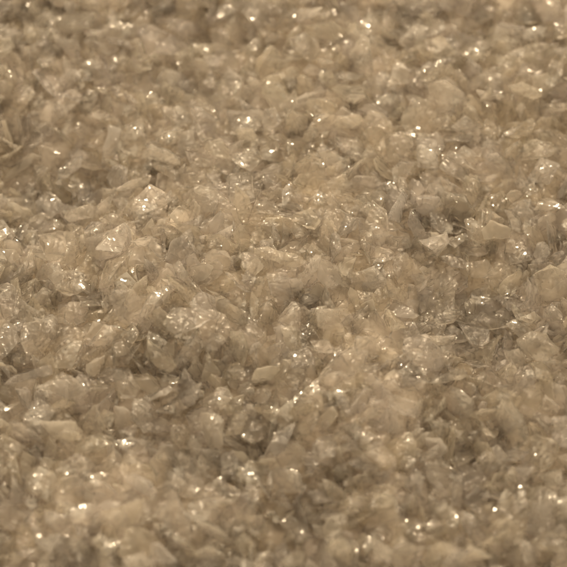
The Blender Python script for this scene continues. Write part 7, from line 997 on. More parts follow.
-2,72,21,21,0,7,-340,258,-53,29,-28,-39,21,39,8,1,-82,726,34,-11,6,77,80,21,7,1,-455,678,7,-40,73,-6,19,20,4,5,195,-356,39,-23,-42,43,43,39,4,2,-40,
178,34,1,8,38,34,6,3,4,324,461,2,61,-45,-9,24,14,5,2,262,-371,11,-9,-20,-66,48,13,4,1,231,650,9,-34,80,-18,65,15,5,6,-132,-54,43,-66,34,-2,26,38,2,2,3,
435,1,72,-17,7,61,14,8,3,-142,151,38,75,27,-36,19,10,4,1,-227,497,-31,80,-24,14,60,2,4,6,428,-67,-11,-16,-43,-9,28,8,4,1,-353,230,-62,-51,-70,13,58,23,
5,2,431,-413,17,-47,20,-49,45,31,7,2,-438,-545,31,-37,-77,15,58,15,6,1,-92,-406,25,-10,-70,32,72,2,7,7,-122,219,25,-17,-67,-22,27,5,2,2,-174,-97,39,-5,
63,-42,70,8,6,3,390,520,2,-3,84,4,59,14,4,9,275,264,10,9,-12,68,32,37,3,0,-167,-339,11,81,-24,8,42,16,8,3,-98,-167,15,-31,-42,38,30,39,8,8,175,178,12,
-32,33,-39,24,39,5,1,148,155,22,7,17,58,20,20,4,2,428,-478,3,-37,-9,28,78,39,5,6,-437,81,-20,-37,-15,60,24,36,8,4,469,-76,-2,13,-31,-54,24,5,0,6,-261,
475,-19,51,40,9,72,39,8,1,-513,727,16,-43,-51,-14,53,4,6,9,76,21,41,35,-46,14,30,29,6,7,125,623,18,43,-34,-58,25,31,1,2,-218,-499,39,28,62,52,37,7,6,3,
-474,-70,17,23,6,47,58,34,2,9,147,-234,61,51,-50,20,44,36,1,1,-453,-369,41,40,-75,-4,33,19,4,2,138,100,29,36,79,3,20,11,8,6,-393,248,-86,49,-52,17,44,
27,5,7,-465,502,5,-24,42,-51,24,30,7,3,367,-26,-25,-5,-76,18,29,0,7,6,478,57,6,32,-76,-14,22,11,5,3,295,190,8,-46,21,-23,27,15,5,7,143,568,26,-62,31,3,
56,1,4,2,-197,521,-32,-20,-14,25,24,2,7,4,209,-274,38,-43,25,9,34,38,7,1,4,-300,35,78,7,20,39,9,8,6,-445,459,-8,40,22,9,57,7,3,5,48,-75,22,41,16,16,27,
6,5,3,66,81,31,2,7,-59,48,37,1,6,56,-487,27,-39,8,-29,37,22,6,8,152,99,35,11,-72,38,45,7,5,1,-547,625,28,-74,39,10,30,24,8,4,-319,420,-19,-32,-76,15,
71,6,2,1,-61,252,16,49,45,7,56,8,1,3,275,-370,4,-5,30,-77,62,39,2,5,202,-79,7,-19,12,-28,43,28,5,0,104,-450,37,-48,13,51,46,13,9,2,214,110,7,-24,-77,
-18,37,14,8,2,-418,-73,9,11,6,-49,53,15,2,2,-94,714,11,80,-22,23,52,2,1,7,-385,-264,15,19,46,38,20,5,1,0,399,361,2,-4,16,-87,20,6,2,4,-482,151,-13,-28,
30,-13,31,11,9,8,246,341,16,-6,-17,-5,33,28,9,5,-304,419,-22,-21,-31,31,57,22,7,7,-484,2,-3,28,15,37,42,21,3,6,349,742,13,43,18,52,35,8,8,2,-140,653,
-35,-21,-60,51,21,30,2,5,15,-105,31,20,71,13,33,28,2,5,-342,-524,33,-32,-43,36,29,30,9,7,-214,518,-36,44,77,-8,22,21,0,1,256,439,3,-8,-4,-78,22,18,3,7,
-132,137,37,-2,-11,-58,21,24,0,6,70,153,30,-12,-36,-21,27,28,1,3,-168,373,-8,7,9,36,81,6,5,0,88,611,27,43,3,2,53,12,0,3,-191,548,-35,1,-39,62,52,14,7,
7,-74,581,-23,-78,-22,-1,83,18,4,7,-443,79,-15,33,12,57,28,25,5,3,125,280,21,-13,35,51,19,16,7,9,402,502,9,50,-27,-3,61,13,2,2,470,308,9,75,21,-8,57,
28,1,2,-295,314,-31,63,10,-31,31,16,1,7,485,69,3,-14,-15,42,23,37,0,5,-338,21,12,-69,27,-10,64,22,6,0,-223,170,31,-23,21,-49,55,4,7,0,-20,712,15,3,-10,
-56,82,10,8,0,-422,273,-94,3,-15,70,22,5,3,1,-153,-409,31,-19,-75,44,72,1,5,2,8,-363,40,-43,67,-15,51,11,3,4,374,613,-9,78,27,5,72,13,8,2,322,-135,-16,
-48,-28,-69,30,17,6,6,20,-111,22,-79,40,-3,37,20,7,3,473,349,13,-6,75,-8,58,37,5,2,-356,-207,6,62,35,-54,30,4,8,2,-473,-152,11,7,-25,59,52,8,9,6,-119,
505,-36,30,25,-7,61,6,4,4,45,585,25,-3,86,18,59,8,4,2,-348,-546,30,-2,30,-27,23,0,5,8,41,-418,20,4,6,71,50,22,6,4,86,509,16,29,3,17,19,5,3,8,-556,726,
20,55,38,32,31,35,2,7,-401,-236,12,32,31,57,24,8,8,3,272,-561,45,84,8,-21,37,30,4,3,220,-43,-18,-11,-55,7,19,2,8,3,41,460,13,-12,-22,26,37,18,5,4,104,
486,11,-44,-67,0,38,16,7,5,-271,275,-21,69,57,4,54,16,2,9,417,184,12,10,14,-84,20,12,2,9,-356,284,-67,-3,13,46,51,12,8,3,479,464,10,25,5,-28,27,26,2,1,
-71,-467,23,43,-15,-14,20,38,8,2,304,513,-1,-28,73,-34,35,33,7,7,326,-155,-9,-85,16,-10,19,7,5,8,-471,314,-67,-26,-67,18,20,33,2,5,258,339,13,72,-41,8,
67,29,9,0,169,328,9,-30,43,49,22,26,7,3,10,493,6,45,-50,-3,34,37,8,5,432,382,6,-76,-37,10,52,20,2,9,-63,-231,22,73,-36,-27,32,13,2,8,67,714,47,77,-8,
-3,67,5,5,2,121,636,17,-18,9,-28,24,29,5,6,-500,733,11,5,-42,-14,40,11,4,8,-433,-555,21,-28,-82,3,65,22,1,7,286,197,7,32,24,13,35,23,8,5,-216,51,42,
-15,39,-71,56,39,9,8,-440,290,-80,9,19,-59,68,5,3,3,147,169,22,-65,-39,23,47,6,2,8,-386,-217,4,-71,-29,2,38,20,5,4,429,119,7,-46,51,-20,39,38,7,2,464,
-225,20,34,-49,11,58,22,8,5,-24,480,12,-26,35,-61,34,0,8,5,-193,541,-48,-17,-43,42,43,3,1,5,89,-505,25,1,-6,-67,24,21,4,3,329,745,16,7,-41,50,49,31,1,
0,-265,-556,27,30,-15,-48,37,15,1,1,-557,694,31,-34,29,-10,32,39,9,6,-366,664,2,2,14,52,45,11,5,7,-58,-128,24,-41,77,12,63,21,8,7,471,88,-2,-25,-15,8,
29,31,4,8,430,56,-5,4,1,-65,56,14,3,0,339,-440,5,7,11,13,34,6,0,4,-386,331,-63,3,-9,46,64,21,8,8,-447,-308,9,40,43,-26,43,9,6,2,266,-544,30,50,43,15,
58,39,7,4,381,-248,10,-40,-13,63,55,11,4,2,394,269,11,-18,-12,43,50,14,1,6,31,-236,31,58,56,-13,23,18,7,9,475,-109,20,6,46,-30,66,36,5,5,445,648,-7,
-52,-21,-58,24,37,7,1,-523,716,7,2,9,81,41,21,1,5,256,604,26,25,50,67,22,4,1,3,292,13,-44,-17,-11,46,62,37,7,5,-56,421,-12,15,-6,-47,57,15,5,9,386,491,
8,-6,16,-1,31,21,6,3,-12,247,22,-23,-7,25,21,24,2,7,195,229,11,3,12,7,28,29,1,4,363,-10,-29,9,35,7,19,8,7,2,-426,-453,31,-8,-87,2,61,26,3,4,376,470,9,
23,-83,-9,26,35,6,3,342,727,23,-42,-57,23,58,1,5,7,-491,600,7,-34,46,-24,42,38,1,6,-237,-562,25,-10,-30,-70,37,24,2,2,163,617,25,28,-51,-29,68,7,5,1,
-6,409,15,-10,-53,-38,32,20,7,2,-132,1,49,-13,-19,2,40,23,8,2,-75,46,42,-8,59,60,19,22,7,5,-200,-39,42,3,-86,24,26,14,6,5,527,401,27,-29,-17,-80,59,25,
3,1,-67,75,39,-29,-40,-38,47,13,8,6,-439,713,18,-11,38,55,52,13,3,5,-281,741,29,-22,1,-65,43,21,7,1,-102,502,-11,30,-17,70,34,26,5,9,-108,227,16,70,21,
-6,50,11,4,5,181,501,7,56,59,22,57,14,4,3,239,-558,31,14,3,24,27,6,5,9,-146,-337,11,51,43,53,57,19,2,2,-49,-81,33,-37,-52,21,50,38,4,4,178,-558,34,-61,
17,56,34,32,2,7,210,216,18,-35,-75,-3,33,13,2,1,-141,741,16,-24,-44,-14,35,27,6,3,116,732,20,21,-44,-31,21,39,5,7,50,-29,23,17,84,12,20,4,3,0,-37,246,
15,43,-49,-55,49,31,8,4,-456,254,-80,-9,4,11,65,29,3,8,129,160,31,-60,42,31,41,2,1,2,-187,54,44,31,-45,27,54,36,6,3,170,280,13,81,-35,-1,37,17,7,6,
-188,81,41,46,-29,30,45,15,5,7,-50,-429,26,-7,-4,-16,53,6,1,1,-252,-110,39,-12,15,-56,51,5,5,9,398,427,4,-64,-60,-8,49,29,7,9,-353,615,1,-30,-36,15,43,
31,2,6,-287,-270,1,-57,52,-25,71,6,4,8,-75,-478,26,48,-47,-26,63,14,8,4,-72,65,42,-45,11,60,19,17,7,6,-563,743,17,-41,10,-11,29,7,4,8,225,-119,10,64,
44,-9,27,8,1,5,-430,-43,13,-14,29,5,27,7,4,4,297,202,13,-42,31,58,27,22,6,8,-14,240,18,25,71,-5,32,12,8,1,466,-222,10,14,14,60,35,0,9,2,-57,405,3,11,
25,-17,23,37,1,3,503,174,28,-27,-34,68,83,23,0,8,-309,124,13,23,-30,-61,30,16,3,4,-106,523,-18,58,36,13,74,22,5,6,-547,740,27,-84,20,11,35,11,0,6,-155,
95,39,35,23,-43,20,2,2,4,-270,-569,29,12,1,-52,35,9,5,9,-78,299,10,25,48,37,42,26,4,2,-62,-189,16,-75,-20,-36,62,36,1,2,-384,-250,9,-31,77,31,41,16,1,
2,487,624,-4,-56,30,-27,21,38,0,6,-150,573,-79,-24,16,-69,22,12,2,6,-189,671,-12,55,47,-6,38,24,7,1,-148,-304,9,27,3,60,69,29,8,3,342,6,-50,-34,65,-4,
75,17,4,2,410,354,3,41,3,-1,37,6,3,3,-35,-352,8,20,-76,25,25,25,4,1,12,573,10,-24,76,42,55,39,3,2,-522,723,27,20,-28,51,67,36,4,3,-87,-479,22,-23,-74,
20,43,15,9,6,-224,-267,26,20,21,34,31,9,6,2,-423,-191,7,45,15,-1,49,17,3,5,278,725,32,-3,56,-19,46,29,1,3,83,85,35,18,58,49,30,2,4,5,-415,650,7,-23,
-13,24,43,8,6,5,198,-561,33,78,33,2,28,4,5,6,254,188,10,-16,37,-55,56,30,6,3,-417,-433,20,-17,61,53,31,38,7,1,-347,539,-9,84,-10,-1,20,5,7,2,-171,332,
2,31,-79,7,42,33,5,3,-147,516,-63,64,-57,-22,34,36,2,1,-377,340,-50,-5,23,-65,37,5,8,8,26,-150,24,27,7,40,60,9,1,4,364,375,8,3,12,60,67,36,8,7,-13,-16,
41,-21,-51,-56,32,5,5,1,-298,-569,37,-29,-60,3,23,32,6,2,-28,-369,25,-30,-71,38,74,15,2,5,-423,-318,8,3,2,54,39,34,4,7,421,363,2,8,-2,9,37,6,8,7,-31,
-183,14,12,-4,3,39,20,3,2,531,534,24,-48,-12,37,32,33,9,2,-228,171,28,40,-23,40,38,5,6,4,187,189,16,0,29,7,37,27,2,3,136,83,35,22,-43,-29,27,35,7,2,
-235,308,-10,-4,26,65,37,36,5,2,81,-491,32,-55,-41,28,33,19,6,9,-150,442,-6,13,30,-1,62,28,2,3,-294,319,-40,-22,28,-41,20,39,6,2,-113,568,-9,-68,-20,
-50,23,26,5,7,-496,154,-10,39,-56,37,43,17,2,7,-67,-32,45,23,32,-32,19,11,6,6,77,511,19,-17,-27,55,21,4,8,6,-176,-414,28,59,-57,13,20,17,3,5,473,-196,
26,-47,4,-27,35,26,1,6,313,-396,5,27,-1,39,25,14,9,6,362,-247,3,-65,-43,5,63,22,1,5,-117,243,14,83,-15,24,22,33,2,2,-140,-227,23,74,-22,33,43,20,6,8,
-34,679,7,14,-49,10,32,3,1,2,416,-211,4,-59,13,-32,31,9,8,4,-115,201,29,-20,-86,-3,60,8,4,0,467,385,6,-8,4,-25,44,5,4,7,-477,731,17,-5,16,7,85,5,3,2,
306,198,4,-26,66,-23,58,3,2,7,176,212,14,70,-9,-39,23,22,2,9,-36,-372,13,64,34,10,62,21,8,8,85,-493,29,38,46,31,19,18,3,4,-310,223,-29,-37,10,-4,68,36,
8,7,10,703,23,38,50,38,72,22,3,6,-6,409,12,13,8,-14,34,22,8,0,-328,115,6,-55,29,-20,54,2,9,2,-453,726,34,11,1,-83,68,27,1,0,-166,-559,22,11,-16,83,37,
16,9,6,-105,739,14,55,-43,-23,66,19,0,7,-47,413,-5,6,-13,3,43,2,6,2,-119,317,20,4,-5,37,31,22,5,5,398,-268,4,-15,21,53,22,26,2,9,316,271,12,-36,-68,-5,
32,6,5,4,351,610,-10,14,0,-30,37,4,5,2,-338,719,8,33,-9,-23,24,39,0,2,-142,166,33,-25,14,-18,32,14,4,4,556,720,6,18,35,13,54,31,8,1,-137,691,-10,25,-6,
-32,53,36,1,6,-395,760,15,-6,-70,46,20,19,1,7,-30,755,15,3,4,3,75,39,9,2,107,127,30,49,13,20,33,39,4,4,496,290,16,39,54,-26,49,5,7,1,59,-363,51,59,35,
40,36,8,8,2,305,26,-37,-12,-2,62,23,12,9,6,-501,187,-18,-47,39,8,34,3,1,8,90,-374,41,24,59,-45,21,30,4,0,-545,715,23,54,-26,-59,69,10,5,0,-520,421,-6,
-59,58,3,58,37,2,0,151,467,6,27,-57,-45,26,19,7,3,-83,663,-7,-42,32,4,36,21,6,3,-49,-338,9,51,22,-65,24,9,3,6,-485,128,-17,70,50,-4,25,29,4,4,-509,222,
-44,17,-15,64,59,27,0,9,521,266,25,68,35,-26,72,14,1,5,428,-495,0,-8,-9,-82,22,30,6,8,-167,87,38,51,-36,-30,34,39,9,1,13,-294,32,21,-4,-83,19,14,8,8,
-437,554,1,61,48,4,67,14,7,8,525,542,16,-7,14,-61,35,13,3,6,501,413,5,-28,-68,-16,21,36,3,0,-388,725,19,-49,20,-33,65,37,8,3,-403,659,24,69,40,1,49,10,
8,2,-218,719,4,15,-83,-10,55,36,2,1,-481,756,14,-11,66,-54,34,29,4,1,481,327,8,-4,1,1,33,10,2,7,335,-562,25,-63,-14,52,46,20,6,3,244,-218,31,62,-45,
-12,37,31,7,4,12,-316,34,16,-22,-29,20,30,2,8,-104,160,35,36,21,-9,37,9,5,7,186,176,11,-35,2,-9,19,20,8,2,1,253,15,-15,-2,-6,19,5,7,9,-138,-444,41,59,
-33,-48,36,38,6,1,250,-325,9,20,-3,64,51,29,5,1,309,433,6,26,-82,-1,37,29,9,3,334,-434,5,30,26,20,33,38,5,8,259,150,-6,-50,51,-15,19,19,3,6,-54,-417,
23,1,-23,38,19,32,6,8,-545,751,23,-39,69,11,78,14,1,6,-410,-515,22,57,-35,-26,34,39,2,3,-173,444,-16,20,-57,15,46,35,2,6,424,596,-1,22,-58,-23,71,14,4,
3,-174,-309,12,19,-35,-43,52,23,6,2,459,683,0,-9,-16,78,34,21,2,2,-326,134,1,46,-40,-36,37,27,3,3,130,720,20,11,2,1,37,20,4,3,-484,746,7,-21,0,-70,41,
20,2,2,-160,757,13,7,64,45,44,36,0,8,-3,-569,28,5,9,1,30,0,5,0,360,131,6,42,20,15,67,39,2,9,-533,691,14,-43,-13,67,33,11,1,6,-373,37,9,4,0,7,37,39,0,3,
-179,748,24,33,-49,-10,34,33,4,9,340,727,10,56,0,-3,25,25,4,2,-6,409,10,-52,36,-38,39,6,4,7,469,404,6,-38,-1,-47,24,7,5,2,433,-404,3,-8,7,-88,21,38,1,
8,52,561,22,19,2,-58,49,16,4,9,-471,432,-10,37,-4,21,21,20,3,2,-194,-218,21,10,-16,-71,20,11,2,1,-471,-112,24,-48,69,24,67,13,2,4,-116,745,29,-3,-3,86,
23,25,3,0,-138,-444,41,20,51,9,39,13,7,4,416,160,14,40,-19,-24,67,22,2,5,-232,755,16,-54,45,-5,43,1,2,2,211,-179,35,53,38,-5,44,7,8,7,-287,431,-21,76,
-23,-14,19,23,1,6,-197,-48,43,47,68,2,25,33,8,0,-372,501,-9,9,6,81,46,21,3,3,-330,747,11,-22,73,-22,30,31,2,4,245,5,-37,-36,35,-6,24,39,4,3,263,-562,
42,-48,-13,-46,57,36,6,8,307,572,0,-18,24,77,47,18,7,5,537,738,28,-30,66,52,34,2,3,4,304,267,13,54,-19,3,34,25,0,6,-291,236,-26,-15,-2,-19,49,13,6,4,
-142,543,-63,-28,-4,-13,67,2,8,5,141,179,22,62,-45,2,19,24,3,3,-205,572,-56,8,23,-36,56,34,2,8,266,38,-30,-9,31,-44,37,38,4,7,-268,569,-10,48,-20,49,
33,34,3,5,-246,719,8,10,11,-76,39,37,5,6,-447,754,10,3,-29,67,59,19,7,1,-140,-360,10,-51,39,-57,52,9,1,6,-111,503,-35,18,-32,-40,26,7,2,3,-447,-123,13,
17,-36,44,39,14,4,2,76,-548,23,37,-19,0,37,26,8,8,-48,-378,16,3,-49,23,21,2,6,4,336,718,7,-11,-30,42,20,22,5,4,187,-563,31,-32,69,-30,35,17,3,2,403,
-285,5,-3,-21,23,26,15,2,0,402,-209,1,-16,-8,71,30,37,4,4,-151,-100,60,67,10,20,42,11,2,1,-144,417,-11,3,-42,-32,67,26,3,2,-40,305,-1,78,-22,3,30,38,1,
8,-71,284,14,7,30,29,20,27,9,6,-295,662,-6,39,17,23,24,30,6,1,-261,87,25,-38,-26,16,22,39,7,5,374,-402,3,3,-23,-40,41,27,7,3,71,-489,33,4,-9,-52,55,9,
5,7,-542,602,10,-10,29,30,46,21,5,8,-477,-215,22,40,-13,-72,44,2,4,1,-285,675,-4,54,16,24,19,39,1,7,4,-572,26,10,-67,8,46,5,6,0,-73,742,13,25,-13,-64,
62,26,7,4,-176,413,-15,-18,-2,39,61,13,8,9,
]
LABELS = [
    'broad oval slab with a bright curved rim, tilted, high on the left of the pile',
    'long crystal with parallel bright ridges, under the notched crystal at left',
    'flat milky crystal with a smooth curved lower edge, above the round glinting bead',
    'wide notched crystal with a folded face near the left edge',
    'milky domed crystal right of the wide bright flash low in the pile',
    'curved crystal bridging the upper side of the dark hollow at right',
    'tall pale wedge standing point down beside the dark hollow on the right',
    "clear block with the brightest cluster of glints in the pile's middle",
    'crystal carrying the wide bright flash, low in the middle of the pile',
    'small round clear bead full of glints, just below the middle of the pile',
    'whitest narrow teardrop chip, standing alone in the upper right of the pile',
    'large glinting clear lump, third piece upper left of the bottom right corner',
    "large hazy lump, ninth piece upper left of the bottom edge's middle",
    'large milky lump, second piece right of the bottom left corner',
    'large hazy lump, second piece lower left of the dark hollow at right',
    'large hazy lump lying lower right of the notched crystal at left',
    'large milky lump, nearest piece right of the pair of low streaks',
    'large hazy lump, second piece lower left of the ridged crystal at left',
    'large glinting clear lump, nearest piece lower left of the round glinting bead',
    'large hazy lump, second piece below the upper right spark',
    'mid-sized clear lump, second piece right of the ridged crystal at left',
    'large hazy lump, nearest piece above the small black pit',
    "large milky lump, nearest piece upper left of the right edge's middle",
    'large hazy lump, nearest piece below the upper right spark',
    "large glinting hazy lump, second piece lower left of the right edge's middle",
    'large hazy flake, seventh piece upper right of the bottom left corner',
    'mid-sized clear lump, second piece upper right of the small black pit',
    'large milky lump, second piece upper left of the bottom right corner',
    'large clear lump, second piece above the outlined oval slab',
    'mid-sized glinting clear lump, second piece right of the pair of low streaks',
    'large clear lump, third piece below the brightest upper spark',
    'large hazy lump, second piece right of the lower left edge',
    'mid-sized hazy lump, fifth piece upper right of the bottom left corner',
    'mid-sized milky lump, fourth piece lower right of the lower left edge',
    "mid-sized glinting hazy lump, seventh piece upper left of the bottom edge's middle",
    'large clear flake lying above the low bright flash',
    'large clear lump, nearest piece lower right of the dark hollow at left',
    "large hazy lump, second piece upper left of the right edge's middle",
    'large hazy lump, second piece left of the tall pale wedge',
    'large glinting hazy lump lying lower right of the round glinting bead',
    'mid-sized milky lump, second piece lower left of the upper right spark',
    'mid-sized milky flake, fourth piece lower right of the small black pit',
    'large milky lump lying right of the top left corner',
    'large clear flake, nearest piece lower right of the dark hollow at right',
    "mid-sized clear wedge lying left of the bottom edge's middle",
    'large milky lump lying left of the upper right spark',
    'mid-sized milky lump, second piece lower left of the pair of low streaks',
    'large glinting hazy lump, nearest piece right of the lower left edge',
    'large clear splinter, second piece upper right of the bottom left corner',
    'mid-sized glinting clear lump lying lower right of the pair of low streaks',
    'large clear lump lying upper left of the brightest upper spark',
    'large clear lump, third piece below the dim dip near top',
    "mid-sized clear lump, eighth piece upper left of the bottom edge's middle",
    'mid-sized clear lump, nearest piece upper right of the tall pale wedge',
    'mid-sized glinting hazy lump lying lower right of the outlined oval slab',
    'large clear lump, nearest piece below the small black pit',
    'mid-sized glinting clear lump lying above the brightest upper spark',
    'large clear lump, third piece below the upper right spark',
    'mid-sized clear flake, second piece lower left of the tall pale wedge',
    'mid-sized glinting clear lump, second piece lower left of the top right corner',
    'mid-sized clear lump lying lower left of the low bright flash',
    'large clear lump, nearest piece right of the ridged crystal at left',
    'mid-sized hazy lump, second piece left of the white teardrop chip',
    'mid-sized milky lump, second piece lower left of the small black pit',
    'large glinting clear lump, third piece above the glinting middle block',
    'mid-sized milky lump, second piece left of the pair of low streaks',
    'large clear lump, nearest piece lower left of the dark hollow at right',
    'large glinting hazy lump, nearest piece lower right of the dim dip near top',
    'mid-sized glinting hazy lump lying lower right of the glinting middle block',
    'mid-sized clear lump, nearest piece above the bottom left corner',
    'large clear lump, second piece left of the ridged crystal at left',
    'large clear lump, third piece left of the low bright flash',
    'large hazy lump, second piece left of the dim dip near top',
    'large glinting hazy splinter, nearest piece right of the glinting middle block',
    'mid-sized milky lump, nearest piece lower right of the white teardrop chip',
    'large milky lump, nearest piece upper left of the small black pit',
    'large glinting hazy lump, second piece lower right of the dim dip near top',
    'mid-sized hazy lump, nearest piece upper left of the bottom right corner',
    'large clear lump, second piece below the ridged crystal at left',
    "large milky lump lying below the top edge's middle",
    'mid-sized glinting hazy lump, second piece lower right of the white teardrop chip',
    'mid-sized hazy lump lying left of the small black pit',
    'mid-sized glinting hazy lump, fourth piece left of the low bright flash',
    'mid-sized glinting hazy lump, third piece right of the dim dip near top',
    'mid-sized clear lump, second piece lower left of the glinting middle block',
    'mid-sized glinting clear lump lying below the dark hollow at right',
    'mid-sized hazy lump, nearest piece upper right of the small black pit',
    'large milky lump lying above the lower left edge',
    'mid-sized glinting hazy flake, sixth piece lower left of the small black pit',
    'large milky lump, second piece left of the bottom right corner',
    'mid-sized hazy lump, second piece lower right of the low bright flash',
    'mid-sized clear lump, fifth piece lower right of the lower left edge',
    'mid-sized glinting hazy lump, nearest piece above the dark hollow at left',
    'large glinting hazy lump, second piece upper right of the ridged crystal at left',
    'mid-sized milky lump, third piece lower left of the brightest upper spark',
    'mid-sized glinting hazy lump, fourth piece upper right of the bottom left corner',
    'mid-sized milky lump, second piece above the round glinting bead',
    'large milky flake, third piece lower right of the low bright flash',
    "mid-sized milky lump lying upper right of the bottom edge's middle",
    'large clear lump, nearest piece left of the bottom right corner',
    'mid-sized hazy lump, fifth piece below the pair of low streaks',
    'mid-sized clear lump, second piece above the upper right spark',
    'large hazy flake, nearest piece lower left of the top right corner',
    'mid-sized milky lump, sixth piece lower right of the lower left edge',
    'large hazy lump, nearest piece above the white teardrop chip',
    'large clear flake, third piece right of the lower left edge',
    'mid-sized milky flake, third piece below the ridged crystal at left',
    'mid-sized milky lump, second piece upper right of the pair of low streaks',
    'mid-sized glinting clear lump, second piece upper right of the glinting middle block',
    'mid-sized hazy lump, nearest piece below the white teardrop chip',
    'mid-sized hazy lump, nearest piece above the upper right spark',
    'mid-sized milky lump lying lower left of the outlined oval slab',
    'large glinting clear lump, fourth piece lower right of the brightest upper spark',
    'large glinting hazy splinter, second piece above the small black pit',
    'mid-sized milky lump, second piece left of the low bright flash',
    'mid-sized glinting hazy lump, nearest piece right of the dark hollow at right',
    'large hazy lump, second piece right of the dim dip near top',
    'mid-sized clear lump lying lower right of the ridged crystal at left',
    "mid-sized clear lump, third piece upper left of the bottom edge's middle",
    'large milky lump lying left of the brightest upper spark',
    'mid-sized clear lump, sixth piece upper right of the bottom left corner',
    'mid-sized glinting hazy lump, nearest piece upper left of the dim dip near top',
    'mid-sized milky lump, nearest piece upper left of the pair of low streaks',
    'large hazy lump, second piece above the glinting middle block',
    'mid-sized hazy lump, nearest piece left of the low bright flash',
    'mid-sized hazy lump lying left of the top right corner',
    'large hazy flake, third piece above the dark hollow at left',
    'mid-sized hazy flake, third piece upper left of the small black pit',
    'mid-sized milky lump, second piece right of the small black pit',
    'mid-sized clear lump, nearest piece right of the upper right spark',
    'mid-sized glinting clear lump, nearest piece below the ridged crystal at left',
    'large clear flake lying upper right of the upper right spark',
    'large hazy lump, nearest piece above the outlined oval slab',
    'large clear flake, third piece above the white teardrop chip',
    'mid-sized hazy wedge, nearest piece above the pair of low streaks',
    'mid-sized milky flake lying above the notched crystal at left',
    'mid-sized milky lump, nearest piece lower right of the small black pit',
    'mid-sized clear lump, third piece below the pair of low streaks',
    'large clear flake, second piece upper left of the dim dip near top',
    'mid-sized clear lump, nearest piece below the brightest upper spark',
    'large clear lump, second piece below the dim dip near top',
    'mid-sized clear flake, nearest piece below the lower left edge',
    'large milky lump lying right of the brightest upper spark',
    'mid-sized hazy wedge, fifth piece lower left of the small black pit',
    'mid-sized clear lump lying upper right of the dim dip near top',
    'mid-sized hazy lump, fifth piece below the small black pit',
    'mid-sized hazy lump lying upper left of the notched crystal at left',
    'large hazy flake, second piece right of the round glinting bead',
    'mid-sized hazy lump, nearest piece lower right of the low bright flash',
    'large milky lump, second piece right of the dark hollow at left',
    'large hazy lump, second piece lower right of the lower left edge',
    "mid-sized glinting hazy lump, third piece above the bottom edge's middle",
    'mid-sized hazy flake, nearest piece upper right of the pair of low streaks',
    'large clear lump, nearest piece upper left of the glinting middle block',
    'mid-sized milky lump lying upper left of the upper right spark',
    'mid-sized glinting hazy lump, fourth piece lower left of the dim dip near top',
    'mid-sized hazy lump, seventh piece below the small black pit',
    'large hazy lump, nearest piece lower right of the brightest upper spark',
    'mid-sized clear lump, third piece above the tall pale wedge',
    'mid-sized milky flake, fourth piece left of the dim dip near top',
    'mid-sized clear lump, second piece above the tall pale wedge',
    'mid-sized milky lump, second piece upper right of the tall pale wedge',
    'mid-sized glinting hazy lump lying upper left of the dark hollow at left',
    'mid-sized milky lump, third piece lower right of the lower left edge',
    "mid-sized clear lump, nearest piece lower left of the right edge's middle",
    'mid-sized clear lump, sixth piece below the small black pit',
    'large hazy flake, nearest piece left of the dim dip near top',
    'mid-sized milky lump, nearest piece right of the tall pale wedge',
    'mid-sized glinting hazy lump, third piece left of the dim dip near top',
    'mid-sized clear lump, third piece upper right of the bottom left corner',
    'mid-sized glinting clear lump, nearest piece below the pair of low streaks',
    'mid-sized milky lump, second piece right of the tall pale wedge',
    'mid-sized glinting clear lump, second piece below the small black pit',
    "large hazy flake lying left of the right edge's middle",
    'mid-sized clear wedge lying upper left of the round glinting bead',
    'mid-sized milky lump, nearest piece upper right of the bottom left corner',
    'mid-sized milky lump, fifth piece lower right of the brightest upper spark',
    'mid-sized hazy lump, nearest piece lower left of the glinting middle block',
    'mid-sized glinting hazy lump, nearest piece upper right of the glinting middle block',
    'large milky lump, nearest piece lower left of the upper right spark',
    'mid-sized hazy lump lying upper right of the dark hollow at right',
    'large glinting hazy wedge, second piece upper left of the glinting middle block',
    'mid-sized hazy flake lying right of the outlined oval slab',
    "mid-sized hazy lump, fifth piece upper left of the bottom edge's middle",
    'mid-sized milky lump lying upper right of the outlined oval slab',
    'mid-sized milky lump, eighth piece below the small black pit',
    'mid-sized hazy lump, third piece lower left of the dim dip near top',
    'large milky lump, second piece upper left of the outlined oval slab',
    'mid-sized glinting hazy lump, third piece lower right of the dark hollow at left',
    'mid-sized clear lump, third piece left of the pair of low streaks',
    'mid-sized glinting hazy lump lying lower left of the white teardrop chip',
    'mid-sized milky lump, nearest piece lower left of the small black pit',
    'large milky flake, nearest piece lower left of the brightest upper spark',
    'large clear lump, second piece below the white teardrop chip',
    'large milky splinter, second piece upper right of the lower left edge',
    'mid-sized clear lump, nearest piece upper left of the low bright flash',
    'mid-sized clear lump lying below the glinting middle block',
    'mid-sized clear wedge, fourth piece below the pair of low streaks',
    'mid-sized hazy lump, fifth piece lower right of the small black pit',
    'mid-sized glinting clear lump, second piece above the dark hollow at left',
    'mid-sized hazy lump, sixth piece below the pair of low streaks',
    "mid-sized glinting hazy lump lying lower right of the top edge's middle",
    'mid-sized hazy lump lying below the outlined oval slab',
    'large milky wedge, second piece lower right of the top left corner',
    'mid-sized clear lump, fourth piece below the small black pit',
    'mid-sized milky lump, nearest piece lower left of the dim dip near top',
    'mid-sized milky lump, second piece lower left of the round glinting bead',
    'mid-sized clear lump, nearest piece upper right of the ridged crystal at left',
    'mid-sized glinting hazy lump, second piece below the brightest upper spark',
    'mid-sized hazy lump, nearest piece right of the dim dip near top',
    'mid-sized milky lump lying left of the round glinting bead',
    'mid-sized milky lump, second piece right of the upper right spark',
    'mid-sized clear lump, third piece right of the round glinting bead',
    'small clear lump lying below the low bright flash',
    "large milky flake, sixth piece upper left of the bottom edge's middle",
    'mid-sized clear lump lying right of the notched crystal at left',
    'mid-sized clear lump lying right of the white teardrop chip',
    'mid-sized clear lump, nearest piece left of the glinting middle block',
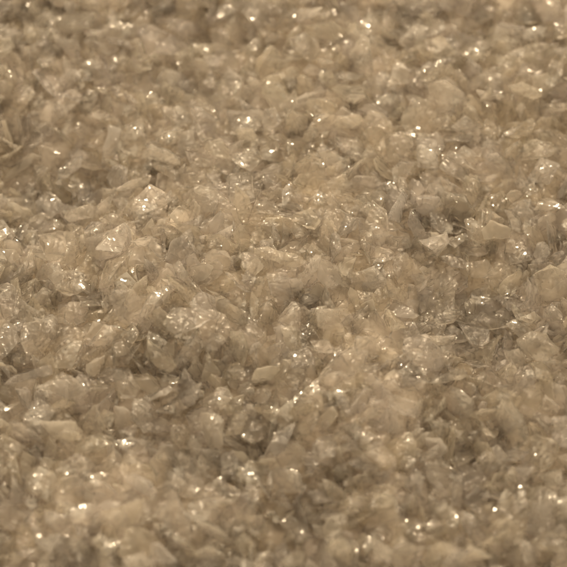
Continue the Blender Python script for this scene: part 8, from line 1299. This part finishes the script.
    'mid-sized milky lump, nearest piece right of the bottom left corner',
    'mid-sized glinting hazy wedge, nearest piece above the tall pale wedge',
    'mid-sized milky lump, third piece lower left of the glinting middle block',
    'large milky lump, nearest piece upper left of the tall pale wedge',
    "mid-sized clear lump, second piece above the bottom edge's middle",
    'large clear flake, third piece upper left of the low bright flash',
    'mid-sized milky flake, nearest piece lower left of the ridged crystal at left',
    'large hazy lump, second piece above the white teardrop chip',
    'mid-sized hazy flake, second piece below the pair of low streaks',
    'mid-sized hazy lump, nearest piece right of the round glinting bead',
    'mid-sized milky lump, nearest piece above the bottom right corner',
    "small clear lump, tenth piece upper left of the bottom edge's middle",
    'large hazy lump, fourth piece left of the glinting middle block',
    'large milky lump, second piece lower right of the small black pit',
    'mid-sized milky lump, third piece lower left of the small black pit',
    'mid-sized hazy splinter, third piece upper right of the pair of low streaks',
    'mid-sized milky lump, second piece upper right of the white teardrop chip',
    'large milky splinter, third piece right of the glinting middle block',
    'mid-sized milky wedge, second piece above the bottom right corner',
    'mid-sized hazy flake, second piece upper left of the low bright flash',
    'mid-sized milky wedge, second piece right of the dark hollow at right',
    'small hazy lump, third piece lower right of the brightest upper spark',
    'mid-sized milky lump, second piece below the lower left edge',
    "small clear lump, second piece upper left of the bottom edge's middle",
    'mid-sized hazy flake, nearest piece lower left of the pair of low streaks',
    'mid-sized clear flake, fourth piece upper left of the tall pale wedge',
    'mid-sized glinting clear lump, nearest piece right of the dark hollow at left',
    "mid-sized clear lump, third piece right of the bottom edge's middle",
    'mid-sized clear lump, third piece left of the tall pale wedge',
    'small glinting hazy lump, nearest piece right of the small black pit',
    'mid-sized hazy flake, sixth piece upper left of the tall pale wedge',
    'mid-sized glinting clear lump, nearest piece below the dim dip near top',
    'mid-sized clear wedge, nearest piece above the glinting middle block',
    'mid-sized milky lump, third piece lower right of the white teardrop chip',
    'large milky lump, second piece above the pair of low streaks',
    "small milky lump, second piece right of the bottom edge's middle",
    'mid-sized glinting clear splinter, nearest piece upper right of the low bright flash',
    'large milky flake, second piece upper left of the tall pale wedge',
    'mid-sized hazy lump, nearest piece left of the dark hollow at right',
    'mid-sized hazy lump, second piece lower right of the dark hollow at right',
    'mid-sized hazy lump lying upper left of the dark hollow at right',
    'mid-sized clear lump lying upper right of the dark hollow at left',
    'mid-sized hazy lump, second piece lower right of the dark hollow at left',
    "large hazy flake lying above the right edge's middle",
    'mid-sized milky lump, third piece upper left of the tall pale wedge',
    'mid-sized hazy lump, second piece lower left of the brightest upper spark',
    'small milky lump, second piece left of the glinting middle block',
    "large milky lump, nearest piece upper left of the bottom edge's middle",
    'mid-sized clear lump, nearest piece above the round glinting bead',
    'mid-sized hazy lump lying lower left of the notched crystal at left',
    "mid-sized milky lump, nearest piece above the bottom edge's middle",
    'large clear lump, second piece right of the glinting middle block',
    'mid-sized glinting clear lump, second piece lower right of the brightest upper spark',
    "mid-sized hazy lump, fourth piece upper left of the bottom edge's middle",
    'mid-sized milky lump, nearest piece upper left of the ridged crystal at left',
    'large hazy lump, nearest piece upper right of the white teardrop chip',
    'mid-sized hazy lump, nearest piece upper right of the lower left edge',
    'mid-sized milky lump, nearest piece left of the white teardrop chip',
    'mid-sized hazy lump, second piece lower left of the dim dip near top',
    'mid-sized hazy lump, third piece upper right of the white teardrop chip',
    'mid-sized milky lump, third piece below the small black pit',
    'large clear flake, nearest piece upper left of the outlined oval slab',
    'mid-sized hazy lump, third piece right of the pair of low streaks',
    'mid-sized hazy lump, nearest piece left of the pair of low streaks',
    'mid-sized clear wedge, second piece upper left of the ridged crystal at left',
    'mid-sized hazy lump, nearest piece lower right of the lower left edge',
    'mid-sized glinting hazy lump, nearest piece lower right of the top left corner',
    'mid-sized clear lump, fourth piece lower left of the small black pit',
    'large milky wedge, nearest piece left of the ridged crystal at left',
    'mid-sized milky flake, second piece left of the dark hollow at right',
    'mid-sized clear lump, nearest piece left of the tall pale wedge',
    'mid-sized hazy lump, nearest piece lower left of the tall pale wedge',
    "mid-sized milky lump lying below the right edge's middle",
    'mid-sized milky wedge, second piece upper left of the small black pit',
    'large milky splinter, third piece left of the glinting middle block',
    "small milky lump, nearest piece right of the bottom edge's middle",
    'mid-sized milky lump, third piece upper right of the lower left edge',
    'small hazy lump, second piece upper right of the low bright flash',
    'mid-sized milky lump, fifth piece upper left of the tall pale wedge',
    'mid-sized clear flake, second piece upper left of the pair of low streaks',
    'mid-sized milky flake, third piece lower right of the small black pit',
    'mid-sized milky lump, second piece above the bottom left corner',
]

PIECES = []
for i in range(0, len(SETTLED), 10):
    x, y, z, rx, ry, rz, s, k, c, w = SETTLED[i:i + 10]
    v = Vector((rx, ry, rz))
    q = Quaternion(v.normalized(), math.radians(2 * v.length)) if v.length > 0 else Quaternion()
    PIECES.append((k, (x / 100, y / 100, z / 100), q, s / 100, c / 9, w / 9))
# deep filling below them, and the pile carrying on past what the lens sees
R = random.Random(31)
HIDDEN = []
gyy = -8.4
while gyy < 11.4:
    gxx = -8.6
    while gxx < 8.6:
        px, py = gxx + R.uniform(-.14, .14), gyy + R.uniform(-.14, .14)
        half = 4.62 + py * .089
        outside = abs(px) > half or py < -5.35 or py > 6.8
        for layer in range(4 if outside else 1):
            q = Quaternion((R.gauss(0, 1), R.gauss(0, 1), R.gauss(0, 1), R.gauss(0, 1))).normalized()
            HIDDEN.append((R.randrange(NV), (px + R.uniform(-.1, .1), py + R.uniform(-.1, .1), terr(px, py) - .04 + layer * .19 + R.uniform(0, .1)), q,
                           R.uniform(.38, .75), R.random(), R.random()))
        gxx += .42
    gyy += .42
# the pieces that show largest: one object each, its origin at its own centre
for i, label in enumerate(LABELS):
    k, loc, q, s, c, w = PIECES[i]
    o = bpy.data.objects.new('crystal_chip', make_mesh('crystal_chip', [(k, (0, 0, 0), Quaternion(), s, c, w)]))
    o.location = loc
    o.rotation_mode = 'QUATERNION'
    o.rotation_quaternion = q
    sc.collection.objects.link(o)
    o['label'] = label
    o['category'] = 'crystal'
    o['group'] = 'crystal chips lying on top of the pile'
# the thousands of others, between and beneath them
rest = bpy.data.objects.new('crystal_rubble', make_mesh('crystal_rubble', PIECES[len(LABELS):] + HIDDEN))
sc.collection.objects.link(rest)
rest['kind'] = 'stuff'
rest['category'] = 'crystals'
rest['label'] = 'loose pile of smaller pale crystal chips filling in around the larger ones'
